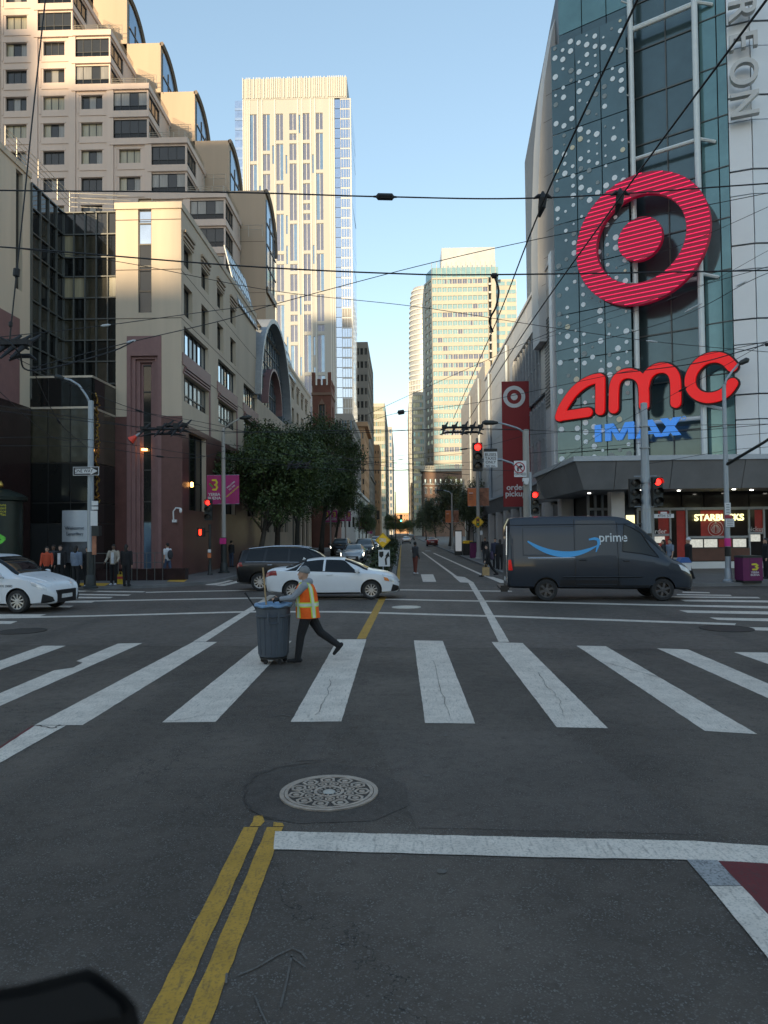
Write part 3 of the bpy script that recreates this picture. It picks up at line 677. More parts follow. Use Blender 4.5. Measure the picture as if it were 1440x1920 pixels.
# white welcome poster in the hotel window
def welcome():
    c = AY(140, 1000, 34.4); rt = root('welcome_poster', (c.x, 34.5, 0.13), 'curved white welcome poster standing in the dark hotel window', 'poster')
    x0, x1 = AY(115,1000,34.45).x, AY(163,1000,34.45).x; z0, z1 = AY(140,1055,34.45).z, AY(140,957,34.45).z
    f = lambda u, v: (x0+(x1-x0)*u, 34.52-0.22*math.sin(math.pi*u), z0+(z1-z0)*v)
    mat('poster', (0.50,0.54,0.58), 0.4, var=0.06)
    mat('poster_dark', (0.07,0.075,0.085), 0.5, var=0.6, scale=3)
    MB().grid(lambda u,v: f(u, 0.40+0.6*v), 12, 4).build('sheet', 'poster', rt, True, smooth=True)
    MB().grid(lambda u,v: f(u, 0.40*v), 12, 4).build('photo', 'poster_dark', rt, True, smooth=True)
    mat('ink', (0.03,0.035,0.045), 0.7, var=0)
    text('Welcome', 0.24, 'ink', ((x0+x1)/2+0.1, 34.26, z0+(z1-z0)*0.66), rt, depth=0.01)
    text('Extraordinary', 0.24, 'ink', ((x0+x1)/2+0.12, 34.26, z0+(z1-z0)*0.55), rt, depth=0.01, sx=0.62)
welcome()
def build_hotel_tower():
    rt = root('hotel_tower', (-30, 75, 0.13), 'beige hotel tower rising in terraces with arched glass bays', 'building')
    xr = [-18.3,-22.4,-26.5,-30.6,-34.7,-38.8]; top = [38.2,44.15,50.1,56.05,62.0,67.95]; fh = 2.975; Y0 = 75.0
    wb = win_mesh(3.75, 2.05, 4, split=0.62, panes=('glass_dark','pane_curtain_grey','glass_dark'), low='glass_black', mf='frame_dark', seed=21)
    wb2 = win_mesh(3.75, 2.05, 4, split=0.62, panes=('pane_curtain_grey','pane_curtain_grey','glass_dark'), low='glass_black', seed=22)
    wsm = [win_mesh(2.3, 1.5, 3, panes=('glass_dark','pane_curtain_grey','pane_curtain'), seed=30+k) for k in range(4)]
    wsd = win_mesh(3.4, 2.05, 3, split=0.62, panes=('glass_dark',), low='glass_black', seed=25)
    LB = lambda nm, *q: box(nm, 'concrete_pink', rt, *q)
    for k in range(6):
        xa = xr[k+1] if k < 5 else -51.1; xb = xr[k]; zt = top[k]
        nfl = 6 if k == 0 else int((zt-24)/fh)
        ncol = 1 if k < 5 else 3
        m = MB(); holes = []; led = MB(); pil = MB(); rec = MB()
        for cidx in range(ncol):
            cx = xa + (xb-xa)*cidx/ncol; cw = (xb-xa)/ncol
            for fl in range(nfl):
                zf = zt-(fl+1)*fh
                big = (fl < 2 or k == 0) and cidx == ncol-1
                if big: h = (cx-xa+0.2, cx-xa+0.2+3.75, zf+0.42, zf+0.42+2.05)
                else: h = (cx-xa+0.95, cx-xa+0.95+2.3, zf+0.75, zf+2.25)
                holes.append(h)
                if big: inst(wb if (fl+k) % 2 else wb2, 'window', (xa+h[0], Y0+0.12, h[2]), rt, True)
                else:
                    inst(wsm[(fl*3+k+cidx) % 4], 'window', (xa+h[0], Y0+0.3, h[2]), rt, True)
                    LB('window_hood', cx+0.75, cx+3.4, Y0-0.05, Y0-0.002, h[3]+0.02, h[3]+0.1)
                    LB('window_jamb', cx+0.55, cx+0.72, Y0-0.06, Y0-0.002, h[2]-0.5, h[3]+0.1)
                # floor band
                if big: LB('floor_band', cx+0.0, cx+cw+0.12, Y0-0.22, Y0-0.002, zf-0.32, zf+0.38)
                else: LB('floor_band', cx+0.78, cx+cw-0.1, Y0-0.07, Y0-0.003, zf+0.02, zf+0.48)
            pil.box(cx-0.35, cx+0.38, Y0-0.14, Y0-0.004, 22, zt-(2*fh if k < 5 and cidx == 0 else 0)+(2*fh if k<5 and cidx==0 else 0)-0.3)
        wall(m, (xa, Y0), UX, NF, xb-xa, 19, zt, holes, 0.38)
        m.build('wall', 'concrete_pink', rt, True); pil.build('pilaster', 'concrete_pink', rt, True)
        # core and the receding glazed side
        box('core', 'frame_dark', rt, xa, xb-0.3, Y0+0.5, 82.2, 19, zt-0.3)
        box('terrace', 'concrete_pink', rt, xa, xb+0.16, Y0-0.24, 82.2, zt-0.28, zt+0.32)
        s = MB(); sh = []
        for fl in range(2 if k else 6):
            zf = zt-(fl+1)*fh; sh.append((0.25, 3.65, zf+0.42, zf+2.47))
            inst(wsd, 'window', (xb-0.14, Y0+0.25, zf+0.42), rt, True, R(90))
            box('floor_band', 'concrete_pink', rt, xb+0.002, xb+0.14, Y0-0.2, Y0+6.9, zf-0.30, zf+0.36)
        wall(s, (xb, Y0), UY, NE, 7.0, 19, zt, sh, 0.25); s.build('wall', 'concrete_pink', rt, True)
        if k < 5:
            t = MB()
            for q in range(4): t.tube([(xa+0.1,Y0+0.1,zt+0.45+0.2*q),(xb-0.2,Y0+0.1,zt+0.45+0.2*q),(xb+0.05,Y0+0.5,zt+0.45+0.2*q),(xb+0.05,Y0+6.5,zt+0.45+0.2*q)], 0.028, 4)
            for x in (xa+0.1,xa+1.4,xa+2.7,xb-0.2): t.tube([(x,Y0+0.1,zt+0.3),(x,Y0+0.1,zt+1.05)], 0.03, 4)
            t.build('terrace_rail', 'rail', rt, True)
    # tan slabs with a rounded, glazed end
    vx = [-15.4,-19.6,-23.6,-27.6,-31.6,-35.6]; vz = [42.2,48.2,54.1,60.0,66,72]
    for k in range(6):
        xb = vx[k]; xa = vx[k+1] if k < 5 else -60; zt = vz[k]; y0, y1 = 82.3, 88.6
        prof = [(y0,19.5),(y0,zt)] + [(y0+0.6+(y1-y0-0.6)*math.sin(R(a)), zt-5.5*(1-math.cos(R(a)))) for a in range(0,91,9)] + [(y1,19.5)]
        MB().prism(prof, lambda u,v,d:(d,u,v), xa-1, xb).build('slab', 'concrete_tan', rt, True)
        pr2 = [(y0+0.5,zt-0.7-10.5)] + [(y0+0.5,zt-0.9)] + [(y0+1.0+(y1-y0-1.5)*math.sin(R(a)), zt-0.8-5.2*(1-math.cos(R(a)))) for a in range(0,91,9)] + [(y1-0.4,zt-11.2)]
        MB().prism(pr2, lambda u,v,d:(d,u,v), xb+0.002, xb+0.12).build('bay_glass', 'glass_blue', rt, True)
        f = MB()
        for i in range(len(prof)-1):
            if i in (0,): continue
            a, b = prof[i], prof[i+1]
            if i < len(prof)-2: f.tube([(xb+0.12,a[0],a[1]-0.1),(xb+0.12,b[0],b[1]-0.1)], 0.28, 5)
        for q in range(4): f.box(xb+0.1,xb+0.2,y0+0.4,y1-0.3,zt-3.8-q*2.5,zt-3.65-q*2.5)
        for q in range(1,3): f.box(xb+0.1,xb+0.2,y0+0.3+q*2.0,y0+0.42+q*2.0,zt-11.4,zt-1.5-q*0.8)
        f.box(xb+0.1,xb+0.25,y0+0.3,y1-0.2,zt-11.9,zt-11.2)
        f.build('bay_frame', 'vault_frame', rt, True)
        jn = MB()
        for z in (zt-6, zt-12, zt-18): jn.box(xa,xb+0.003,y0-0.006,y0,z-0.025,z+0.025)
        jn.build('joint', 'joint', rt, True)
        t = MB()
        for q in range(2): t.tube([(xa+0.3,y0-1.2,zt-4.6-q*0.5),(xb-0.1,y0-1.2,zt-4.6-q*0.5)], 0.03, 4)
        for x in (xa+0.3,xa+1.4,xa+2.5,xb-0.1): t.tube([(x,y0-1.2,zt-5.9),(x,y0-1.2,zt-4.6)], 0.03, 4)
        if k < 5: t.build('terrace_rail', 'rail', rt, True)
build_hotel_tower()
# ================================================================ towers and buildings down the street
mat('cream', (0.40, 0.40, 0.385), 0.7, var=0.08, scale=0.15, streak=True)  # kept darker than the fins, painting shade into the gaps between them
mat('cream_fin', (0.60, 0.60, 0.575), 0.7, var=0.05)
mat('stone_grey', (0.25, 0.225, 0.20), 0.85, var=0.12, scale=0.1)
mat('stone_pale', (0.42, 0.41, 0.39), 0.85, var=0.12, scale=0.1)
mat('brick_red', (0.20, 0.085, 0.06), 0.9, var=0.2, scale=0.6)
mat('brick_brown', (0.26, 0.165, 0.12), 0.9, var=0.15, scale=0.4)
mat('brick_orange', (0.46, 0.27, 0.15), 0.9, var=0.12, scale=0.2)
mat('stone_buff', (0.46, 0.44, 0.385), 0.8, var=0.1, scale=0.2)
mat('metal_pale', (0.42, 0.43, 0.44), 0.4, 0.3, var=0.08, scale=0.3)
glassy('glass_teal', (0.27, 0.43, 0.45), 0.10, 0.3, 0.5, 0.01)
glassy('glass_lilac', (0.16, 0.18, 0.25), 0.10, 0.3, 0.5, 0.01)
glassy('glass_mirror', (0.42, 0.52, 0.66), 0.06, 0.9, 0.5, 0.004, 0.2)
glassy('glass_yellow', (0.42, 0.42, 0.30), 0.12, 0.4, 0.5, 0.01)
def build_cream_tower():
    Y = 240.0; rt = root('residential_tower', (-34, Y, 0), 'tall cream residential tower with broken strips of windows and a finned crown', 'building')
    xl, xm, xr = AY(456,400,Y).x, AY(628,400,Y).x, AY(659,400,Y).x; z1 = AY(550,186,Y).z; z2 = AY(550,145,Y).z
    box('core', 'cream', rt, xl+0.6, xm, Y+0.45, Y+34, 0, z1)
    # window strips: broken at different floors
    fl = 3.45; nfl = int(z1/fl); pitch = 25.4*Y/F; cols = [AY(469,400,Y).x + i*pitch for i in range(6)]; ww = 13.5*Y/F
    rnd = random.Random(9); holes = []
    wins = {n: win_mesh(ww, n*fl-1.15, 2, panes=('glass_lilac','glass_lilac','glass_blue'), mf='cream_fin', fw=0.16, seed=n) for n in range(1, 7)}
    for ci, x in enumerate(cols):
        f = nfl-1; first = True
        while f > 2:
            n = min(rnd.choice((1,2,2,3,3,4,4,5)), f); za = (f-n)*fl+0.6; holes.append((x-xl, x-xl+ww, za+0.55, za+0.55+n*fl-1.15))
            inst(wins[min(6,n)], 'window', (x, Y+0.3, za+0.55), rt, True); f -= n
    slim = win_mesh(0.62, 2*fl-0.5, 1, panes=('glass_blue','glass_lilac'), mf='cream_fin', fw=0.12, seed=3)
    for ci in range(5):
        x = cols[ci]+ww+(pitch-ww)/2-0.31
        for f in range(3+ci % 2, nfl-2, 3):
            if rnd.random() < 0.35: holes.append((x-xl, x-xl+0.62, f*fl, f*fl+2*fl-0.5)); inst(slim, 'window', (x, Y+0.25, f*fl), rt, True)
    m = MB(); wall(m, (xl, Y), UX, NF, xm-xl, 0, z1, holes, 0.4); m.build('wall', 'cream', rt, True)
    fins = MB(); x = xl
    while x < xm:
        if not any(c-0.15 < x < c+ww+0.15 or c+ww+(pitch-ww)/2-0.6 < x < c+ww+(pitch-ww)/2+0.45 for c in cols): fins.box(x, x+0.28, Y-0.22, Y-0.003, 0, z1)
        x += 0.72
    o = fins.build('fins', 'cream_fin', rt, True); o['kind'] = 'stuff'
    # finned crown
    box('crown', 'cream', rt, xl, xr-1.2, Y-0.1, Y+34, z1+0.01, z2-0.3)
    fins = MB(); x = xl
    while x < xr-1.4:
        fins.box(x, x+0.24, Y-0.45, Y-0.104, z1+0.4, z2); x += rnd.choice((0.62,0.62,0.95,1.25))
    o = fins.build('crown_fins', 'cream_fin', rt, True); o['kind'] = 'stuff'
    # glazed right bay and the mirror side along the street
    ys = Y+26; zg = AY(645,184,Y).z
    box('core', 'frame_grey', rt, xm, xr-0.15, Y+0.6, ys, 0, zg)
    n = 44; dz = zg/n; pn = MB().box(0,1,0,0.12,0.03,0.97).mesh('glass_panel', 'glass_mirror'); pc = MB().box(0,1,0,0.12,0.03,0.97).mesh('glass_panel', 'pane_curtain_grey'); bw = (xr-xm)
    for i in range(n):
        inst(pn, 'glass_panel', (xm+0.1, Y+0.35, i*dz), rt, True, 0, (bw*0.35, 1, dz))
        inst(pc if (i % 9 in (3,4) and i < 30) else pn, 'glass_panel', (xm+bw*0.38, Y+0.2, i*dz), rt, True, 0.002, (bw*0.62, 1, dz))
    m = MB()
    sp_ = MB().box(xm+bw*0.36, xr, Y+0.12, Y+0.3, dz*0.86, dz*1.0).mesh('spandrel', 'metal_pale')
    for i in range(n): inst(sp_, 'spandrel', (0,0,i*dz), rt, True)
    m = MB()
    for q in range(5): m.box(xm+bw*(0.38+0.155*q), xm+bw*(0.38+0.155*q)+0.12, Y+0.08, Y+0.2, 0, zg)
    m.box(xr-0.3, xr+0.15, Y+0.05, Y+0.5, 0, zg); m.build('mullion', 'metal_pale', rt, True)
    pm_ = MB().box(0,1,0,0.1,0.01,0.99).mesh('glass_panel', 'glass_mirror')
    for i in range(22): inst(pm_, 'glass_panel', (xr, Y+0.5, i*2*dz), rt, True, R(90)+random.uniform(-.003,.003), (ys-Y-0.6, 1, 2*dz))
    # set-back glass wing on the left
    xw = AY(441,300,Y+6).x; zw = AY(445,189,Y+6).z
    box('wing', 'glass_mirror', rt, xw, xl+0.5, Y+6, Y+34, 0, zw)
    sp_ = MB().box(xw-0.05, xl+0.6, Y+5.9, Y+5.998, 0, 0.9).mesh('spandrel', 'glass_sky')
    for i in range(44): inst(sp_, 'spandrel', (0,0,i*zw/44), rt, True)
build_cream_tower()
def grid_tower(name, label, x0, x1, Y, depth, ztop, mw, mg, cols, fh, frac=(0.55,0.55), side=None, scols=5, zlow=0.0, base=0.0, frame='frame_dark', cornice=0.0, nu=1, band=None):
    """tower with a window grid on its street-facing front (and the side that looks on the street)"""
    rt = root(name, ((x0+x1)/2, Y, 0), label, 'building')
    nf = int((ztop-base-1.0)/fh); W = x1-x0; cw = W/cols; ww, wh = cw*frac[0], fh*frac[1]
    holes = []; wm = [win_mesh(ww, wh, nu, panes=mg, mf=frame, fw=0.08, seed=s) for s in range(3)]
    for f in range(nf):
        z = ztop-1.2-(f+1)*fh+fh*(1-frac[1])/2
        if z < zlow: break
        for c in range(cols):
            u = cw*(c+0.5)-ww/2; holes.append((u, u+ww, z, z+wh)); inst(wm[random.randrange(3)], 'window', (x0+u, Y+0.3, z), rt, True)
    m = MB(); wall(m, (x0,Y), UX, NF, W, 0, ztop, holes, 0.4)
    sx = {'E': x1, 'W': x0}.get(side)
    if side:
        cs = depth/scols; sw = cs*frac[0]; wm2 = win_mesh(sw, wh, nu, panes=mg, mf=frame, fw=0.08, seed=7); hs = []
        for f in range(nf):
            z = ztop-1.2-(f+1)*fh+fh*(1-frac[1])/2
            if z < zlow: break
            for c in range(scols):
                u = cs*(c+0.5)-sw/2; hs.append((u, u+sw, z, z+wh))
                if side == 'E': inst(wm2, 'window', (sx-0.3, Y+u, z), rt, True, R(90))
                else: inst(wm2, 'window', (sx+0.3, Y+depth-u, z), rt, True, R(-90))
        if side == 'E': wall(m, (sx,Y), UY, NE, depth, 0, ztop, hs, 0.4)
        else: wall(m, (sx,Y+depth), -UY, NW, depth, 0, ztop, hs, 0.4)
    m.build('wall', mw, rt, True)
    e = 0.42
    box('core', mw, rt, x0+(e if side == 'W' else 0.002), x1-(e if side == 'E' else 0.002), Y+e, Y+depth, 0, ztop-0.003)
    if cornice: box('cornice', mw, rt, x0-cornice*0.4, x1+cornice, Y-cornice, Y+depth, ztop, ztop+cornice*1.2)
    if band: box('cornice', band, rt, x0-0.2, x1+0.3, Y-0.3, Y+depth, ztop*0.97, ztop*0.975)
    return rt
# left side of the street
t = grid_tower('office_tower', 'slim grey stone office tower with small paired windows, left of the street gap', AY(668,800,300).x, AY(691,800,300).x, 300, 60, AY(680,641,300).z, 'stone_grey', ('glass_dark','glass_black'), 3, 5.6, (0.62,0.5), 'E', 6, 8, nu=3)
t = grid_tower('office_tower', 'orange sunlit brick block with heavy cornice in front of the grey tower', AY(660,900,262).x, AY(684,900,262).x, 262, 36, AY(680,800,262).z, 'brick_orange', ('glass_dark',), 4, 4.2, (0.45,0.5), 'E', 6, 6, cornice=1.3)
t = grid_tower('office_tower', 'yellow glass tower at the far left of the gap', AY(697,800,420).x, AY(722,800,420).x, 420, 120, AY(712,756,420).z, 'stone_buff', ('glass_yellow','glass_teal'), 7, 4.4, (0.8,0.6), 'E', 9, 10)
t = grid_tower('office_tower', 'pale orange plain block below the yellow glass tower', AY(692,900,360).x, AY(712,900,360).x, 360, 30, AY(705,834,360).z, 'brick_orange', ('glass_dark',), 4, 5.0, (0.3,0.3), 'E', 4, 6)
t = grid_tower('office_tower', 'narrow grey tower closing the left row far down the street', AY(718,900,640).x, AY(736,900,640).x, 640, 160, AY(732,800,640).z, 'stone_pale', ('glass_blue',), 3, 6, (0.6,0.6), 'E', 6, 10)
t = grid_tower('stone_block', 'pale grey stone block with tall windows behind the left trees', AY(620,960,170).x, AY(668,960,170).x-0.2, 170, 66, AY(660,922,170).z, 'stone_pale', ('glass_dark',), 6, 4.0, (0.5,0.6), 'E', 12, 3, cornice=0.6)
t = grid_tower('stone_block', 'low grey block further along the left pavement', -40, -13.0, 306, 54, 26, 'stone_grey', ('glass_dark',), 6, 4.0, (0.5,0.6), 'E', 9, 3, cornice=0.5)
t = grid_tower('stone_block', 'dark glass block rising behind the left trees', AY(632,760,190).x, AY(662,760,190).x, 186, 40, AY(650,780,190).z, 'stone_grey', ('glass_dark','glass_blue'), 6, 3.6, (0.75,0.7), 'E', 7, 4)
def church():
    Y = 106.0; xa, xb = AY(586,800,Y).x, AY(621,800,Y).x; zt = AY(600,722,Y).z
    rt = root('brick_church', ((xa+xb)/2, Y, 0.13), 'red brick church tower with battlements and a pointed window', 'church')
    m = MB(); hw = [((xb-xa)*0.36, (xb-xa)*0.66, AY(600,800,Y).z, AY(600,758,Y).z)]
    wall(m, (xa,Y), UX, NF, xb-xa, 0.13, zt, hw, 0.5)
    wall(m, (xb,Y), UY, NE, 6.0, 0.13, zt, [(2.2,3.8,hw[0][2],hw[0][3])], 0.5); m.build('wall', 'brick_red', rt, True)
    box('core', 'brick_red', rt, xa+0.01, xb-0.6, Y+0.6, Y+6.0, 0.13, zt-0.2)
    wx = [(hw[0][0]+xa), (hw[0][1]+xa)]; box('louvre_window', 'glass_dark', rt, wx[0], wx[1], Y+0.4, Y+0.45, hw[0][2], hw[0][3])
    o = MB(); A = [(wx[0]-0.02, hw[0][3]), ((wx[0]+wx[1])/2, hw[0][3]+0.9), (wx[1]+0.02, hw[0][3])]
    o.prism(A, lambda u,v,d:(u,d,v), Y-0.02, Y+0.02); o.box(wx[0]-0.15,wx[0],Y-0.1,Y,hw[0][2],hw[0][3]).box(wx[1],wx[1]+0.15,Y-0.1,Y,hw[0][2],hw[0][3]).box((wx[0]+wx[1])/2-0.06,(wx[0]+wx[1])/2+0.06,Y+0.3,Y+0.38,hw[0][2],hw[0][3])
    o.build('window_surround', 'brick_brown', rt, True)
    box('band', 'brick_brown', rt, xa-0.12, xb+0.12, Y-0.12, Y+6.1, zt-1.5, zt-1.1); box('band', 'brick_brown', rt, xa-0.08, xb+0.08, Y-0.08, Y+6.1, zt-8, zt-7.7)
    w_ = (xb-xa)/7
    for i in range(7):
        if i % 2 == 0: box('battlement', 'brick_red', rt, xa+i*w_-0.05, xa+(i+1)*w_+0.05, Y-0.06, Y+0.5, zt, zt+(1.9 if i in (0,6) else 0.9))
    for i in range(9):
        if i % 2 == 0: box('battlement', 'brick_red', rt, xb-0.5, xb+0.06, Y+0.52+i*0.6, Y+1.1+i*0.6, zt, zt+0.9)
    # nave behind and to the left
    box('nave', 'brick_red', rt, xa-9, xa-0.01, Y+3, Y+50, 0.13, zt-6)
    MB().prism([(xa-9.3,zt-6),(xa-0.3,zt-6),(xa-4.7,zt-0.8)], lambda u,v,d:(u,d,v), Y+2.8, Y+50).build('roof', 'brick_brown', rt, True)
church()
# ---------------------------------------------------------------- right side of the street
def glass_tower_right():
    Y = 335.0; x0, x1 = AY(812,700,Y).x, AY(932,700,Y).x; zt = AY(860,520,Y).z; zc = AY(850,500,Y).z
    rt = root('glass_tower', ((x0+x1)/2, Y, 0), 'tall pale green glass tower with cream floor bands and a chamfered sunlit edge', 'building')
    xc = AY(797,700,Y+9).x
    m = MB(); m.prism([(xc+0.5,Y+9.5),(x0+0.3,Y+0.6),(x1,Y+0.6),(x1,Y+40),(xc+0.5,Y+40)], lambda u,v,d:(u,v,d), 0, zt); m.build('core', 'stone_buff', rt, True)
    # windows: 13 columns by floor, as on the sunlit front
    cols = 11; xb = AY(917,700,Y).x; W = xb-x0; fh = 3.95; nf = int((zt-30)/fh); cw = W/cols
    wm = [win_mesh(cw*0.86, fh*0.56, 2, panes=p_, mf='metal_pale', fw=0.14, seed=i) for i, p_ in enumerate((('glass_teal',),('glass_teal',),('glass_teal','glass_lilac'),('glass_lilac','glass_teal')))]
    holes = []; rnd = random.Random(4)
    for f in range(nf):
        z = zt-(f+1)*fh+1.0; dark = rnd.random() < 0.28
        for c in range(cols):
            u = cw*c+cw*0.07; holes.append((u, u+cw*0.86, z, z+fh*0.56))
            inst(wm[rnd.choice((2,3,3)) if (dark and 1 < c < cols-1) or rnd.random() < 0.06 else rnd.choice((0,1))], 'window', (x0+u, Y+0.35, z), rt, True)
    m = MB(); wall(m, (x0,Y), UX, NF, W, 0, zt, holes, 0.45)
    # chamfer
    ch = Vector((x0-xc, -9.0, 0)); L = ch.length; u_ = ch.normalized(); n_ = Vector((u_.y, -u_.x, 0)); hs = []
    an = math.atan2(u_.y, u_.x); wq = win_mesh(L*0.3, fh*0.5, 1, panes=('glass_yellow',), mf='metal_pale', fw=0.14, seed=2)
    for f in range(nf):
        z = zt-(f+1)*fh+1.0
        for q in range(2):
            a = L*(0.12+0.44*q); hs.append((a, a+L*0.3, z, z+fh*0.5)); p = Vector((xc,Y+9,0))+u_*a-n_*0.3
            inst(wq, 'window', (p.x, p.y, z), rt, True, an)
    wall(m, (xc,Y+9), u_, n_, L, 0, zt, hs, 0.45)
    m.build('wall', 'stone_buff', rt, True)
    wall(MB(), (xc,Y+40), -UY, NW, 31, 0, zt, [], 0.1).build('wall', 'stone_buff', rt, True)
    # balcony stack and right edge
    b = MB(); g_ = MB()
    for f in range(nf): z = zt-(f+1)*fh; b.box(xb+0.3, x1-2.2, Y-0.6, Y+0.5, z, z+0.9); g_.box(xb+0.4, x1-2.3, Y+0.3, Y+0.58, z+0.95, z+fh-0.1)
    b.build('balcony', 'metal_pale', rt, True); g_.build('balcony_recess', 'glass_black', rt, True)
    box('pier', 'stone_buff', rt, x1-2.1, x1, Y-0.3, Y+0.55, 0, zt)
    # crown
    MB().prism([(xc+1.0,Y+9.5),(x0+0.3,Y+1),(x1+1.5,Y+1),(x1+1.5,Y+30),(xc+1.0,Y+30)], lambda u,v,d:(u,v,d), zt, zc).build('crown_glass', 'glass_teal', rt, True)
    MB().prism([(AY(828,480,Y+4).x,Y+4),(AY(928,480,Y+4).x,Y+4),(AY(928,480,Y+4).x,Y+20),(AY(828,480,Y+4).x,Y+20)], lambda u,v,d:(u,v,d), zc, AY(880,464,Y+4).z).build('penthouse', 'metal_pale', rt, True)
    m = MB()
    for i in range(14): x = x0+(x1-x0)*i/13; m.box(x-0.12,x+0.12,Y+0.7,Y+0.95,zt,zc+2.5)
    m.build('crown_posts', 'stone_buff', rt, True)
    # lower wing on the right
    xw0, xw1 = x1+0.3, AY(971,700,Y+6).x; zw = AY(955,523,Y+6).z
    box('wing', 'stone_buff', rt, xw0, xw1, Y+6.3, Y+30, 0, zw)
    wv = win_mesh((xw1-xw0)*0.43, fh*0.5, 2, panes=('glass_teal','glass_blue'), mf='metal_pale', fw=0.15, seed=1)
    for f in range(int((zw-40)/fh)):
        for q in range(2): inst(wv, 'window', (xw0+(xw1-xw0)*(0.04+0.5*q), Y+6.22, zw-(f+1)*fh+0.9), rt, True)
glass_tower_right()
def round_tower():
    Y = 640.0; xa, xb = AY(769,800,Y).x, AY(832,800,Y).x; r = (xb-xa)/2; cx = (xa+xb)/2; zt = AY(790,532,Y).z
    rt = root('round_tower', (cx, Y+r, 0), 'tall rounded white tower with fine horizontal louvres, far right of the gap', 'building')
    prof = [(r,0),(r,zt*0.62),(r*0.97,zt*0.78),(r*0.92,zt*0.9),(r*0.84,zt*0.97),(r*0.72,zt)]
    MB().lathe(prof, (cx,Y+r,0), 40).build('shell', 'metal_pale', rt, True, smooth=True, angle=40)
    m = MB()
    def rad(z):
        for i in range(len(prof)-1):
            if prof[i][1] <= z <= prof[i+1][1]: t_ = (z-prof[i][1])/(prof[i+1][1]-prof[i][1]); return prof[i][0]+(prof[i+1][0]-prof[i][0])*t_
        return prof[-1][0]
    k = 0
    while k*4.6 < zt:
        z = k*4.6; q = rad(z); m.lathe([(q+0.05,z),(q+0.7,z),(q+0.7,z+1.0),(q+0.05,z+1.0)], (cx,Y+r,0), 40, cap=False); k += 1
    m.build('louvre_rings', 'cream_fin', rt, True)
    m = MB()
    for i in range(28): a = 2*math.pi*i/28; m.tube([(cx+(r+0.4)*math.cos(a), Y+r+(r+0.4)*math.sin(a), 0), (cx+(r+0.4)*math.cos(a), Y+r+(r+0.4)*math.sin(a), zt*0.62)], 0.35, 4)
    m.build('mullion', 'cream_fin', rt, True)
round_tower()
t = grid_tower('office_tower', 'green and yellow glass block in front of the rounded tower', AY(776,900,430).x, AY(797,900,430).x, 430, 60, AY(785,735,430).z, 'stone_buff', ('glass_yellow','glass_teal'), 5, 4.4, (0.8,0.6), 'W', 6, 6)
t = grid_tower('office_tower', 'narrow dark slab closing the right row far down the street', AY(767.5,900,800).x, AY(777,900,800).x, 800, 120, AY(770,755,800).z, 'stone_grey', ('glass_blue',), 3, 7, (0.6,0.6), 'W', 6, 10)
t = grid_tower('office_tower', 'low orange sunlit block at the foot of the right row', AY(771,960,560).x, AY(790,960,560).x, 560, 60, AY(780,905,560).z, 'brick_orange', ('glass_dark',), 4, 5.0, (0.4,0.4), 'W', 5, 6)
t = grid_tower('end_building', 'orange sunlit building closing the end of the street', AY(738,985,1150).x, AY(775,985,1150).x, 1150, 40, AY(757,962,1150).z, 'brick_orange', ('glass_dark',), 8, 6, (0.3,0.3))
def brownstone():
    Y = 322.0; x0, x1 = AY(794,930,Y).x, AY(871,930,Y).x; zt = AY(830,884,Y).z
    rt = root('brownstone_block', ((x0+x1)/2, Y, 0.13), 'brown stone corner block with arched top windows and a heavy cornice', 'building')
    cols = 8; W = x1-x0; cw = W/cols; fh = 4.2; holes = []; m = MB()
    wm = win_mesh(cw*0.5, fh*0.6, 2, panes=('glass_sky','glass_dark'), mf='white', fw=0.12, seed=2)
    for f in range(int(zt/fh)-1):
        for c in range(cols):
            z = zt-1.6-(f+1)*fh; u = cw*(c+0.25); holes.append((u,u+cw*0.5,z,z+fh*0.6)); inst(wm, 'window', (x0+u, Y+0.3, z), rt, True)
            if f == 1:
                A = arc(x0+u+cw*0.25, z+fh*0.6, cw*0.33, 0, 180, 8); MB().prism(A, lambda u_,v,d:(u_,d,v), Y-0.12, Y-0.002).build('window_arch', 'stone_buff', rt, True)
    wall(m, (x0,Y), UX, NF, W, 0.13, zt, holes, 0.4); wall(m, (x0,Y+30), -UY, NW, 30, 0.13, zt, [], 0.3); m.build('wall', 'brick_brown', rt, True)
    box('core', 'brick_brown', rt, x0+0.1, x1, Y+0.45, Y+12.4, 0.13, zt-0.1)
    box('cornice', 'stone_buff', rt, x0-0.9, x1+0.2, Y-0.9, Y+12.5, zt, zt+1.2); box('cornice', 'stone_buff', rt, x0-0.3, x1+0.1, Y-0.35, Y+12.6, zt-5.9, zt-5.4)
    b = MB()
    for i in range(26): x = x0-0.5+(W+0.6)*i/25; b.box(x-0.2,x+0.2,Y-0.6,Y-0.2,zt+1.2,zt+2.3)
    b.box(x0-0.7,x1+0.2,Y-0.65,Y-0.15,zt+2.3,zt+2.6); b.build('balustrade', 'stone_buff', rt, True)
brownstone()
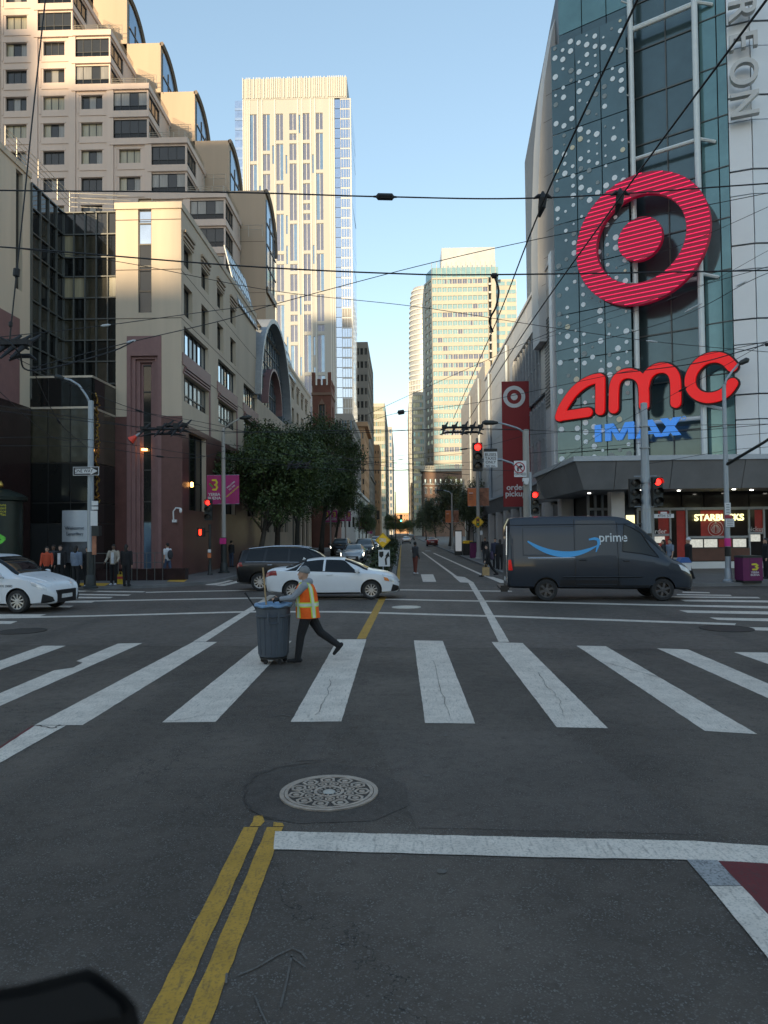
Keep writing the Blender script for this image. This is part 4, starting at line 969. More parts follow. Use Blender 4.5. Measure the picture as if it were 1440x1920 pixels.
# ---------------------------------------------------------------- unseen blocks behind the camera; tall left row added to shape street shade
for (x0, x1, y0, y1, h, mm, lab) in (
        (-230,-174,-212,-200,128,'stone_pale','tall pale added shade block far behind the viewer, leftmost in the row'),
        (-173.8,-161,-212,-200,148,'stone_grey','tallest grey added shade block far behind the viewer'),
        (-160.8,-131.5,-212,-200,104,'brick_brown','broad brown added shade block far behind the viewer'),
        (-131.3,-107,-212,-200,96,'stone_buff','buff added shade block far behind the viewer, right of the brown one'),
        (-106.8,-88.6,-212,-200,55.5,'stone_pale','pale mid-height added shade block far behind the viewer'),
        (-88.5,-72.4,-212,-200,62,'brick_orange','narrow orange added shade block far behind the viewer'),
        (-72.3,-30,-212,-200,84,'stone_pale','broad pale added shade block far behind the viewer, near the street'),
        (-29.8,-16,-212,-200,52,'stone_grey','grey added shade block far behind the viewer, left of the street'),
        (-70,-18,-110,-50,15,'stone_buff','low buff shop block behind the viewer, left of the street'),
        (16,70,-110,-40,15,'brick_brown','low brown shop block behind the viewer, right of the street'),
        (16,90,-212,-200,40,'stone_pale','pale block far behind the viewer, right of the street')):
    grid_tower('unseen_block', lab, x0, x1, y0, y1-y0-0.01, h, mm, ('glass_dark',), 1, h, (0.01,0.01))
    rt = [o for o in col.objects if o.get('label') == lab][0]
    n = int((x1-x0)/5); nf = int(h/4)
    wm = MB()
    for i in range(n):
        for f in range(1, nf): wm.box(x0+5*i+1.2, x0+5*i+3.8, y1+0.0, y1+0.05, f*4, f*4+2.2)
    wm.build('windows', 'glass_sky', rt, True)['kind'] = 'stuff'
# ================================================================ shopping and cinema building on the right corner
mat('panel_grey', (0.50, 0.49, 0.49), 0.45, 0.25, var=0.08, scale=0.3)
mat('panel_light', (0.68, 0.70, 0.72), 0.45, 0.2, var=0.06, scale=0.3)
mat('panel_tan', (0.44, 0.40, 0.36), 0.5, 0.15, var=0.08, scale=0.3)
mat('sail', (0.58, 0.57, 0.56), 0.6, 0.1, var=0.06, scale=0.3)
mat('fascia', (0.20, 0.20, 0.205), 0.6, 0.1, var=0.15, scale=0.7)
mat('fascia_trim', (0.42, 0.45, 0.48), 0.5, 0.2, var=0.08)
mat('pipe_white', (0.66, 0.70, 0.70), 0.45, 0.1, var=0.06)
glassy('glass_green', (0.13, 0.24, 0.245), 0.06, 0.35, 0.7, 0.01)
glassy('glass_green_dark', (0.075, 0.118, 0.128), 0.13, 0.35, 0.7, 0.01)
glassy('glass_screen', (0.085, 0.138, 0.15), 0.08, 0.3, 0.7, 0.006)
glassy('glass_store', (0.02, 0.017, 0.016), 0.06, 0, 0.4, 0.005)
mat('dot_white', (0.80, 0.84, 0.86), 0.35, var=0.12, scale=1.0)
mat('dot_grey', (0.25, 0.28, 0.28), 0.35, var=0.3, scale=1.0)
mat('dot_cream', (0.66, 0.60, 0.44), 0.35, var=0.1)
mat('red_dark', (0.22, 0.004, 0.025), 0.45, var=0.08, emit=(0.55,0.0,0.05), es=0.05)
mat('red_line', (0.8, 0.02, 0.10), 0.4, var=0, emit=(1.0,0.01,0.10), es=0.3)
mat('red_sign', (0.62, 0.006, 0.010), 0.35, var=0.03, emit=(0.9,0.0,0.0), es=0.13)
mat('blue_sign', (0.05, 0.25, 0.72), 0.35, var=0.03, emit=(0.06,0.28,0.85), es=0.12)
mat('banner_red', (0.30, 0.035, 0.038), 0.7, var=0.05, scale=1.0)
mat('letter_grey', (0.48, 0.48, 0.47), 0.5, 0.3, var=0.08)
mat('cream_lit', (0.9, 0.85, 0.45), 0.5, var=0, emit=(1.0,0.92,0.42), es=0.55)
mat('menu_lit', (0.55, 0.55, 0.50), 0.5, var=0.35, scale=7, emit=(0.6,0.58,0.5), es=0.22)
mat('store_red', (0.17, 0.016, 0.014), 0.5, var=0.5, scale=1.2, emit=(0.3,0.02,0.01), es=0.05)
mat('store_brown', (0.12, 0.055, 0.038), 0.6, var=0.2, scale=2)
mat('lamp_white', (0.9,0.9,0.85), 0.5, var=0, emit=(1,0.96,0.85), es=3.0)
GA = Vector((AY(1053,700,47.0).x, 47.0, 0)); GB = Vector((AY(1377,700,41.1).x, 41.1, 0))
GU = (GB-GA).normalized(); GN = Vector((GU.y, -GU.x, 0)); GL = (GB-GA).length; GR = math.atan2(GU.y, GU.x)
def FP(px, py, off=0.0):
    """the spot (along the glass, height) that shows at a pixel, off metres in front of the glass"""
    d = ray(px, py); o = GA + GN*off; t_ = (o-CAM).dot(GN) / d.dot(GN); p = CAM + d*t_; return ((p-GA).dot(GU), p.z)
def GP(t, z, off=0.0): p = GA + GU*t + GN*off; return (p.x, p.y, z)
def gbox(mb, t0, t1, o0, o1, z0, z1):
    mb.add([GP(t0,z0,o0),GP(t1,z0,o0),GP(t1,z0,o1),GP(t0,z0,o1),GP(t0,z1,o0),GP(t1,z1,o0),GP(t1,z1,o1),GP(t0,z1,o1)], [(0,1,2,3),(7,6,5,4),(0,4,5,1),(1,5,6,2),(2,6,7,3),(3,7,4,0)]); return mb
def build_mall():
    rt = root('cinema_building', (GA.x, GA.y, 0.13), 'corner cinema and shopping building with dotted green glass front and grey metal side', 'building')
    zt = 41.0; z0 = 5.2
    # core
    cB = GB - GN*0.5; cA = GA - GN*0.5
    MB().prism([(cA.x+0.3,cA.y),(cB.x,cB.y),(60,41.8),(60,130),(11.4,130),(11.4,50)], lambda u,v,d:(u,v,d), 4.9, 21.5).build('core', 'frame_dark', rt, True)
    MB().prism([(cA.x+0.3,cA.y),(cB.x,cB.y),(60,41.8),(60,75),(13.4,75),(11.6,51)], lambda u,v,d:(u,v,d), 21.5, zt).build('core', 'frame_dark', rt, True)
    # glass panes in three bays
    def pane(name, t0, t1, za, zb, off, m): gbox(MB(), t0+0.03, t1-0.03, off-0.06, off, za+0.03, zb-0.03).build(name, m, rt, True)
    rows = [z0+2.98*i for i in range(13)]
    for i in range(12):
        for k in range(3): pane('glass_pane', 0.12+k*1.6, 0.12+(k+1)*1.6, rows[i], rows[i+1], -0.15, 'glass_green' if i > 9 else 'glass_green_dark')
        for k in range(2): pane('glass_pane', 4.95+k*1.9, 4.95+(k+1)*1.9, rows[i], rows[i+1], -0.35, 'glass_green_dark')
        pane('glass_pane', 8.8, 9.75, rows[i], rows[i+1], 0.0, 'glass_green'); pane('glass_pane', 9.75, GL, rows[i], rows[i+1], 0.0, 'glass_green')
    f = MB()
    for i in range(13): gbox(f, 4.95, 8.75, -0.34, -0.28, rows[i]-0.04, rows[i]+0.04); gbox(f, 8.8, GL, 0.0, 0.05, rows[i]-0.03, rows[i]+0.03)
    gbox(f, 6.82, 6.88, -0.34, -0.27, z0, zt)
    f.build('glazing_bars', 'frame_grey', rt, True)
    # outer dotted screen: panels with recessed joints
    zs_top = FP(1120, 50, 0.9)[1]; pr_ = [zs_top-2.95*i for i in range(11)]
    for i in range(10):
        if pr_[i] < 5.6: break
        for k in range(3): pane('screen_panel', 0.0+k*1.62, (k+1)*1.62, max(5.3, pr_[i+1]), pr_[i], 0.9, 'glass_screen' if not (k == 0 and i % 3 == 1) else 'glass_green_dark')
    rnd = random.Random(3); dm = [MB().lathe([(1.0,0),(1.0,0.02)], (0,0,0), 16, 'y').mesh('dot', m_) for m_ in ('dot_white','dot_grey','dot_cream')]
    n_ = 0
    for c in range(9):
        r_ = 0; z = zs_top-0.25-0.3*(c % 2)
        while z > 5.9 and n_ < 300:
            if rnd.random() < 0.60:
                t_ = 0.3+c*0.53; p = GP(t_, z+rnd.uniform(-0.03,0.03), 0.93); s = rnd.choice((0.07,0.09,0.12,0.15,0.17,0.18))
                q = rnd.random(); inst(dm[0 if q < 0.74 else (1 if q < 0.95 else 2)], 'dot', p, rt, True, GR, (s,1,s)); n_ += 1
            z -= 0.62
    # white tube frame
    f = MB()
    for t_ in (5.02, 8.72): f.tube([GP(t_, z0+0.4, 0.55), GP(t_, zt, 0.55)], 0.17, 10)
    f.build('tube_post', 'pipe_white', rt, True)
    for z in (33.0, 24.9, 16.8, 8.7, FP(1260,25,0.5)[1]):
        MB().tube([GP(5.0, z, 0.45), GP(8.75, z, 0.45)], 0.13, 8).build('tube_beam', 'pipe_white', rt, True)
    for z in [8.5+2.9*i for i in range(10)]:
        MB().tube([GP(5.0, z, 0.5), GP(4.6, z+0.15, 0.85)], 0.05, 6).build('tube_bracket', 'pipe_white', rt, True)
    for z in (9.4, 17, 24.9, 33): MB().tube([GP(8.8, z, 0.5), GP(9.6, z-0.25, 0.05)], 0.10, 6).build('tube_bracket', 'pipe_white', rt, True)
    # light panelled end wall on the right
    C = Vector((AY(1416,500,40.7).x, 40.7, 0)); D = Vector((60, 40.4, 0))
    zz = [5.6]; k = 0
    while zz[-1] < zt: zz.append(zz[-1]+(1.42 if k % 2 else 2.84)); k += 1
    for i in range(len(zz)-1):
        for (P, Q) in ((GB, C), (C, D)):
            u = (Q-P).normalized(); n = Vector((u.y,-u.x,0)); o = 0.0 if i % 2 else 0.06; e = Vector((0,0,0))
            P2, Q2 = P+u*0.02, Q-u*0.02
            MB().prism([(P2.x+n.x*o,P2.y+n.y*o),(Q2.x+n.x*o,Q2.y+n.y*o),(Q2.x-n.x*0.4,Q2.y-n.y*0.4+0.0),(P2.x-n.x*0.4,P2.y-n.y*0.4)], lambda a,b,d:(a,b,d), zz[i]+0.04, zz[i+1]-0.04).build('wall_panel', 'panel_light', rt, True)
    # vertical name letters
    lw = Vector((C.x-GB.x, C.y-GB.y, 0)).normalized(); la = math.atan2(lw.y, lw.x); ln = Vector((lw.y,-lw.x,0))
    zN = AY(1392, 205, 40.6).z; lc = AY(1392, 205, 40.6)
    for i, ch in enumerate('NOER'):
        text(ch, 2.05, 'letter_grey', (lc.x+ln.x*0.35, lc.y+ln.y*0.35, zN+0.05+i*1.82), rt, rz=la, roll=R(-90), depth=0.35, bold=0.008, name='letter')
    # sail wall with a bowed edge
    Y0 = 52.0; edge = [(1012,640),(1009,550),(1008,460),(1009,370),(1013,250),(1021,150),(1035,60),(1048,0),(1075,-90)]
    prof = [(AY(px,py,Y0).x, AY(px,py,Y0).z) for px, py in edge] + [(14.5, AY(1075,-90,Y0).z), (14.5, AY(1012,640,Y0).z)]
    MB().prism(prof, lambda u,v,d:(u,d,v), Y0, Y0+2.6).build('sail_wall', 'sail', rt, True)
    jn = MB()
    for i in range(9):
        z = 20+2.0*i; xe = min(x for x, zz_ in prof if abs(zz_-z) < 3.5) ; jn.add([(xe+0.25+0.2*(i%3),Y0-0.004,z),(xe+0.9+0.2*(i%3),Y0-0.004,z+0.35),(xe+0.9+0.2*(i%3),Y0-0.004,z+0.38),(xe+0.25+0.2*(i%3),Y0-0.004,z+0.03)], [(0,1,2,3)])
    jn.build('joint', 'joint', rt, True)
    # long metal side wall along the street
    X = 10.7; hs = 21.1
    gl = [(54.6,67.5,12.6,17.8), (53.0,60.2,6.6,11.9)]
    # glazed bands
    def side_panel(y0, y1, za, zb, m, name='wall_panel', off=0.0): return MB().box(X-off, X+0.5, y0+0.02, y1-0.02, za+0.015, zb-0.015).build(name, m, rt, True)
    ys = [48.2,51.0,53.0,54.6,60.2,67.5,72,78,84,90]; nz = 11
    for i in range(len(ys)-1):
        for k in range(nz):
            za, zb = 5.4+(hs-5.4)*k/nz, 5.4+(hs-5.4)*(k+1)/nz; y0, y1 = ys[i], ys[i+1]; ym, zm = (y0+y1)/2, (za+zb)/2
            if any(a < ym < b and c-0.3 < zm < d+0.3 for a, b, c, d in gl): continue
            side_panel(y0, y1, za, zb, 'panel_tan' if y1 <= 54.6 and y0 > 50 and zm > 11 and zm < 19 else 'panel_grey')
    for i in range(6):
        for k in range(10): side_panel(90+6*i, 96+6*i, 5.4+1.83*k, 5.4+1.83*(k+1), 'panel_tan')
    box('wall_back', 'panel_grey', rt, X+0.3, X+0.7, 48.2, 126, 5.0, hs-0.05); box('wall_back', 'panel_tan', rt, X+0.3, X+0.7, 90, 126, hs, 23.6)
    for (a, b, c, d) in gl:
        ncol = int((b-a)/1.3); nr = 2
        for i in range(ncol):
            for k in range(nr):
                box('glass_pane', 'glass_dark' if (k or c > 10) else ('store_red' if i % 2 else 'glass_dark'), rt, X+0.14, X+0.18, a+(b-a)*i/ncol+0.04, a+(b-a)*(i+1)/ncol-0.04, c+(d-c)*k/nr+0.03, c+(d-c)*(k+1)/nr-0.03)
        f = MB()
        for i in range(ncol+1): y = a+(b-a)*i/ncol; f.box(X-0.12, X+0.2, y-0.05, y+0.05, c-0.1, d+0.1)
        for k in range(nr+1): z = c+(d-c)*k/nr; f.box(X+0.05, X+0.2, a, b, z-0.06, z+0.06)
        f.build('glazing_bars', 'metal_grey', rt, True)
    lv = MB()
    for i in range(26): lv.box(X-0.05, X+0.0, 51.3, 52.7, 11.2+0.25*i, 11.3+0.25*i)
    lv.build('louvres', 'frame_grey', rt, True)['kind'] = 'stuff'
    for (y, z) in ((70.5, 20.5),(84.5,20.8),(95.6,22.6),(107.6,22.6)):
        MB().tube([(X-0.2,y,5.2),(X-0.2,y,z)], 0.2, 8).build('downpipe', 'galv', rt, True)
    c_ = MB(); c_.box(X-0.12,X+0.6,48.1,90,hs,hs+0.25); c_.build('coping', 'panel_grey', rt, True)
    # corner post beside the glass
    q = GA - GU*0.32; MB().box(q.x-0.32,q.x+0.2,q.y-0.25,q.y+0.6,5.2,AY(1050,470,47).z).build('corner_post', 'panel_light', rt, True)
    # canopy: folded fascia over the pavement
    cx, cy = 8.75, 36.2; za, zb = 4.35, 5.75
    segs = [cy+0.0, 38.8, 42.5, 47, 52, 58, 66, 76, 90, 126]
    for i in range(len(segs)-1):
        y0, y1 = segs[i]+(0.0 if i == 0 else 0.015), segs[i+1]-0.015; c0 = 0.55 if i == 0 else 0.0; cx = 8.75 if i < 3 else 10.15
        MB().add([(cx,y0,zb),(cx,y1,zb),(cx+0.55,y1,za),(cx+0.55,y0+c0,za),(cx+0.12,y0+(0.12 if i == 0 else 0),zb),(cx+0.12,y1,zb),(cx+0.67,y1,za),(cx+0.67,y0+c0+(0.12 if i == 0 else 0),za)], [(0,1,2,3),(4,7,6,5),(0,4,5,1),(3,2,6,7),(0,3,7,4),(1,5,6,2)]).build('fascia_panel', 'fascia', rt, True)
    cx = 8.75; MB().box(cx+0.1,X+0.3,46.95,47.05,za,zb).build('fascia_end', 'fascia', rt, True)
    xs = [cx+0.0, 10.8, 13.6, 17.2, 20.8, 24.4, 28, 34, 50]
    for i in range(len(xs)-1):
        x0, x1 = xs[i]+(0.002 if i == 0 else 0.015), xs[i+1]-0.015; c0 = 0.55 if i == 0 else 0.0
        MB().add([(x0,cy,zb),(x1,cy,zb),(x1,cy+0.55,za),(x0+c0,cy+0.55,za),(x0+(0.12 if i == 0 else 0),cy+0.12,zb),(x1,cy+0.12,zb),(x1,cy+0.67,za),(x0+c0+(0.12 if i == 0 else 0),cy+0.67,za)], [(0,1,2,3),(4,7,6,5),(0,4,5,1),(3,2,6,7),(0,3,7,4),(1,5,6,2)]).build('fascia_panel', 'fascia', rt, True)
    box('soffit', 'fascia', rt, cx+0.7, 50, cy+0.7, 47.5, za+0.02, za+0.1); box('soffit', 'fascia', rt, X+0.1, X+0.35, 47.503, 126, za+0.02, za+0.1)
    box('canopy_trim', 'fascia_trim', rt, cx-0.1, 50, cy-0.08, cy+4.2, zb+0.003, zb+0.25); box('canopy_trim', 'fascia_trim', rt, cx-0.1, X+0.4, cy+4.203, 47.05, zb+0.003, zb+0.25); box('canopy_trim', 'fascia_trim', rt, 10.05, X+0.4, 47.053, 126, zb+0.003, zb+0.25)
    box('canopy_roof', 'fascia', rt, X+0.3, 50, cy+4.003, 47.5, za+0.12, zb-0.01)
    for (x, y) in ((12.5,37.6),(14.7,38.4),(17.3,37.8),(18.6,38.6),(21.4,37.8),(10.4,40)):
        MB().lathe([(0.09,-0.02),(0.09,0.01)], (x,y,za-0.01), 10).build('downlight', 'lamp_white', rt, True)
    # piers along the street pavement
    for y in (47.5,53,58,63,68,73,79,86,94,103,113): box('pier', 'panel_grey', rt, X-0.3, X+0.5, y-0.55, y+0.55, 0.13, za-0.003)
    for y0, y1 in ((48.1,52.4),(53.6,57.4),(58.6,62.4),(63.6,67.4),(68.6,72.4),(73.6,78.4),(79.6,85.4)):
        box('shopfront_glass', 'glass_store', rt, X+0.3, X+0.36, y0, y1, 0.5, za-0.2); box('shopfront_sill', 'fascia', rt, X+0.2, X+0.45, y0, y1, 0.13, 0.5)
    box('shop_wall', 'frame_dark', rt, X+0.6, X+0.8, 44, 126, 0.13, za)
    # glazed entrance recess under the canopy, left of the coffee shop
    YS = 40.2; xe = AY(1195,1000,YS).x
    e = [X+0.3+(xe-X-0.3)*i/5 for i in range(6)]
    for i in range(5): box('entrance_glass', 'glass_store', rt, e[i]+0.04, e[i+1]-0.04, YS+2.4, YS+2.45, 0.2, za-0.9)
    f = MB()
    for x in e: f.box(x-0.06,x+0.06,YS+2.3,YS+2.5,0.13,za)
    f.box(e[0],e[-1],YS+2.32,YS+2.5,za-0.9,za-0.75); f.build('entrance_frame', 'metal_grey', rt, True)
    box('entrance_back', 'frame_dark', rt, X+0.3, xe+0.2, YS+2.6, YS+2.8, 0.13, za)
    box('column', 'panel_grey', rt, X+0.5, X+1.2, 38.6, 39.3, 0.13, za-0.003); box('column', 'metal_grey', rt, 13.5, 13.9, 39.9, 40.3, 0.13, za-0.003)
    return rt
mall = build_mall()
def coffee_shop():
    YS = 40.2; X = lambda px: AY(px, 1000, YS).x; Z = lambda py, px=1330: AY(px, py, YS).z
    rt = root('coffee_shop', (X(1320), YS, 0.13), 'coffee shop front with lit sign, menu boards and brown counter wall under the canopy', 'shop')
    xs = [X(1196),X(1221),X(1257),X(1288),X(1360),X(1398),X(1405),X(1433),X(1480),X(1540),X(1620)]
    box('back_wall', 'frame_dark', rt, xs[0], xs[-1], YS+0.3, YS+0.5, 0.13, 4.35)
    # transom panes
    for i in range(10): box('transom_pane', 'glass_store', rt, xs[0]+(xs[-1]-xs[0])*i/10+0.03, xs[0]+(xs[-1]-xs[0])*(i+1)/10-0.03, YS+0.1, YS+0.14, Z(952), 4.33)
    f = MB(); f.box(xs[0], xs[-1], YS-0.02, YS+0.12, Z(956), Z(951))
    for x in xs[:5]+xs[6:]: f.box(x-0.05, x+0.05, YS-0.03, YS+0.14, 0.6, Z(953))
    f.box(xs[0], xs[2], YS-0.01, YS+0.1, Z(1004), Z(1000)); f.box(xs[6], xs[7], YS-0.01, YS+0.1, Z(1002), Z(998)); f.box(xs[3], xs[6], YS-0.01, YS+0.1, Z(1009), Z(1005))
    f.build('shopfront_frame', 'metal_grey', rt, True)
    for (a, b, z0, z1, m_) in ((xs[0],xs[1],Z(1004),Z(956),'store_red'),(xs[1],xs[2],0.6,Z(956),'store_red'),(xs[2],xs[3],0.6,Z(956),'store_red'),(xs[3],xs[4],Z(1007),Z(956),'store_red'),(xs[4],xs[6],Z(1007),Z(956),'glass_store'),(xs[6],xs[7],Z(1000),Z(956),'store_red'),(xs[7],xs[8],0.6,Z(956),'store_red'),(xs[8],xs[10],0.6,Z(956),'glass_store'),(xs[0],xs[1],0.6,Z(1004),'glass_store'),(xs[6],xs[7],0.6,Z(1002),'glass_store')):
        box('shop_pane', m_, rt, a+0.05, b-0.05, YS+0.06, YS+0.1, z0+0.03, z1-0.03)
        if m_ == 'store_red': box('shop_glass', 'glass_store', rt, a+0.05, a+0.05+(b-a)*0.35, YS+0.05, YS+0.058, z0+0.03, z1-0.03)
    box('counter_wall', 'store_brown', rt, xs[3], xs[6]-0.05, YS-0.12, YS+0.05, 0.55, Z(1028)); box('plinth', 'panel_light', rt, xs[2], xs[8], YS-0.2, YS+0.05, 0.13, 0.5)
    for (a, b) in ((1292,1316),(1319,1343),(1346,1370),(1373,1397)):
        m_ = 'store_red' if a == 1346 else 'menu_lit'
        box('menu_board', m_, rt, X(a), X(b), YS-0.1, YS-0.06, Z(1026), Z(1011))
    box('menu_back', 'frame_dark', rt, X(1290), X(1399), YS-0.055, YS+0.03, Z(1028), Z(1009))
    box('menu_board', 'menu_lit', rt, X(1226), X(1246), YS-0.02, YS+0.02, Z(1017), Z(1005)); box('menu_board', 'menu_lit', rt, X(1407), X(1425), YS-0.02, YS+0.02, Z(1016), Z(1003)); box('ledge', 'metal_pale', rt, X(1222), X(1282), YS-0.25, YS+0.05, Z(1048), Z(1045))
    return rt, X, Z, YS
shop, SX, SZ, SYS = coffee_shop()
def coffee_signs():
    X, Z, YS = SX, SZ, SYS
    s = root('shop_sign', (X(1347), YS-0.2, Z(971)), 'lit cream coffee shop name in capitals over the window', 'sign')
    text('STARBUCKS', 0.50, 'cream_lit', (X(1347), YS-0.12, Z(971)), s, depth=0.08, bold=0.022, spacing=1.02, sx=0.98)
    e = root('shop_emblem', (X(1342), YS-0.05, Z(992)), 'round white line emblem under the lit shop name', 'emblem')
    cx, cz = X(1342), Z(991); r = 0.43; m = MB()
    for (ra, rb) in ((r, r*0.93), (r*0.66, r*0.61)):
        A, B = arc(cx, cz, ra, 0, 360, 32), arc(cx, cz, rb, 0, 360, 32)
        for i in range(32): m.add([(A[i][0],YS-0.02,A[i][1]),(A[i+1][0],YS-0.02,A[i+1][1]),(B[i+1][0],YS-0.02,B[i+1][1]),(B[i][0],YS-0.02,B[i][1])], [(0,1,2,3)])
    m.build('ring', 'letter_grey', e, True)
    for k in range(-3, 4):
        if k == 0: continue
        MB().prism(stroke_poly([(cx+k*0.055, cz-0.22), (cx+k*0.075, cz-0.05), (cx+k*0.05, cz+0.1), (cx+k*0.02, cz+0.2)], 0.026), lambda u,v,d:(u,d,v), YS-0.03, YS-0.015).build('wave_line', 'letter_grey', e, True)
    st = []
    for i in range(10): a = R(90+36*i); rr_ = 0.07 if i % 2 == 0 else 0.03; st.append((cx+rr_*math.cos(a), cz+0.33+rr_*math.sin(a)))
    MB().prism(st, lambda u,v,d:(u,d,v), YS-0.035, YS-0.015).build('star', 'letter_grey', e, True)
    for w_, px, py in (('order',1235,995.5),('pickup',1418,993)):
        o = root('window_word', (X(px), YS-0.02, Z(py)), 'white word %s on the coffee shop window' % w_, 'sign'); text(w_, 0.36, 'letter_grey' if w_ == 'pickup' else 'white', (X(px), YS-0.02, Z(py)), o, depth=0.01, bold=0.006)
coffee_signs()
def ring_sign():
    t0, z0 = FP(1199, 447, 1.5); r = 3.92; off = 1.45
    rt = root('bullseye_sign', GP(t0, z0-r, off), 'huge red ring and dot sign with glowing lines on the glass front', 'sign')
    def disc(ra, rb, name):
        m = MB(); n = 64; A = arc(t0, z0, ra, 0, 360, n)
        if rb:
            B = arc(t0, z0, rb, 0, 360, n)
            for i in range(n):
                q = [A[i],A[i+1],B[i+1],B[i]]; vs_ = [GP(a,b,off) for a,b in q]+[GP(a,b,off-0.35) for a,b in q]
                m.add(vs_, [(0,1,2,3),(4,5,1,0),(3,2,6,7),(7,6,5,4)])
        else: m.prism(A[:-1], lambda u,v,d: GP(u,v,d), off-0.35, off)
        m.build(name, 'red_dark', rt, True)
    disc(r, 2.62, 'ring'); disc(1.3, 0, 'bullseye')
    m = MB(); k = -15
    while k <= 15:
        z = k*0.255+0.06; k += 1
        for (ro, ri) in ((r-0.03, 2.65), (1.27, 0)):
            if abs(z) >= ro: continue
            a = math.sqrt(ro*ro-z*z); b = math.sqrt(ri*ri-z*z) if ri > abs(z) else 0
            for (u0, u1) in (((-a,-b),(b,a)) if b else ((-a,a),)): gbox(m, t0+u0, t0+u1, off+0.003, off+0.03, z0+z-0.022, z0+z+0.022)
    m.build('light_lines', 'red_line', rt, True)['kind'] = 'stuff'
    for (a, b) in ((-2.5,-2.0),(2.5,2.0),(-2.4,2.2),(2.5,-2.3),(0,0)): MB().tube([GP(t0+a,z0+b,off-0.35),GP(t0+a,z0+b,-0.3)], 0.08, 6).build('bracket', 'frame_grey', rt, True)
ring_sign()
def cinema_sign():
    Q = lambda x, y: FP(960+x/3.0, 640+y/3.0, 1.2)
    t0, z0 = Q(740, 400); rt = root('cinema_sign', GP(t0, z0, 1.1), 'glowing red lowercase cinema letters with black edges above the canopy', 'sign')
    k_ = 53/3.0*43.5/F
    S = {'a': [[(425,398),(350,409),(268,421)], [(266,424),(280,380),(302,343),(345,282),(400,236),(452,212),(490,206)], [(495,210),(495,300),(494,388)]],
         'm': [[(570,378),(571,300),(573,250),(585,215),(612,188),(650,177),(690,184),(720,205),(737,240),(741,300),(741,360)], [(742,250),(752,205),(778,170),(815,150),(855,146),(890,160),(912,190),(920,235),(920,345)]],
         'c': [[(1236,140),(1205,105),(1165,88),(1120,88),(1075,103),(1035,137),(1008,180),(998,225),(1008,268),(1040,302),(1085,318),(1130,316),(1175,302),(1212,275),(1238,235)]]}
    for ch, strokes in S.items():
        part = None
        for i, st in enumerate(strokes):
            P = [Q(*p) for p in st]
            # smooth the path
            for _ in range(2):
                P2 = [P[0]]
                for a, b in zip(P[:-1], P[1:]): P2 += [(a[0]*.75+b[0]*.25, a[1]*.75+b[1]*.25), (a[0]*.25+b[0]*.75, a[1]*.25+b[1]*.75)]
                P = P2+[P[-1]]
            o = MB().prism(stroke_poly(P, k_), lambda u,v,d: GP(u,v,d), 1.0+0.004*i, 1.2+0.006*i).build('letter_'+ch if i == 0 else 'letter_stroke', 'red_sign', rt, True)
            MB().prism(stroke_poly(P, k_+0.2), lambda u,v,d: GP(u,v,d), 0.85+0.004*i, 1.02+0.004*i).build('letter_edge', 'black', rt, True)
cinema_sign()
def imax_sign():
    t0, z0 = FP(1193, 806, 1.0); rt = root('screen_format_sign', GP(t0, z0-0.5, 1.0), 'blue capital letters below the red cinema letters', 'sign')
    tw = FP(1275,790,1.0)[0]-FP(1115,815,1.0)[0]
    h = 0.52; x0 = t0-tw/2; k = tw/4.9
    def piece(name, polys):
        for q, pl_ in enumerate(polys): MB().prism([(x0+a*k, z0+b*h) for a, b in pl_], lambda u,v,d: GP(u,v,d), 0.9+0.004*q, 1.05+0.004*q).build(name if q == 0 else 'letter_stroke', 'blue_sign', rt, True)
    piece('letter_i', [[(0,-1),(.36,-1),(.36,1),(0,1)]])
    piece('letter_m', [[(.62,-1),(.96,-1),(.96,.35),(1.32,-1),(1.62,-1),(1.98,.35),(1.98,-1),(2.32,-1),(2.32,1),(1.82,1),(1.47,-.3),(1.12,1),(.62,1)]])
    piece('letter_a', [[(2.42,-1),(2.80,-1),(3.16,.45),(3.52,-1),(3.90,-1),(3.38,1),(2.94,1)], [(2.9,-.62),(3.42,-.62),(3.34,-.3),(2.98,-.3)]])
    piece('letter_x', [[(3.75,-1),(4.20,-1),(4.95,1),(4.52,1)], [(3.8,1),(4.22,1),(4.92,-1),(4.48,-1)]])
    for i, (ra, rb) in enumerate(((0.12,0.09),)):
        tr, zr_ = FP(1283,784,1.0); m = MB(); A = arc(tr,zr_,ra,0,360,14); B = arc(tr,zr_,rb,0,360,14)
        for j in range(14): m.add([GP(*A[j],1.05),GP(*A[j+1],1.05),GP(*B[j+1],1.05),GP(*B[j],1.05)], [(0,1,2,3)])
        m.build('mark', 'blue_sign', rt, True)
imax_sign()
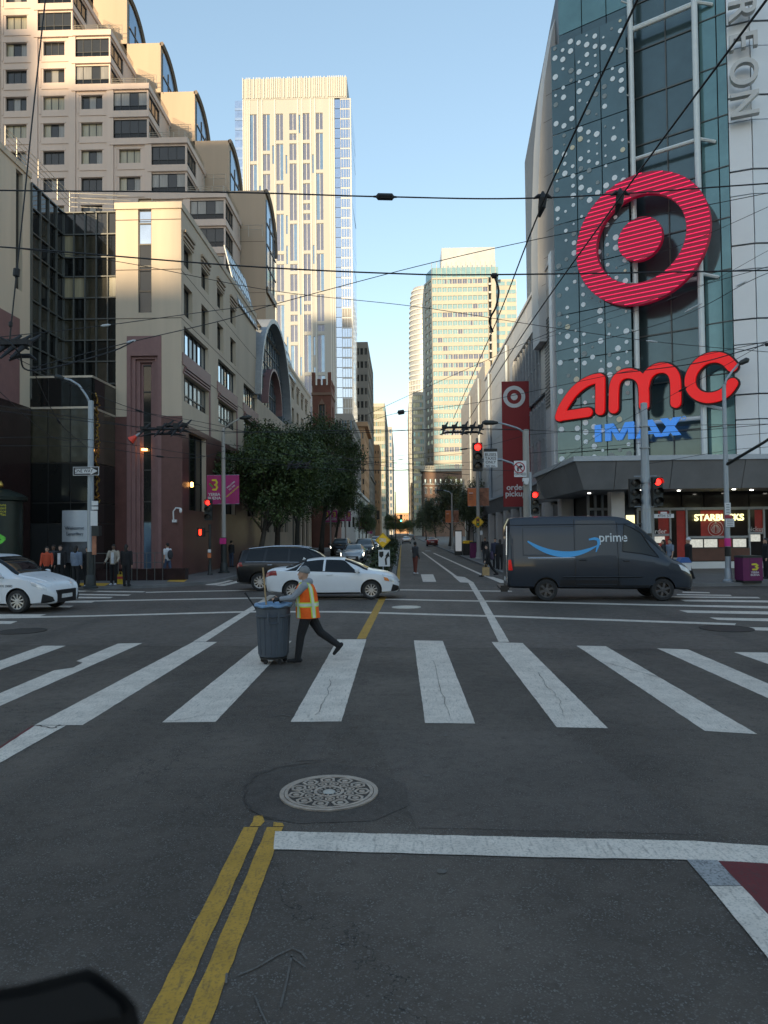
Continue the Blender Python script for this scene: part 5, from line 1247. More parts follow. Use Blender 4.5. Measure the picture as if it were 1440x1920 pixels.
def blade_sign():
    Y = 60.0; x0, x1 = AY(942,800,Y).x, AY(985,800,Y).x; z0, z1 = AY(963,950,Y).z, AY(963,715,Y).z
    rt = root('blade_banner', (x1, Y, z0), 'tall dark red vertical banner with white ring mark hung on the grey side wall', 'banner')
    box('panel', 'banner_red', rt, x0, 10.9, Y, Y+0.18, z0, z1)
    cx, cz = AY(964,744,Y).x, AY(964,744,Y).z; r = 22.5*Y/F
    m = MB(); A = arc(cx,cz,r*0.92,0,360,32); B = arc(cx,cz,r*0.6,0,360,32)
    for i in range(32): m.add([(A[i][0],Y-0.02,A[i][1]),(A[i+1][0],Y-0.02,A[i+1][1]),(B[i+1][0],Y-0.02,B[i+1][1]),(B[i][0],Y-0.02,B[i][1])], [(0,1,2,3)])
    m.build('ring', 'white', rt, True); MB().prism(arc(cx,cz,r*0.29,0,360,20)[:-1], lambda u,v,d:(u,d,v), Y-0.02, Y-0.002).build('dot', 'white', rt, True)
    text('order', 0.66, 'white', (AY(967,915,Y).x, Y-0.02, AY(967,914,Y).z), rt, depth=0.02, bold=0.02); text('pickup', 0.66, 'white', (AY(967,928,Y).x, Y-0.02, AY(967,926,Y).z), rt, depth=0.02, bold=0.02)
blade_sign()
# ================================================================ vehicles
mat('rim', (0.55, 0.56, 0.58), 0.3, 0.8, var=0.08)
mat('rim_dark', (0.09, 0.09, 0.095), 0.4, 0.5, var=0.1)
mat('car_black_trim', (0.014, 0.014, 0.016), 0.4, var=0.1)
mat('head_lens', (0.55, 0.57, 0.60), 0.12, 0.2, var=0.2, scale=8, spec=0.8)
mat('head_on', (0.9, 0.9, 0.85), 0.2, var=0, emit=(1,0.95,0.8), es=1.5)
mat('tail_lens', (0.22, 0.010, 0.010), 0.15, var=0.2, scale=8, spec=0.7)
mat('tail_on', (0.5, 0.01, 0.01), 0.2, var=0, emit=(1.0,0.02,0.01), es=0.04)
mat('amber', (0.7, 0.22, 0.04), 0.2, var=0, spec=0.7)
mat('chrome', (0.6, 0.6, 0.62), 0.2, 0.9, var=0)
mat('plate', (0.6, 0.6, 0.6), 0.5, var=0.2, scale=15)
glassy('car_glass', (0.010, 0.012, 0.014), 0.03, 0, 0.35, 0.0)
glassy('car_glass_light', (0.10, 0.12, 0.13), 0.03, 0.1, 0.7, 0.0)
def car_paint(name, c, metal=0.0, rough=0.3): return mat(name, c, rough, metal, var=0.05, scale=1.2, coat=0.35, spec=0.4)
car_paint('paint_car_white', (0.70, 0.72, 0.75)); car_paint('paint_car_black', (0.005, 0.005, 0.006)); car_paint('paint_car_slate', (0.026, 0.034, 0.047), 0.15, 0.32)
car_paint('paint_car_silver', (0.42, 0.44, 0.46), 0.5); car_paint('paint_car_grey', (0.09, 0.095, 0.10), 0.3); car_paint('paint_car_red', (0.22, 0.02, 0.02)); car_paint('paint_car_blue', (0.05,0.07,0.12), 0.3)
mat('smile_blue', (0.05, 0.35, 0.72), 0.4, var=0.03); mat('van_letter', (0.62,0.66,0.68), 0.4, var=0.03)
def pchip(xs, ys, x):
    n = len(xs)
    if x <= xs[0]: return ys[0]
    if x >= xs[-1]: return ys[-1]
    i = max(k for k in range(n-1) if xs[k] <= x)
    h = [xs[k+1]-xs[k] for k in range(n-1)]; d = [(ys[k+1]-ys[k])/h[k] for k in range(n-1)]
    def sl(k):
        if k == 0: return d[0]
        if k == n-1: return d[-1]
        return 0 if d[k-1]*d[k] <= 0 else 2*d[k-1]*d[k]/(d[k-1]+d[k])
    t = (x-xs[i])/h[i]; m0, m1 = sl(i)*h[i], sl(i+1)*h[i]
    return (2*t**3-3*t**2+1)*ys[i]+(t**3-2*t*t+t)*m0+(-2*t**3+3*t*t)*ys[i+1]+(t**3-t*t)*m1
class Body:
    def __init__(s, keys): s.k = keys; s.x = [q[0] for q in keys]
    def par(s, x): return [pchip(s.x, [q[i] for q in s.k], x) for i in range(1, 7)]
    def sec(s, x):
        zb, zl, zt, wl, wb, wr = s.par(x); hg = zt-zl; r = min(0.10, hg*0.45)
        return [(0,zb),(wl*0.86,zb),(wl,zb+0.07),(wb+0.012,zb+(zl-zb)*0.5),(wb+0.008,zb+(zl-zb)*0.8),(wb-0.012,zl),
                (wb-0.03-(wb-0.03-wr)*0.05,zl+hg*0.10),(wb-0.03-(wb-0.03-wr)*0.5,zl+hg*0.50),(wr,zt-r),(wr-r*0.55,zt-r*0.28),(wr*0.55,zt-0.004*hg),(0,zt)]
    def S(s, x, v, side=-1, off=0.0):
        P = s.sec(x); v = max(0.0, min(10.999, v)); i = int(v); f = v-i
        y, z = P[i][0]+(P[i+1][0]-P[i][0])*f, P[i][1]+(P[i+1][1]-P[i][1])*f
        if off:
            e = 0.02; Q = s.sec(x+e); y2, z2 = Q[i][0]+(Q[i+1][0]-Q[i][0])*f, Q[i][1]+(Q[i+1][1]-Q[i][1])*f
            a = Vector((e, y2-y, z2-z)); b = Vector((0, P[i+1][0]-P[i][0], P[i+1][1]-P[i][1]))
            n = a.cross(b).normalized()
            if n.y < 0 and i < 9 or (i >= 9 and n.z < 0): n = -n
            return (x+n.x*off, side*(y+n.y*off), z+n.z*off)
        return (x, side*y, z)
    def side_y(s, x, z):
        P = s.sec(x)
        for i in range(1, 9):
            if P[i][1] <= z <= P[i+1][1] and P[i+1][1] > P[i][1]: f = (z-P[i][1])/(P[i+1][1]-P[i][1]); return P[i][0]+(P[i+1][0]-P[i][0])*f
        return P[5][0]
    def mesh(s, name, paint, n=56):
        m = MB(); a, b = s.x[0], s.x[-1]; xs = [a+(b-a)*i/n for i in range(n+1)]; vs = []
        for x in xs:
            P = s.sec(x); ring = [(x,-p[0],p[1]) for p in P] + [(x,p[0],p[1]) for p in reversed(P[1:-1])]; vs += ring
        k = len(s.sec(a))*2-2; fs = []
        for i in range(n):
            for j in range(k): fs.append((i*k+j, i*k+(j+1)%k, (i+1)*k+(j+1)%k, (i+1)*k+j))
        fs += [tuple(reversed(range(k))), tuple(range(n*k, (n+1)*k))]
        m.add(vs, fs); return m.mesh(name, [paint, 'car_black_trim'], True, True, 38)
    def patch(s, name, m, parent, x0b, x1b, x0t, x1t, v0, v1, side=-1, off=0.008, nu=8, nv=5):
        f = lambda u, v: s.S((x0b+(x1b-x0b)*u)*(1-v)+(x0t+(x1t-x0t)*u)*v, v0+(v1-v0)*v, side, off)
        return MB().grid(f, nu, nv).build(name, m, parent, False, smooth=True)
    def across(s, name, m, parent, x0, x1, v0, off=0.008, nu=8):
        """a pane that runs over the top from side to side"""
        g_ = []
        def f(u, w_):
            x = x0+(x1-x0)*u; t = w_*2-1; v = 11-(11-v0)*abs(t); p = s.S(x, v, -1 if t < 0 else 1, off)
            return p
        return MB().grid(f, nu, 14).build(name, m, parent, False, smooth=True)
def wheel(parent, x, y, r, w_, side, spokes, rimm, st='five'):
    m = MB(); ri = r*0.68
    prof = [(ri,-w_/2),(r*0.93,-w_/2),(r*0.985,-w_*0.36),(r,-w_*0.2),(r,w_*0.2),(r*0.985,w_*0.36),(r*0.93,w_/2),(ri,w_/2)]
    m.lathe(prof, (0,0,0), 28, 'y', cap=False); t = m.build('wheel', 'rubber', parent, smooth=True, angle=40); t.location = (x, y, r)
    g_ = MB(); yo = side*w_*0.5
    g_.lathe([(ri+0.005,yo*0.98),(ri-0.02,yo*0.98),(ri-0.03,yo*0.2),(0.02,yo*0.2)], (0,0,0), 28, 'y', cap=False)
    g_.build('rim_well', 'car_black_trim', t, smooth=True, angle=40)
    g_ = MB()
    A, B = arc(0,0,ri+0.004,0,360,28), arc(0,0,ri-0.028,0,360,28)
    for i in range(28): g_.add([(A[i][0],yo*1.0,A[i][1]),(A[i+1][0],yo*1.0,A[i+1][1]),(B[i+1][0],yo*0.93,B[i+1][1]),(B[i][0],yo*0.93,B[i][1])], [(0,1,2,3)])
    for k in range(spokes):
        a = 2*math.pi*k/spokes+0.3; c_, s_ = math.cos(a), math.sin(a); hw = ri*(0.10 if spokes > 6 else 0.16)
        q = [(0.12*ri,-hw*0.8),(ri-0.02,-hw),(ri-0.02,hw),(0.12*ri,hw*0.8)]
        vs_ = [(u*c_-v*s_, yo*(0.88 if u < ri*0.5 else 0.92), u*s_+v*c_) for u, v in q] + [(u*c_-v*s_, yo*0.55, u*s_+v*c_) for u, v in q]
        g_.add(vs_, [(0,1,2,3),(0,4,5,1),(1,5,6,2),(2,6,7,3),(3,7,4,0)])
    g_.lathe([(ri*0.24,yo*0.94),(ri*0.2,yo*0.97),(0.005,yo*0.97)], (0,0,0), 14, 'y', cap=False)
    g_.build('rim', rimm, t)
    return t
def finish_body(o, axles, W, r):
    cm = MB()
    for x in axles:
        for sd in (-1, 1): cm.lathe([(r*1.13, sd*(W+0.2)),(r*1.13, sd*(W-0.30))], (x,0,r*1.02), 32, 'y')
    me = cm.mesh('cutter', ['car_black_trim','car_black_trim']); me.polygons.foreach_set('material_index', [1]*len(me.polygons))
    c = bpy.data.objects.new('cutter', me); col.objects.link(c); c.matrix_world = Matrix.Identity(4); c.parent = o.parent
    md = o.modifiers.new('arch', 'BOOLEAN'); md.operation = 'DIFFERENCE'; md.object = c; md.solver = 'EXACT'
    late(o); o['_cut'] = c.name
def make_car(kind, name, label, loc, rz, paint, group=None, lights='off', rimm='rim', cat='car', glass='car_glass'):
    rt = root(name, (loc[0], loc[1], 0.008), label, cat, group, rz)
    if kind == 'sedan':
        K = [(-2.31,.40,.72,.80,.55,.66,.5),(-2.25,.30,.90,1.0,.72,.80,.62),(-2.0,.24,1.00,1.09,.82,.86,.66),(-1.55,.2,.985,1.135,.86,.885,.62),(-0.85,.19,.955,1.385,.87,.892,.56),(-0.25,.18,.93,1.435,.87,.892,.57),(0.3,.18,.905,1.42,.87,.892,.57),(0.85,.18,.89,1.235,.87,.89,.60),(1.28,.19,.885,1.03,.865,.88,.66),(1.75,.2,.84,.945,.85,.865,.62),(2.1,.22,.74,.83,.78,.79,.52),(2.25,.25,.62,.70,.66,.66,.40),(2.32,.30,.52,.58,.5,.5,.3)]
        ax = (-1.34, 1.36); r = 0.325; W = 0.885; wins = [(-0.22,0.98,-0.20,0.42),(-1.18,-0.30,-0.95,-0.28)]; tri = (-1.62,-1.22,-1.10,-1.00); doors = [(-0.26,0.92),(-1.12,-0.28)]; ws = (0.42,1.25); rw = (-1.62,-0.85); spk = 10; hl = (1.72,2.16,3.75,5.2); tl = (-2.25,-1.86,4.0,5.4); mir = 0.92
    elif kind == 'suv':
        K = [(-2.38,.45,.85,1.0,.62,.72,.5),(-2.33,.36,1.05,1.35,.80,.86,.60),(-2.2,.3,1.12,1.62,.86,.91,.62),(-1.7,.27,1.12,1.70,.90,.945,.66),(-0.6,.26,1.10,1.74,.90,.95,.68),(0.3,.26,1.08,1.72,.90,.95,.68),(0.75,.26,1.07,1.58,.90,.95,.68),(1.35,.27,1.06,1.20,.90,.94,.72),(1.9,.28,1.0,1.10,.88,.91,.66),(2.25,.32,.86,.94,.78,.8,.5),(2.4,.4,.7,.76,.6,.6,.4)]
        ax = (-1.42, 1.40); r = 0.37; W = 0.94; wins = [(-0.25,0.98,-0.22,0.40),(-1.22,-0.33,-1.12,-0.30),(-2.0,-1.32,-1.85,-1.22)]; tri = None; doors = [(-0.28,0.98),(-1.22,-0.30)]; ws = (0.45,1.33); rw = (-2.33,-2.16); spk = 10; hl = (1.85,2.28,4.0,5.3); tl = (-2.36,-2.1,4.2,5.5); mir = 1.0
    elif kind == 'minivan':
        K = [(-2.58,.4,.85,1.0,.7,.8,.6),(-2.5,.3,1.05,1.5,.86,.93,.68),(-2.2,.25,1.08,1.70,.9,.97,.70),(-1.0,.2,1.07,1.75,.92,.99,.72),(0.2,.2,1.04,1.74,.92,.99,.72),(0.75,.2,1.02,1.60,.92,.99,.72),(1.5,.2,1.01,1.16,.91,.975,.74),(2.0,.22,.95,1.04,.89,.94,.66),(2.35,.24,.82,.90,.80,.83,.52),(2.52,.26,.66,.72,.68,.68,.42),(2.58,.30,.5,.56,.5,.52,.3)]
        ax = (-1.45, 1.60); r = 0.35; W = 0.985; wins = [(-0.05,1.15,0.0,0.55),(-1.25,-0.15,-1.2,-0.1),(-2.25,-1.35,-2.15,-1.3)]; tri = None; doors = [(-0.1,1.1),(-1.3,-0.12)]; ws = (0.55,1.48); rw = (-2.5,-2.25); spk = 10; hl = (1.95,2.46,4.1,5.4); tl = (-2.55,-2.25,4.2,5.4); mir = 1.12
    else:  # high van
        K = [(-2.96,.50,1.35,2.45,.80,.90,.72),(-2.92,.45,1.40,2.66,.90,.97,.80),(-2.75,.42,1.42,2.74,.94,.99,.82),(-1.5,.40,1.42,2.77,.95,.995,.83),(0.3,.38,1.40,2.76,.95,.995,.83),(0.8,.37,1.38,2.70,.95,.995,.82),(1.15,.37,1.36,2.52,.95,.995,.80),(1.55,.37,1.33,2.20,.95,.99,.77),(2.05,.36,1.28,1.66,.94,.985,.76),(2.25,.36,1.22,1.42,.93,.975,.74),(2.6,.36,1.10,1.24,.90,.94,.68),(2.85,.36,.92,1.06,.82,.84,.58),(2.97,.40,.70,.80,.66,.66,.45)]
        ax = (-1.72, 1.95); r = 0.36; W = 0.985; wins = [(0.72,1.85,0.80,1.35)]; tri = None; doors = [(0.62,1.72),(-0.75,0.52)]; ws = (1.12,2.2); rw = None; spk = 6; hl = (2.42,2.84,4.1,5.4); tl = (-2.93,-2.80,3.3,4.7); mir = 1.82
    b = Body(K); bo = ob('body', b.mesh('body', paint), rt); finish_body(bo, ax, W, r)
    for sd in (-1, 1):
        for (a, c, d, e) in wins:
            g_ = b.patch('window', glass, rt, a, c, d, e, 5.75 if kind != 'van' else 6.15, 8.35 if kind != 'van' else 7.75, sd, 0.006)
        if tri: b.patch('window', glass, rt, *tri, 5.9, 8.1, sd, 0.006)
        for i, (a, c) in enumerate(doors):
            v1 = 5.55 if kind != 'van' else (6.05 if i == 0 else 7.9)
            d_ = b.patch('door', paint, rt, a, c, a, c, 2.15, v1, sd, 0.007)
            hx = a+0.12; p = b.S(hx, 4.55, sd, 0.03); hm = MB(); hm.tube([(hx-0.02,p[1]-sd*0.02,p[2]),(hx+0.0,p[1]+sd*0.01,p[2]),(hx+0.16,p[1]+sd*0.01,p[2]),(hx+0.18,p[1]-sd*0.02,p[2])], 0.016, 6)
            hm.build('handle', 'chrome' if kind == 'suv' else (paint if kind != 'van' else 'car_black_trim'), d_)
        b.patch('headlight', 'head_on' if lights == 'on' else 'head_lens', rt, hl[0]+0.12, hl[1]-0.02, hl[0], hl[1]-0.05, hl[2], hl[3], sd, 0.008)
        b.patch('taillight', 'tail_on' if kind == 'van' or lights == 'tail' else 'tail_lens', rt, tl[0], tl[1], tl[0]+0.0, tl[1]-0.05, tl[2], tl[3], sd, 0.010)
        if kind == 'sedan': b.patch('turn_signal', 'amber', rt, hl[0]+0.10, hl[0]+0.26, hl[0]+0.06, hl[0]+0.2, hl[2]-0.05, hl[2]+0.7, sd, 0.012)
        b.patch('sill', 'car_black_trim', rt, ax[0]+r*1.2, ax[1]-r*1.2, ax[0]+r*1.2, ax[1]-r*1.2, 1.4, 2.02 if kind != 'van' else 2.5, sd, 0.006)
        # mirror
        p = b.S(mir, 5.6, sd, 0.0); mm = MB(); mm.tube([(mir,p[1],p[2]+0.02),(mir-0.02,p[1]+sd*0.12,p[2]+0.07)], 0.03, 6)
        hh = 0.085 if kind != 'van' else 0.2
        if kind == 'van': mm.box(mir-0.10,mir+0.0,min(p[1]+sd*0.08,p[1]+sd*0.28),max(p[1]+sd*0.08,p[1]+sd*0.28),p[2]+0.02,p[2]+0.36)
        else: mm.lathe([(0.02,-0.11),(hh*0.8,-0.09),(hh,-0.02),(hh*0.9,0.07),(0.02,0.11)], (mir-0.02,p[1]+sd*0.19,p[2]+0.09+(0.12 if kind == 'van' else 0)), 10, 'y'); mm.build('mirror', paint if kind != 'van' else 'car_black_trim', rt, smooth=True, angle=50)
        for x in ax: wheel(rt, x, sd*(W-0.125), r, 0.225, sd, spk, rimm)
    b.across('windshield', glass if lights == 'off' else 'car_glass_light', rt, ws[0]+0.03, ws[1]-0.02, 8.2 if kind != 'van' else 7.6)
    if rw and kind == 'sedan': b.across('rear_window', glass, rt, rw[0]+0.03, rw[1]-0.03, 8.3)
    if rw and kind != 'sedan':
        f = lambda u, v: (b.x[0]+0.06+(0.0), -0.55+1.1*u, 1.15+0.35*v); 
    x1 = b.x[-1]
    zb, zl, zt, wl, wb, wr = b.par(x1-0.1)
    m = MB(); m.box(x1-0.16, x1+0.012, -0.46, 0.46, 0.27, zl-0.06); m.build('grille', 'car_black_trim', rt)
    if kind in ('minivan','sedan'):
        for sd in (-1,1): b.patch('bumper_inlet', 'car_black_trim', rt, x1-0.30, x1-0.02, x1-0.22, x1-0.03, 1.8, 3.2, sd, 0.010)
    m = MB(); m.box(x1+0.006, x1+0.02, -0.26, 0.26, 0.40, 0.52); m.build('number_plate', 'plate', rt)
    x0 = b.x[0]; m = MB(); m.box(x0-0.02, x0+0.01, -0.26, 0.26, 0.62, 0.74); m.build('number_plate', 'plate', rt)
    m = MB(); m.box(x0-0.012,x0+0.2,-0.6,0.6,0.34 if kind != 'van' else 0.42,0.5); m.build('rear_bumper', 'car_black_trim', rt)
    if kind == 'suv':
        for sd in (-1,1):
            m = MB(); m.tube([b.S(-1.9,9,sd,0.03),b.S(-1.0,9,sd,0.06),b.S(0,9,sd,0.06),b.S(0.5,9,sd,0.03)], 0.02, 6); m.build('roof_rail', 'chrome', rt)
    if kind in ('suv','sedan','minivan'):
        for sd in (-1,1):
            a, c = wins[-1][0], wins[0][1]; m = MB(); m.tube([b.S(a+(c-a)*i/10, 5.66, sd, 0.012) for i in range(11)], 0.011, 5); m.build('window_trim', 'chrome' if kind == 'suv' else 'car_black_trim', rt)
    if kind == 'sedan':
        m = MB(); c = b.S(-0.95,10.9,1,0.0); m.prism([(-1.1,c[2]-0.02),(-0.98,c[2]+0.01),(-1.06,c[2]+0.075)], lambda u,v,d:(u,d,v), -0.02, 0.02); m.build('antenna', paint, rt)
    return rt, b
def on_side(me, b, off=0.009):
    for v in me.vertices: v.co.y = -(b.side_y(v.co.x, v.co.z)+off) - (0.0)
def smooth_patch(name, m, parent, b, outline_fn, n=24, off=0.009):
    """band between two curves (x, z) on the near side"""
    vs = []; fs = []
    for i in range(n+1):
        (xa, za), (xb, zb) = outline_fn(i/n)
        for k in range(4): x, z = xa+(xb-xa)*k/3, za+(zb-za)*k/3; vs.append((x, -(b.side_y(x, z)+off), z))
    for i in range(n):
        for k in range(3): fs.append((i*4+k, i*4+k+1, (i+1)*4+k+1, (i+1)*4+k))
    return MB().add(vs, fs).build(name, m, parent, False, fix=True)
# white sedan crossing
sc_x = G(629, 1119).x
car_s, _ = make_car('sedan', 'sedan_car', 'white sedan driving across the junction behind the worker', (sc_x-0.02, 24.6+0.9), 0.0, 'paint_car_white')
car_v = make_car('suv', 'black_suv', 'black SUV with chrome window trim behind the white sedan', (G(560,1103).x+0.05, 28.6+0.95), R(2), 'paint_car_black')[0]
def delivery_van():
    c = G(1127, 1124); rt, b = make_car('van', 'delivery_van', 'dark slate delivery van with blue smile arrow on its side', (c.x-0.12, 23.4+1.0), R(-3.5), 'paint_car_slate', None, 'off', 'rim_dark', 'van')
    # recessed side panels and seams
    for (x0, x1, z0, z1) in ((-2.45,-0.80,1.50,2.42),):
        m = MB(); P = [(x0,z0),(x1,z0),(x1,z1),(x0,z1),(x0,z0)]
        pts = [(x,-(b.side_y(x,z)+0.004),z) for x,z in [(P[i][0]+(P[i+1][0]-P[i][0])*k/6, P[i][1]+(P[i+1][1]-P[i][1])*k/6) for i in range(4) for k in range(6)]]
        m.tube(pts+[pts[0]], 0.012, 5); m.build('panel_rib', 'paint_car_slate', rt)
    m = MB(); pts = [(x,-(b.side_y(x,2.48)+0.004),2.48) for x in [-2.85+0.35*i for i in range(12)]]; m.tube(pts, 0.014, 5); m.build('roof_seam', 'car_black_trim', rt)
    m = MB(); pts = [(x,-(b.side_y(x,1.40)+0.012),1.40) for x in [-2.3+0.25*i for i in range(7)]]; m.tube(pts, 0.022, 5); m.build('door_rail', 'chrome', rt)
    m = MB(); pts = [(x,-(b.side_y(x,0.78)+0.01),0.78) for x in [-1.2+0.25*i for i in range(11)]]; m.tube(pts, 0.03, 5); m.build('rub_strip', 'car_black_trim', rt)
    # arrow
    def sm(t):
        x = -2.30+2.22*t; z = 1.95-1.56*t+1.40*t*t; w_ = 0.03+0.16*math.sin(math.pi*min(1,t*0.97+0.03))**0.9*(1.0 if t < 0.9 else 1-(t-0.9)*4)
        sl = -1.56/2.22+2*1.40*t/2.22; n = Vector((-sl,1)).normalized(); return ((x-n.x*w_/2, z-n.y*w_/2), (x+n.x*w_/2, z+n.y*w_/2))
    smooth_patch('smile_stroke', 'smile_blue', rt, b, sm, 30, 0.018)
    hd = [(-0.34,2.00),(-0.05,2.02),(0.02,1.93),(-0.05,1.60)]
    def st(t):
        L = [(-0.34,1.985),(-0.16,2.015),(-0.04,1.985),(-0.03,1.86),(-0.13,1.58)]; W_ = [0.05,0.085,0.10,0.09,0.03]
        k = min(3, int(t*4)); f = t*4-k; a, c_ = L[k], L[k+1]; p = (a[0]+(c_[0]-a[0])*f, a[1]+(c_[1]-a[1])*f)
        e = 0.02; t2 = min(1, t+e); k2 = min(3, int(t2*4)); f2 = t2*4-k2; p2 = (L[k2][0]+(L[k2+1][0]-L[k2][0])*f2, L[k2][1]+(L[k2+1][1]-L[k2][1])*f2)
        d = Vector((p2[0]-p[0], p2[1]-p[1])); d = d.normalized() if d.length > 1e-5 else Vector((-0.3,-0.9)).normalized(); n = Vector((-d.y, d.x)); w_ = W_[k]+(W_[k+1]-W_[k])*f
        return ((p[0]-n.x*w_/2, p[1]-n.y*w_/2), (p[0]+n.x*w_/2, p[1]+n.y*w_/2))
    smooth_patch('smile_arrowhead', 'smile_blue', rt, b, st, 20, 0.020)
    me = text_mesh('prime', 0.42, 'van_letter', 0.0, bold=0.010)
    me.transform(Matrix.Translation((0.43,0,2.04)) @ Matrix.Rotation(R(90),4,'X') @ Matrix.Diagonal((0.92,1,1,1))); on_side(me, b, 0.019); ob('lettering', me, rt)
    m = MB(); f = lambda x, v: b.S(x, v, -1, 0.012); P = [f(0.72,6.15),f(1.3,6.15),f(1.85,6.15),f(1.6,7.0),f(1.35,7.75),f(1.05,7.75),f(0.80,7.75),f(0.76,7.0),f(0.72,6.15)]; m.tube(P, 0.016, 5); m.build('window_seal', 'car_black_trim', rt)
    m = MB(); m.tube([b.S(0.57,v,-1,0.006) for v in (2.2,3,4,5,6,7,7.8)], 0.012, 5); m.tube([b.S(-0.80,v,-1,0.006) for v in (2.2,3,4,5,6,7,8)], 0.010, 5); m.build('door_gap', 'car_black_trim', rt)
    # rear step and rear door frame
    m = MB(); m.box(-3.2,-2.9,-0.75,0.75,0.36,0.43).box(-3.18,-2.95,-0.8,-0.72,0.3,0.5); m.build('rear_step', 'car_black_trim', rt)
    m = MB(); m.tube([(-2.97,-0.86,0.6),(-2.99,-0.9,1.5),(-2.96,-0.80,2.45)], 0.02, 5); m.tube([(-2.97,-0.70,0.6),(-2.99,-0.72,1.5),(-2.97,-0.64,2.4)], 0.014, 5); m.build('rear_door_edge', 'chrome', rt)
    return rt
delivery_van()
def vat(kind, name, label, px, py, rz, paint, **k):
    c = G(px, py); return make_car(kind, name, label, (c.x, c.y), R(rz), paint, **k)
rt_m, bm_ = make_car('minivan', 'taxi_minivan', 'white minivan entering from the left edge', (G(22,1149).x-1.15, G(22,1149).y+0.98), R(-9), 'paint_car_white')
me = text_mesh('870 20880', 0.10, 'ink', 0.0); me.transform(Matrix.Translation((1.25,0,0.80)) @ Matrix.Rotation(R(90),4,'X')); on_side(me, bm_, 0.010); ob('lettering', me, rt_m)
make_car('sedan', 'sedan_car', 'dark grey sedan just behind the white minivan at the left', (G(95,1106).x-1.0, 26.2), R(-6), 'paint_car_grey')
Q = 'cars waiting in the oncoming lanes'
vat('sedan', 'sedan_car', 'silver sedan at the head of the oncoming queue left of the median', 664, 1056, -90, 'paint_car_silver', group=Q, lights='on')
vat('suv', 'queue_suv', 'dark SUV right behind the silver sedan beside the median', 684, 1044, -90, 'paint_car_grey', group=Q, lights='on')
vat('sedan', 'sedan_car', 'white car third in the queue along the median', 698, 1033, -90, 'paint_car_white', group=Q, lights='on')
vat('suv', 'queue_suv', 'blue SUV fourth in the queue along the median', 706, 1027, -90, 'paint_car_blue', group=Q, lights='on')
vat('suv', 'queue_suv', 'dark SUV in the left oncoming lane by the trees', 640, 1042, -90, 'paint_car_black', group=Q, lights='on')
vat('sedan', 'sedan_car', 'silver car far back in the oncoming queue', 716, 1021, -90, 'paint_car_silver', group=Q, lights='on')
P_ = 'cars ahead in the far street'
vat('sedan', 'sedan_car', 'red car braking at the right kerb in the far street', 810, 1024, 90, 'paint_car_red', group=P_, lights='tail')
vat('sedan', 'sedan_car', 'silver car driving away in the far street', 762, 1019, 90, 'paint_car_silver', group=P_, lights='tail')
vat('suv', 'queue_suv', 'dark car farthest away in the middle of the street', 771, 1013, 90, 'paint_car_grey', group=P_, lights='tail')
# ================================================================ people
mat('skin', (0.46, 0.28, 0.20), 0.55, var=0.08, scale=8); mat('skin_dark', (0.13, 0.07, 0.045), 0.55, var=0.08); mat('skin_pale', (0.50, 0.33, 0.26), 0.55, var=0.08)
mat('hair_dark', (0.012, 0.010, 0.009), 0.6, var=0.3, scale=20); mat('hair_brown', (0.05, 0.03, 0.02), 0.6, var=0.3, scale=20)
def cloth(n, c): mat(n, c, 0.85, var=0.18, scale=7, bump=0.5, bscale=14)
cloth('cl_black', (0.012,0.012,0.014)); cloth('cl_navy', (0.025,0.03,0.06)); cloth('cl_grey', (0.20,0.22,0.25)); cloth('cl_greyblue', (0.17,0.21,0.28)); cloth('cl_white', (0.62,0.63,0.66)); cloth('cl_beige', (0.38,0.33,0.27)); cloth('cl_orange', (0.45,0.07,0.03)); cloth('cl_jean', (0.05,0.075,0.13)); cloth('cl_rust', (0.13,0.035,0.025)); cloth('cl_charcoal', (0.035,0.037,0.042)); cloth('cl_plum', (0.06,0.045,0.085)); cloth('cl_tan', (0.40,0.27,0.13)); cloth('cl_denim', (0.16,0.20,0.27))
cloth('vest_orange', (0.92,0.13,0.010)); mat('vest_stripe', (0.55,0.62,0.50), 0.35, 0.1, var=0.08); mat('vest_lime', (0.55,0.72,0.06), 0.6, var=0.08); cloth('beanie', (0.20,0.21,0.22)); cloth('hoodie', (0.26,0.28,0.31))
mat('glove', (0.014,0.014,0.015), 0.7, var=0.2)
def capsule(m, a, b, ra, rb, n=10):
    a, b = Vector(a), Vector(b); d = (b-a); L = d.length; d = d.normalized() if L > 1e-6 else Vector((0,0,1))
    pts = []; rs = []
    for t in (90,60,30): pts.append(a-d*ra*math.sin(R(t))); rs.append(max(0.002, ra*math.cos(R(t))))
    pts.append(a); rs.append(ra); pts.append(b); rs.append(rb)
    for t in (30,60,90): pts.append(b+d*rb*math.sin(R(t))); rs.append(max(0.002, rb*math.cos(R(t))))
    m.tube(pts, rs, n)
def ell(m, c, rx, ry, rz, n=12, tilt=0.0):
    vs = []; fs = []; k = 8; b = Matrix.Rotation(tilt, 3, 'Y')
    for i in range(k+1):
        p = math.pi*i/k
        for j in range(n):
            t = 2*math.pi*j/n; q = b @ Vector((rx*math.sin(p)*math.cos(t), ry*math.sin(p)*math.sin(t), rz*math.cos(p))); vs.append((c[0]+q.x, c[1]+q.y, c[2]+q.z))
    for i in range(k):
        for j in range(n): fs.append((i*n+j, i*n+(j+1)%n, (i+1)*n+(j+1)%n, (i+1)*n+j))
    m.add(vs, fs)
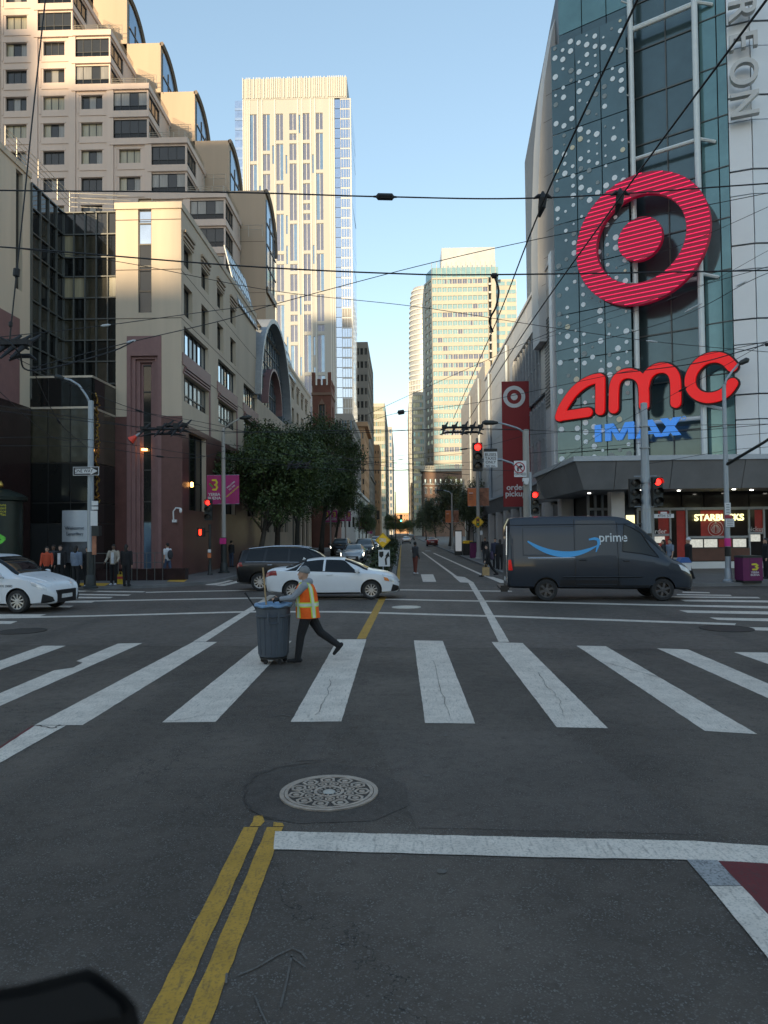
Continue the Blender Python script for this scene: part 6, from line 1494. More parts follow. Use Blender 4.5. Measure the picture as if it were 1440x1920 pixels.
def loft(m, rings, n=14):
    """rings: (centre, rx, ry) - closed elliptic loft"""
    vs = []; fs = []
    for c, rx, ry in rings:
        for j in range(n): t = 2*math.pi*j/n; vs.append((c[0]+rx*math.cos(t), c[1]+ry*math.sin(t), c[2]))
    k = len(rings)
    for i in range(k-1):
        for j in range(n): fs.append((i*n+j, i*n+(j+1)%n, (i+1)*n+(j+1)%n, (i+1)*n+j))
    fs += [tuple(reversed(range(n))), tuple(range((k-1)*n, k*n))]
    m.add(vs, fs)
def remesh(o, vox, sm=3):
    md = o.modifiers.new('r', 'REMESH'); md.mode = 'VOXEL'; md.voxel_size = vox
    s_ = o.modifiers.new('s', 'SMOOTH'); s_.factor = 0.5; s_.iterations = sm
    return late(o)
def person(label, loc, rz, H=1.72, top='cl_black', bottom='cl_black', shoes='cl_black', skin='skin', hair='hair_dark', legs=(0,0,0,0), arms=(5,10,-5,10), lean=0.0, turn=0.0, bulk=1.0, hem=0.0, vox=0.017, hat=None, bag=None, long_hair=False, group=None, head_down=0.0, splay=(8,8), sleeves=True, foot_pitch=(0,0), hands=True, tee=None):
    """forward is +x. legs: thigh, knee for left and right; arms: shoulder, elbow for left and right (degrees, forward positive)"""
    k = H/1.72; rt = root('person', loc, label, 'person', group, rz)
    hipz = 0.90*k; ln = R(lean)
    def spine(t): return Vector((math.sin(ln)*t*0.56*k, 0, hipz+math.cos(ln)*t*0.56*k))
    def leg(sd, th, kn):
        hip = Vector((0, sd*0.095*k, hipz)); a = R(th); knee = hip+Vector((math.sin(a), 0, -math.cos(a)))*0.43*k; b = R(th-kn); ank = knee+Vector((math.sin(b), 0, -math.cos(b)))*0.41*k
        return hip, knee, ank
    LL, RL = leg(1, legs[0], legs[1]), leg(-1, legs[2], legs[3])
    low = min(LL[2].z, RL[2].z); dz = 0.075*k-low
    mv = Vector((0,0,dz)); LL = [p+mv for p in LL]; RL = [p+mv for p in RL]; hipz += dz
    sh = spine(0.93)
    def arm(sd, s_, e_, sp):
        a = R(s_)+ln*0.5; S = sh+Vector((0, sd*0.185*k*bulk**0.5, -0.02)); u = Vector((math.sin(a), sd*math.sin(R(sp)), -math.cos(a))).normalized(); E = S+u*0.285*k
        b = a+R(e_); v = Vector((math.sin(b), sd*math.sin(R(sp*0.3)), -math.cos(b))).normalized(); return S, E, E+v*0.25*k, v
    LA, RA = arm(1, arms[0], arms[1], splay[0]), arm(-1, arms[2], arms[3], splay[1])
    hd = spine(1.0)+Vector((math.sin(ln+R(head_down))*0.165*k, 0, 0.155*k)); nk = spine(0.97)
    hx = R(turn)
    # body: one continuous skin
    m = MB(); g_ = 0.93
    ell(m, hd, 0.088*k, 0.074*k, 0.112*k, 14, R(head_down)); fw = Vector((math.cos(hx), math.sin(hx), 0)); sdv = Vector((-math.sin(hx), math.cos(hx), 0))
    capsule(m, hd+fw*0.05*k-Vector((0,0,0.06*k)), hd+fw*0.062*k-Vector((0,0,0.085*k)), 0.045*k, 0.035*k)
    capsule(m, hd+fw*0.088*k+Vector((0,0,0.01*k)), hd+fw*0.105*k-Vector((0,0,0.025*k)), 0.011*k, 0.016*k, 8)
    capsule(m, hd+fw*0.085*k-Vector((0,0,0.062*k)), hd+fw*0.088*k-Vector((0,0,0.066*k)), 0.017*k, 0.015*k, 8)
    for sd in (-1,1): ell(m, hd+sdv*sd*0.074*k-Vector((0,0,0.01*k)), 0.018*k, 0.010*k, 0.03*k, 8)
    capsule(m, nk-Vector((0,0,0.03*k)), hd-Vector((0.01,0,0.06*k)), 0.055*k, 0.05*k)
    tor = [(spine(-0.12), 0.085*k*bulk, 0.13*k*bulk), (spine(0.1), 0.095*k*bulk, 0.145*k*bulk), (spine(0.4), 0.10*k*bulk, 0.14*k*bulk), (spine(0.7), 0.11*k*bulk, 0.165*k*bulk**0.6), (spine(0.88), 0.10*k*bulk**0.6, 0.18*k*bulk**0.5), (spine(0.98), 0.07*k, 0.11*k)]
    loft(m, tor)
    for P in (LL, RL): capsule(m, P[0], P[1], 0.078*k*bulk**0.5, 0.052*k); capsule(m, P[1], P[2], 0.052*k, 0.036*k)
    for A in (LA, RA):
        capsule(m, A[0], A[1], 0.048*k, 0.038*k); capsule(m, A[1], A[2], 0.038*k, 0.026*k)
        if hands:
            v = A[3]; o_ = Vector((0,1,0)); capsule(m, A[2], A[2]+v*0.06*k, 0.028*k, 0.03*k, 8)
            dn = v.cross(o_).normalized()
            for f in range(4): q = A[2]+v*0.075*k+dn*(f-1.5)*0.017*k; capsule(m, q, q+v*(0.055-0.006*abs(f-1.5))*k+dn*0.0+o_*0.004, 0.0105*k, 0.009*k, 6)
            q = A[2]+v*0.03*k+dn*0.032*k; capsule(m, q, q+(v+dn*0.8).normalized()*0.045*k, 0.0115*k, 0.010*k, 6)
    if hands is not False and vox <= 0.012: pass
    remesh(m.build('body', skin, rt), vox*0.75)
    # eyes
    e = MB()
    for sd in (-1,1): ell(e, hd+fw*0.083*k+sdv*sd*0.032*k+Vector((0,0,0.012*k)), 0.008, 0.012, 0.007, 8)
    e.build('eyes', 'hair_dark', rt)
    # trousers
    m = MB(); loft(m, [(spine(-0.16)+mv*0, 0.10*k*bulk, 0.15*k*bulk), (spine(0.02), 0.115*k*bulk, 0.165*k*bulk), (spine(0.2), 0.11*k*bulk, 0.155*k*bulk)])
    for P in (LL, RL):
        an = P[2]+(P[2]-P[1]).normalized()*0.01; capsule(m, P[0], P[1], 0.098*k*bulk**0.7, 0.070*k*bulk**0.5); capsule(m, P[1], an, 0.070*k*bulk**0.5, 0.058*k)
    remesh(m.build('trousers', bottom, rt), vox)
    # shoes
    for i, P in enumerate((LL, RL)):
        s_ = MB(); a = P[2]; ph = R(foot_pitch[i]); f_ = Vector((math.cos(ph), 0, -math.sin(ph))); u_ = Vector((math.sin(ph), 0, math.cos(ph)))
        capsule(s_, a-f_*0.045*k-u_*0.030*k, a+f_*0.05*k-u_*0.030*k, 0.042*k, 0.045*k); capsule(s_, a+f_*0.05*k-u_*0.034*k, a+f_*0.165*k-u_*0.042*k, 0.045*k, 0.032*k); capsule(s_, a-f_*0.01, a+u_*0.04*k, 0.042*k, 0.045*k)
        remesh(s_.build('shoe', shoes, rt), vox*0.8, 2)
    # top
    m = MB(); e_ = 0.018*k
    base = spine(-0.05-hem)
    loft(m, [(base, 0.125*k*bulk, 0.172*k*bulk), (spine(0.1), 0.122*k*bulk, 0.168*k*bulk)] + [(c, rx+e_, ry+e_) for c, rx, ry in tor[2:-1]] + [(spine(0.985), 0.075*k, 0.105*k)])
    if sleeves:
        for A in (LA, RA): capsule(m, A[0], A[1], 0.068*k*bulk**0.3, 0.056*k); capsule(m, A[1], A[2]-A[3]*0.02, 0.056*k, 0.042*k)
    else:
        for A in (LA, RA): capsule(m, A[0], A[0].lerp(A[1],0.75), 0.066*k, 0.060*k)
    capsule(m, nk-Vector((0.01,0,0.02*k)), nk+Vector((0.0,0,0.025*k)), 0.072*k, 0.066*k)
    remesh(m.build('jacket' if sleeves else 'shirt', top, rt), vox)
    if tee:
        m = MB(); A0 = spine(0.0); m.grid(lambda u, v: (spine(0.02+0.85*v).x+(0.125+e_)*k*bulk*(0.98-0.12*v)*math.cos((u-0.5)*0.7)+0.006, (0.125+e_)*k*math.sin((u-0.5)*0.9), spine(0.02+0.85*v).z), 6, 8); m.build('shirt_front', tee, rt, smooth=True)
    # hair or hat
    m = MB(); c = hd-fw*0.014*k+Vector((0,0,0.022*k))
    if hat:
        ell(m, c+Vector((0,0,0.012*k)), 0.103*k, 0.092*k, 0.105*k, 14); m2 = MB()
        m3 = MB()
        for i in range(len(m.v)):
            x, y, z = m.v[i]; m.v[i] = (x, y, max(z, hd.z+0.012*k+(0.02*k)*((x-hd.x)*fw.x/0.1/k)))
        o = m.build('beanie', hat, rt, smooth=True)
    else:
        ell(m, c, 0.094*k, 0.082*k, 0.105*k, 14)
        for i in range(len(m.v)):
            x, y, z = m.v[i]; fx = (Vector((x,y,0))-Vector((hd.x,hd.y,0))).dot(fw)
            if fx > 0.02*k: z = max(z, hd.z+0.045*k)
            m.v[i] = (x, y, z)
        if long_hair: capsule(m, hd-fw*0.05*k, hd-fw*0.06*k-Vector((0,0,0.2*k)), 0.075*k, 0.05*k)
        m.build('hair', hair, rt, smooth=True)
    if bag == 'backpack' or bag == 'backpack_plum':
        m = MB(); b0 = spine(0.45)-Vector((0.20*k,0,0)); ell(m, b0, 0.11*k, 0.15*k, 0.24*k); capsule(m, b0-Vector((0.03,0,0.1)), b0-Vector((0.04,0,0.14)), 0.09, 0.08)
        remesh(m.build('backpack', 'cl_plum' if bag != 'backpack' else 'cl_charcoal', rt), vox)
    rt['_hand'] = tuple(RA[2]+RA[3]*0.09); rt['_handl'] = tuple(LA[2]+LA[3]*0.09)
    return rt, dict(spine=spine, tor=tor, LA=LA, RA=RA, hd=hd, k=k, e=e_, bulk=bulk)
# ---------------------------------------------------------------- the street cleaner
WY = G(562, 1243).y
def worker():
    w0 = G(577, 1243)
    rt, D = person('street cleaner in orange vest and grey beanie pushing a grey bin', (w0.x, WY+0.05, 0.012), R(180), 1.68, 'hoodie', 'cl_black', 'cl_black', 'skin', 'hair_dark',
                   legs=(16,8,-30,24), arms=(42,40,34,44), lean=4, bulk=1.25, hem=0.0, vox=0.011, hat='beanie', head_down=6, splay=(4,4), foot_pitch=(0,48), hands='gloves')
    k, sp = D['k'], D['spine']
    # gloves with separate fingers curled over the handle
    for A in (D['LA'], D['RA']):
        m = MB(); v = A[3]; o_ = Vector((0,1,0)); dn = Vector((v.z,0,-v.x)).normalized(); dn = dn if dn.z < 0 else -dn
        capsule(m, A[2]-v*0.03, A[2]+v*0.055, 0.036, 0.040, 10)
        for f in range(4):
            q = A[2]+v*0.07+o_*(f-1.5)*0.021; e1 = q+v*0.035+dn*0.012; e2 = e1+dn*0.035-v*0.006; capsule(m, q, e1, 0.0125, 0.0115, 8); capsule(m, e1, e2, 0.0115, 0.010, 8)
        q = A[2]+v*0.025+o_*0.035; capsule(m, q, q+v*0.04+dn*0.03, 0.0135, 0.011, 8)
        remesh(m.build('glove', 'glove', rt), 0.006, 2)
    # hood
    m = MB(); ell(m, sp(0.97)-Vector((0.055,0,-0.01)), 0.085, 0.12, 0.075, 14, R(25)); remesh(m.build('hood', 'hoodie', rt), 0.012)
    # vest: a shell round the torso with bands
    rings = [(-0.20,0.218,0.235),(0.05,0.212,0.230),(0.3,0.200,0.222),(0.5,0.196,0.222),(0.68,0.190,0.226),(0.82,0.168,0.215),(0.92,0.130,0.175),(0.985,0.092,0.12)]
    def V(t, th, off=0.0):
        for i in range(len(rings)-1):
            if rings[i][0] <= t <= rings[i+1][0] or i == len(rings)-2:
                f = (t-rings[i][0])/(rings[i+1][0]-rings[i][0]); rx = rings[i][1]+(rings[i+1][1]-rings[i][1])*f; ry = rings[i][2]+(rings[i+1][2]-rings[i][2])*f; break
        c = sp(t); wv = 0.006*math.sin(th*5+t*9); return (c.x+(rx+off+wv)*k*math.cos(th), (ry+off+wv)*k*math.sin(th), c.z)
    m = MB(); m.grid(lambda u, v: V(-0.16+1.14*v, 2*math.pi*u), 40, 26); m.build('vest', 'vest_orange', rt, smooth=True, fix=False)
    def band(name, mm, t0, t1, a0, a1, off, nu=40, nv=4):
        MB().grid(lambda u, v: V(t0+(t1-t0)*v, R(a0+(a1-a0)*u), off), nu, nv).build(name, mm, rt, smooth=True)
    band('stripe', 'vest_lime', 0.20, 0.36, 0, 360, 0.006); band('stripe', 'vest_stripe', 0.235, 0.325, 0, 360, 0.011)
    for a in (128, 232, 48, 312):
        band('stripe', 'vest_lime', -0.14, 0.95, a-13, a+13, 0.008, 6, 24); band('stripe', 'vest_stripe', -0.14, 0.95, a-7, a+7, 0.014, 5, 24)
    band('vest_trim', 'vest_lime', 0.955, 0.985, 0, 360, 0.008)
    return rt
worker()
mat('bin_grey', (0.066, 0.080, 0.100), 0.5, var=0.12, scale=5, bump=0.1, bscale=30); mat('bag_blue', (0.16, 0.28, 0.44), 0.35, var=0.25, scale=9, bump=0.6, bscale=18); mat('wood', (0.42, 0.29, 0.15), 0.6, var=0.25, scale=12)
def bin_():
    c = G(507, 1249); r = 0.305; y = WY+0.02; z0 = 0.115
    rt = root('wheeled_bin', (c.x, y, 0.008), 'grey round wheeled bin with blue bag liner in front of the worker', 'bin')
    m = MB(); m.lathe([(0.22,z0),(0.255,z0+0.015),(0.262,z0+0.06),(0.292,z0+0.70),(0.318,z0+0.715),(0.318,z0+0.735),(0.300,z0+0.745),(0.302,z0+0.86),(0.33,z0+0.875),(0.335,z0+0.905),(0.31,z0+0.91),(0.295,z0+0.86),(0.255,z0+0.08),(0.02,z0+0.07)], (0,0,0), 40, cap=False)
    m.build('drum', 'bin_grey', rt, smooth=True, angle=35)
    for k in range(16):
        a = 2*math.pi*k/16; MB().tube([(0.262*math.cos(a),0.262*math.sin(a),z0+0.05),(0.292*math.cos(a),0.292*math.sin(a),z0+0.70)], 0.012, 5).build('rib', 'bin_grey', rt)
    for a in (R(-80), R(100)):
        u = Vector((math.cos(a), math.sin(a), 0)); t = Vector((-u.y, u.x, 0)); m = MB()
        m.tube([u*0.325+t*0.09+Vector((0,0,z0+0.80)), u*0.345+t*0.088+Vector((0,0,z0+0.62)), u*0.345-t*0.088+Vector((0,0,z0+0.62)), u*0.325-t*0.09+Vector((0,0,z0+0.80))], 0.017, 6); m.build('handle', 'bin_grey', rt)
    # liner folded over the rim
    rnd = random.Random(1); pr = []
    m = MB(); n = 48
    for (r_, h) in ((0.27,0.80),(0.305,0.92),(0.325,0.935),(0.341,0.922),(0.343,0.90),(0.338,0.888)):
        for j in range(n): t = 2*math.pi*j/n; q = r_+0.008*math.sin(t*9+h*20)+rnd.uniform(-.004,.004); m.v.append((q*math.cos(t), q*math.sin(t), z0+h+0.012*math.sin(t*7)*(1 if h < 0.9 else 0.4)))
    for i in range(5):
        for j in range(n): m.f.append((i*n+j, i*n+(j+1)%n, (i+1)*n+(j+1)%n, (i+1)*n+j)); m.m.append(0)
    m.build('bag_liner', 'bag_blue', rt, smooth=True)
    MB().lathe([(0.285,z0+0.78),(0.02,z0+0.80)], (0,0,0), 24, cap=False).build('rubbish', 'cl_charcoal', rt)
    m = MB(); m.lathe([(0.235,0.085),(0.245,0.09),(0.245,0.112),(0.235,0.114)], (0,0,0), 28); m.box(-0.22,0.22,-0.03,0.03,0.082,0.1).box(-0.03,0.03,-0.22,0.22,0.083,0.101); m.build('dolly', 'black', rt)
    for k in range(5):
        a = 2*math.pi*k/5+0.4; x, y_ = 0.205*math.cos(a), 0.205*math.sin(a); m = MB(); m.lathe([(0.012,-0.016),(0.04,-0.016),(0.04,0.016),(0.012,0.016)], (x,y_,0.04), 14, 'y'); m.box(x-0.02,x+0.02,y_-0.024,y_-0.018,0.03,0.09).box(x-0.02,x+0.02,y_+0.018,y_+0.024,0.03,0.09); m.build('castor', 'rubber', rt)
    b = root('broom', (c.x-0.05, y, 0.9), 'wooden broom handle standing in the bin', 'broom'); h0 = AY(503,1145,y); h1 = AY(494,1064,y)
    MB().tube([(h0.x+0.02,y,h0.z-0.55),(h1.x,y-0.05,h1.z)], 0.015, 8).build('handle', 'wood', b, True); MB().lathe([(0.02,0),(0.03,-0.05)], (h0.x+0.015,y,h0.z-0.5), 8).build('socket', 'black', b, True)
    b = root('dustpan', (c.x-0.1, y, 0.9), 'black dustpan handle leaning out of the bin', 'dustpan'); h0 = AY(487,1146,y); h1 = AY(462,1111,y)
    MB().tube([(h0.x+0.15,y-0.05,h0.z-0.25),(h1.x,y-0.1,h1.z)], 0.014, 8).build('handle', 'black', b, True); MB().tube([(h1.x+0.02,y-0.1,h1.z-0.03),(h1.x-0.005,y-0.1,h1.z+0.005)], 0.019, 8).build('grip', 'rubber', b, True)
bin_()
# ---------------------------------------------------------------- people on the pavements
def at(px, py, z=0.133): q = G(px, py, z); return (q.x, q.y, z)
GL_ = 'people waiting outside the hotel'
CAMF = 0
person('man in bright orange jacket in the group by the lamp post', at(88,1100), R(-75), 1.68, 'cl_orange', 'cl_black', group=GL_, arms=(10,30,5,20))
person('man in dark suit and white shirt beside the orange jacket', at(113,1099), R(-90), 1.74, 'cl_black', 'cl_black', skin='skin_pale', group=GL_, tee='cl_white')
person('person in pale grey-blue denim jacket seen from behind', at(143,1101), R(80), 1.72, 'cl_denim', 'cl_black', group=GL_, bulk=1.15, long_hair=True)
person('person in black hoodie and white shoes next to the lamp post', at(164,1100), R(-70), 1.66, 'cl_black', 'cl_black', 'cl_white', group=GL_, arms=(15,40,10,40))
person('man in beige jacket over white shirt facing the road', at(213,1097), R(-90), 1.74, 'cl_beige', 'cl_black', 'cl_white', 'skin_dark', group=GL_, arms=(15,40,12,40), tee='cl_white', splay=(14,14))
person('person all in black with back turned beside the beige jacket', at(237,1099), R(85), 1.74, 'cl_black', 'cl_black', group=GL_, bulk=1.1, long_hair=True)
person('man in white T-shirt and jeans with backpack walking on the left pavement', at(314,1084), R(150), 1.74, 'cl_white', 'cl_jean', 'cl_white', group=GL_, legs=(14,4,-12,10), arms=(-10,15,12,20), bag='backpack', sleeves=False)
person('person in dark coat half hidden behind the orange jacket', at(100,1096), R(-100), 1.74, 'cl_charcoal', 'cl_black', skin='skin_dark', group=GL_)
person('person in dark top and blue jeans under the left trees', at(434,1063), R(60), 1.70, 'cl_charcoal', 'cl_jean', group=GL_, vox=0.025)
person('man in black jacket and rust trousers standing in the far traffic lane', at(779,1076,0.004), R(40), 1.74, 'cl_charcoal', 'cl_rust', 'cl_white', 'skin_dark', legs=(3,2,-3,4), arms=(10,50,-8,30), turn=20)
person('woman in black striding across the right kerb with a big plum backpack', at(916,1081,0.004), R(178), 1.66, 'cl_black', 'cl_black', 'cl_black', 'skin_pale', legs=(26,6,-26,14), arms=(8,10,-14,16), bag='backpack_plum', long_hair=True, lean=5)
GR_ = 'people on the right pavement'
person('person in navy jacket by the banner pole on the right pavement', at(929,1066), R(-120), 1.74, 'cl_navy', 'cl_black', group=GR_)
person('person in black with patterned top close to the back of the van', at(938,1068), R(100), 1.68, 'cl_black', 'cl_black', group=GR_, long_hair=True)
person('person in dark clothes further up the right pavement', at(910,1056), R(-90), 1.72, 'cl_black', 'cl_charcoal', group=GR_, vox=0.025)
person('man in long dark coat and white cap walking past the coffee shop', at(1292,1087), R(185), 1.78, 'cl_black', 'cl_black', 'cl_black', 'skin', hat='cl_white', hem=0.25, legs=(12,4,-12,8), bulk=1.1)
person('person in grey T-shirt behind the van bonnet', at(1257,1080), R(200), 1.70, 'cl_greyblue', 'cl_black', sleeves=False, group=GR_)
person('person in dark top just in front of the grey T-shirt by the coffee window', at(1245,1079), R(170), 1.66, 'cl_charcoal', 'cl_black', long_hair=True, group=GR_, bag='backpack')
person('person in black at the right edge beside the purple bin', at(1437,1085), R(180), 1.72, 'cl_black', 'cl_black', group=GR_)
def shopping_bag(px, py, z, mm, label, w_=0.3, h=0.36, top2=None):
    q = G(px, py, z); rt = root('shopping_bag', (q.x, q.y, z), label, 'bag'); m = MB()
    m.add([(-w_/2,-.07,0),(w_/2,-.07,0),(w_/2,.07,0),(-w_/2,.07,0),(-w_/2*1.05,-.05,h),(w_/2*1.05,-.05,h),(w_/2*1.05,.05,h),(-w_/2*1.05,.05,h)], [(0,3,2,1),(0,1,5,4),(1,2,6,5),(2,3,7,6),(3,0,4,7)]); m.build('sack', mm, rt)
    for sd in (-1,1): MB().tube([(-.07,sd*.05,h),(-.05,sd*.03,h+.12),(.05,sd*.03,h+.12),(.07,sd*.05,h)], 0.008, 5).build('handle', mm, rt)
    if top2: MB().box(-w_/2*1.06,w_/2*1.06,-.072,.072,h*0.55,h*0.8).build('print_band', top2, rt)
shopping_bag(911, 1079, 0.35, 'cl_tan', 'tan paper carrier bag in the hand of the striding woman')
mat('bag_yellow', (0.6,0.42,0.03), 0.6, var=0.2); mat('bag_red', (0.5,0.05,0.05), 0.6, var=0.2)
shopping_bag(226, 1095, 0.134, 'bag_yellow', 'yellow and red shopping bag standing between two people on the left', 0.34, 0.42, 'bag_red')
# ================================================================ poles, signals, signs, wires
mat('pole_dark', (0.03, 0.035, 0.035), 0.5, 0.2, var=0.15, scale=5); mat('pole_concrete', (0.36, 0.345, 0.32), 0.8, var=0.12, scale=3, streak=True)
mat('sign_white', (0.66, 0.67, 0.68), 0.45, var=0.04); mat('sign_black', (0.012,0.012,0.012), 0.5, var=0); mat('sign_yellow', (0.85, 0.50, 0.015), 0.45, var=0.05); mat('sign_red', (0.35,0.03,0.05), 0.5, var=0)
mat('banner_pink', (0.38, 0.030, 0.16), 0.7, var=0.06, scale=3); mat('banner_logo', (0.66,0.60,0.05), 0.7, var=0.05); mat('banner_orange', (0.58,0.17,0.06), 0.7, var=0.1, scale=3); mat('banner_photo', (0.28,0.12,0.07), 0.7, var=0.7, scale=2.5); mat('pink_wrap', (0.65,0.03,0.25), 0.6, var=0.05); mat('green_leafy', (0.08,0.3,0.08), 0.6, var=0.1)
mat('lamp_red', (0.9,0.05,0.02), 0.3, var=0, emit=(1.0,0.014,0.010), es=2.2); mat('lens_off', (0.02,0.02,0.018), 0.3, var=0, spec=0.6); mat('lamp_green', (0.1,0.8,0.5), 0.3, var=0, emit=(0.1,1.0,0.6), es=2.0); mat('lamp_hand', (0.9,0.1,0.02), 0.3, var=0, emit=(1.0,0.025,0.01), es=1.6)
mat('porcelain', (0.55,0.57,0.58), 0.3, var=0.1)
def ringy(cx, cz, y, ra, rb, name, m_, parent, n=24):
    m = MB(); A, B = arc(cx,cz,ra,0,360,n), arc(cx,cz,rb,0,360,n)
    for i in range(n): m.add([(A[i][0],y,A[i][1]),(A[i+1][0],y,A[i+1][1]),(B[i+1][0],y,B[i+1][1]),(B[i][0],y,B[i][1])], [(0,1,2,3)])
    return m.build(name, m_, parent, True)
def signal_head(rt, x, y, zt, lit='red', k=1.0, name='signal_head'):
    """three-light head facing the camera, top at zt"""
    s = 0.34*k; w_ = 0.17*k
    h = MB().box(x-w_, x+w_, y-0.02, y+0.2*k, zt-3*s, zt).build(name, 'pole_dark', rt, True)
    for i, c in enumerate(('red','amber','green')):
        cz = zt-s*(i+0.5); on = (c == lit)
        MB().lathe([(0.115*k,-0.03),(0.10*k,-0.045),(0.01,-0.055)], (x,y,cz), 18, 'y', cap=False).build('lens', ('lamp_red' if c == 'red' else 'lamp_green') if on else 'lens_off', h)
        v = MB(); A = arc(x,cz,0.135*k,-20,200,14)
        for j in range(14): v.add([(A[j][0],y-0.02,A[j][1]),(A[j+1][0],y-0.02,A[j+1][1]),(A[j+1][0],y-0.24*k,A[j+1][1]-0.0),(A[j][0],y-0.24*k,A[j][1])], [(0,1,2,3)])
        v.build('visor', 'sign_black', h)
    return h
def plate_sign(rt, name, x0, x1, z0, z1, y, m_, r=0.0): return box(name, m_, rt, x0, x1, y, y+0.02, z0, z1)
def pole(rt, x, y, z0, z1, r0, r1, m_, base=True, name='pole', n=14):
    m = MB(); m.lathe([(r0,z0),(r1,z1),(r1*0.3,z1+0.03)], (x,y,0), n)
    if base: m.lathe([(r0*1.9,z0),(r0*1.9,z0+0.06),(r0*1.3,z0+0.12),(r0*1.15,z0+0.5),(r0*1.0,z0+0.55)], (x,y,0), n, cap=False)
    return m.build(name, m_, rt, True, smooth=True, angle=40)
def lamp_arm(rt, pts, head, m_='galv'):
    MB().tube(pts, [0.06]+[0.045]*(len(pts)-1), 8).build('lamp_arm', m_, rt, True, smooth=True)
    a, b = Vector(pts[-1]), Vector(head); d = (b-a); m = MB(); m.tube([a, a.lerp(b,0.3), a.lerp(b,0.8), b], [0.05,0.11,0.12,0.04], 10); m.build('lamp_head', 'pole_dark', rt, True, smooth=True)
def build_left_lamp():
    b = G(170, 1103, 0.13); x, y = b.x, b.y; Z = lambda py: AY(170,py,y).z; X = lambda px: AY(px,900,y).x
    rt = root('street_lamp', (x,y,0.13), 'pale steel street lamp with one way sign on the left corner', 'street lamp')
    pole(rt, x, y, 1.6, Z(752), 0.135, 0.11, 'galv', False); pole(rt, x, y, 0.13, 1.62, 0.16, 0.15, 'pole_dark', True, 'pole_base')
    lamp_arm(rt, [(x,y,Z(760)),(X(162),y,Z(742)),(X(148),y,Z(722)),(X(132),y,Z(712)),(X(120),y,Z(709))], (X(104),y-0.1,Z(706)))
    s = MB().box(X(141),X(189),y-0.2,y-0.17,Z(892),Z(876)).build('one_way_sign', 'sign_white', rt, True)
    MB().box(X(142),X(188),y-0.207,y-0.202,Z(891),Z(877)).build('sign_field', 'sign_black', s)
    zc = Z(884); a = [(X(145),zc-0.10),(X(174),zc-0.10),(X(174),zc-0.15),(X(187),zc),(X(174),zc+0.15),(X(174),zc+0.10),(X(145),zc+0.10)]
    MB().prism(a, lambda u,v,d:(u,d,v), y-0.214, y-0.209).build('arrow', 'sign_white', s)
    t = text_mesh('ONE WAY', 0.2, 'sign_black', 0.002, bold=0.01); t.transform(Matrix.Translation((X(161),y-0.218,zc)) @ Matrix.Rotation(R(90),4,'X') @ Matrix.Diagonal((0.82,1,1,1))); ob('lettering', t, s)
    for i, (p0, p1, q0, q1) in enumerate(((175,187,940,948),(175,187,950,956),(173,186,958,986))): plate_sign(rt, 'notice_sign', X(p0), X(p1), Z(q1), Z(q0), y-0.17, 'sign_white')
    box('signal_box', 'pole_dark', rt, X(176), X(189), y-0.2, y+0.1, Z(1005), Z(986)); plate_sign(rt, 'notice_sign', X(176), X(184), Z(1040), Z(1005), y-0.18, 'banner_photo')
build_left_lamp()
def banner(rt, x0, x1, z0, z1, y, kind):
    b = MB().grid(lambda u,v: (x0+(x1-x0)*u, y+0.02*math.sin(u*9)*(1-v), z0+(z1-z0)*v), 10, 4).build('banner', {'yb':'banner_pink','welcome':'banner_pink','orange':'banner_orange','photo':'banner_photo'}[kind], rt, True, smooth=True)
    for z in (z0, z1): MB().tube([(x0,y+0.02,z),(x1,y+0.02,z)], 0.02, 6).build('banner_rod', 'galv', rt, True)
    w_ = x1-x0; h = z1-z0; cx = (x0+x1)/2
    if kind == 'yb':
        P = lambda u, v: (cx+u*w_, z0+h*v)
        MB().prism(stroke_poly([P(-.08,.50),P(.12,.50),P(.20,.58),P(.12,.66),P(-.02,.66),P(.12,.67),P(.19,.75),P(.10,.83),P(-.10,.83)], w_*0.12), lambda u,v,d:(u,d,v), y-0.05, y-0.035).build('logo', 'banner_logo', b)
        MB().prism(stroke_poly([P(-.28,.78),P(-.05,.66)], w_*0.10), lambda u,v,d:(u,d,v), y-0.058, y-0.052).build('logo_leaf', 'sign_red', b)
        MB().prism(stroke_poly([P(-.3,.70),P(-.12,.6)], w_*0.10), lambda u,v,d:(u,d,v), y-0.045, y-0.034).build('logo_leaf', 'green_leafy', b)
        for s_, v in (('YERBA',.33),('BUENA',.20)):
            t = text_mesh(s_, w_*0.27, 'sign_white', 0.002, bold=0.02); t.transform(Matrix.Translation((cx,y-0.045,z0+h*v)) @ Matrix.Rotation(R(90),4,'X')); ob('lettering', t, b)
    if kind == 'welcome':
        for s_, v, u, m_, sz in (('WELCOME',.66,-.10,'sign_white',.16),('TO THE',.56,-.02,'sign_white',.16),('NEIGHBORHOOD',.42,.02,'banner_logo',.15)):
            t = text_mesh(s_, w_*sz, m_, 0.002, bold=0.015); t.transform(Matrix.Translation((cx+u*w_,y-0.045,z0+h*v)) @ Matrix.Rotation(R(90),4,'X') @ Matrix.Rotation(R(40),4,'Z')); ob('lettering', t, b)
        for k in range(4): MB().tube([(cx-w_*.2+k*w_*.17,y-0.03,z0+h*.08),(cx-w_*.2+k*w_*.17,y-0.03,z0+h*(.22+.07*k))], 0.008, 4).build('print_line', 'sign_red', b)
    if kind == 'orange':
        for k in range(5): MB().box(x0+w_*.15,x0+w_*(.55+.06*(k%3)),y-0.04,y-0.03,z0+h*(.35+.09*k),z0+h*(.38+.09*k)).build('print_line', 'sign_white' if k == 4 else 'banner_photo', b)
    return b
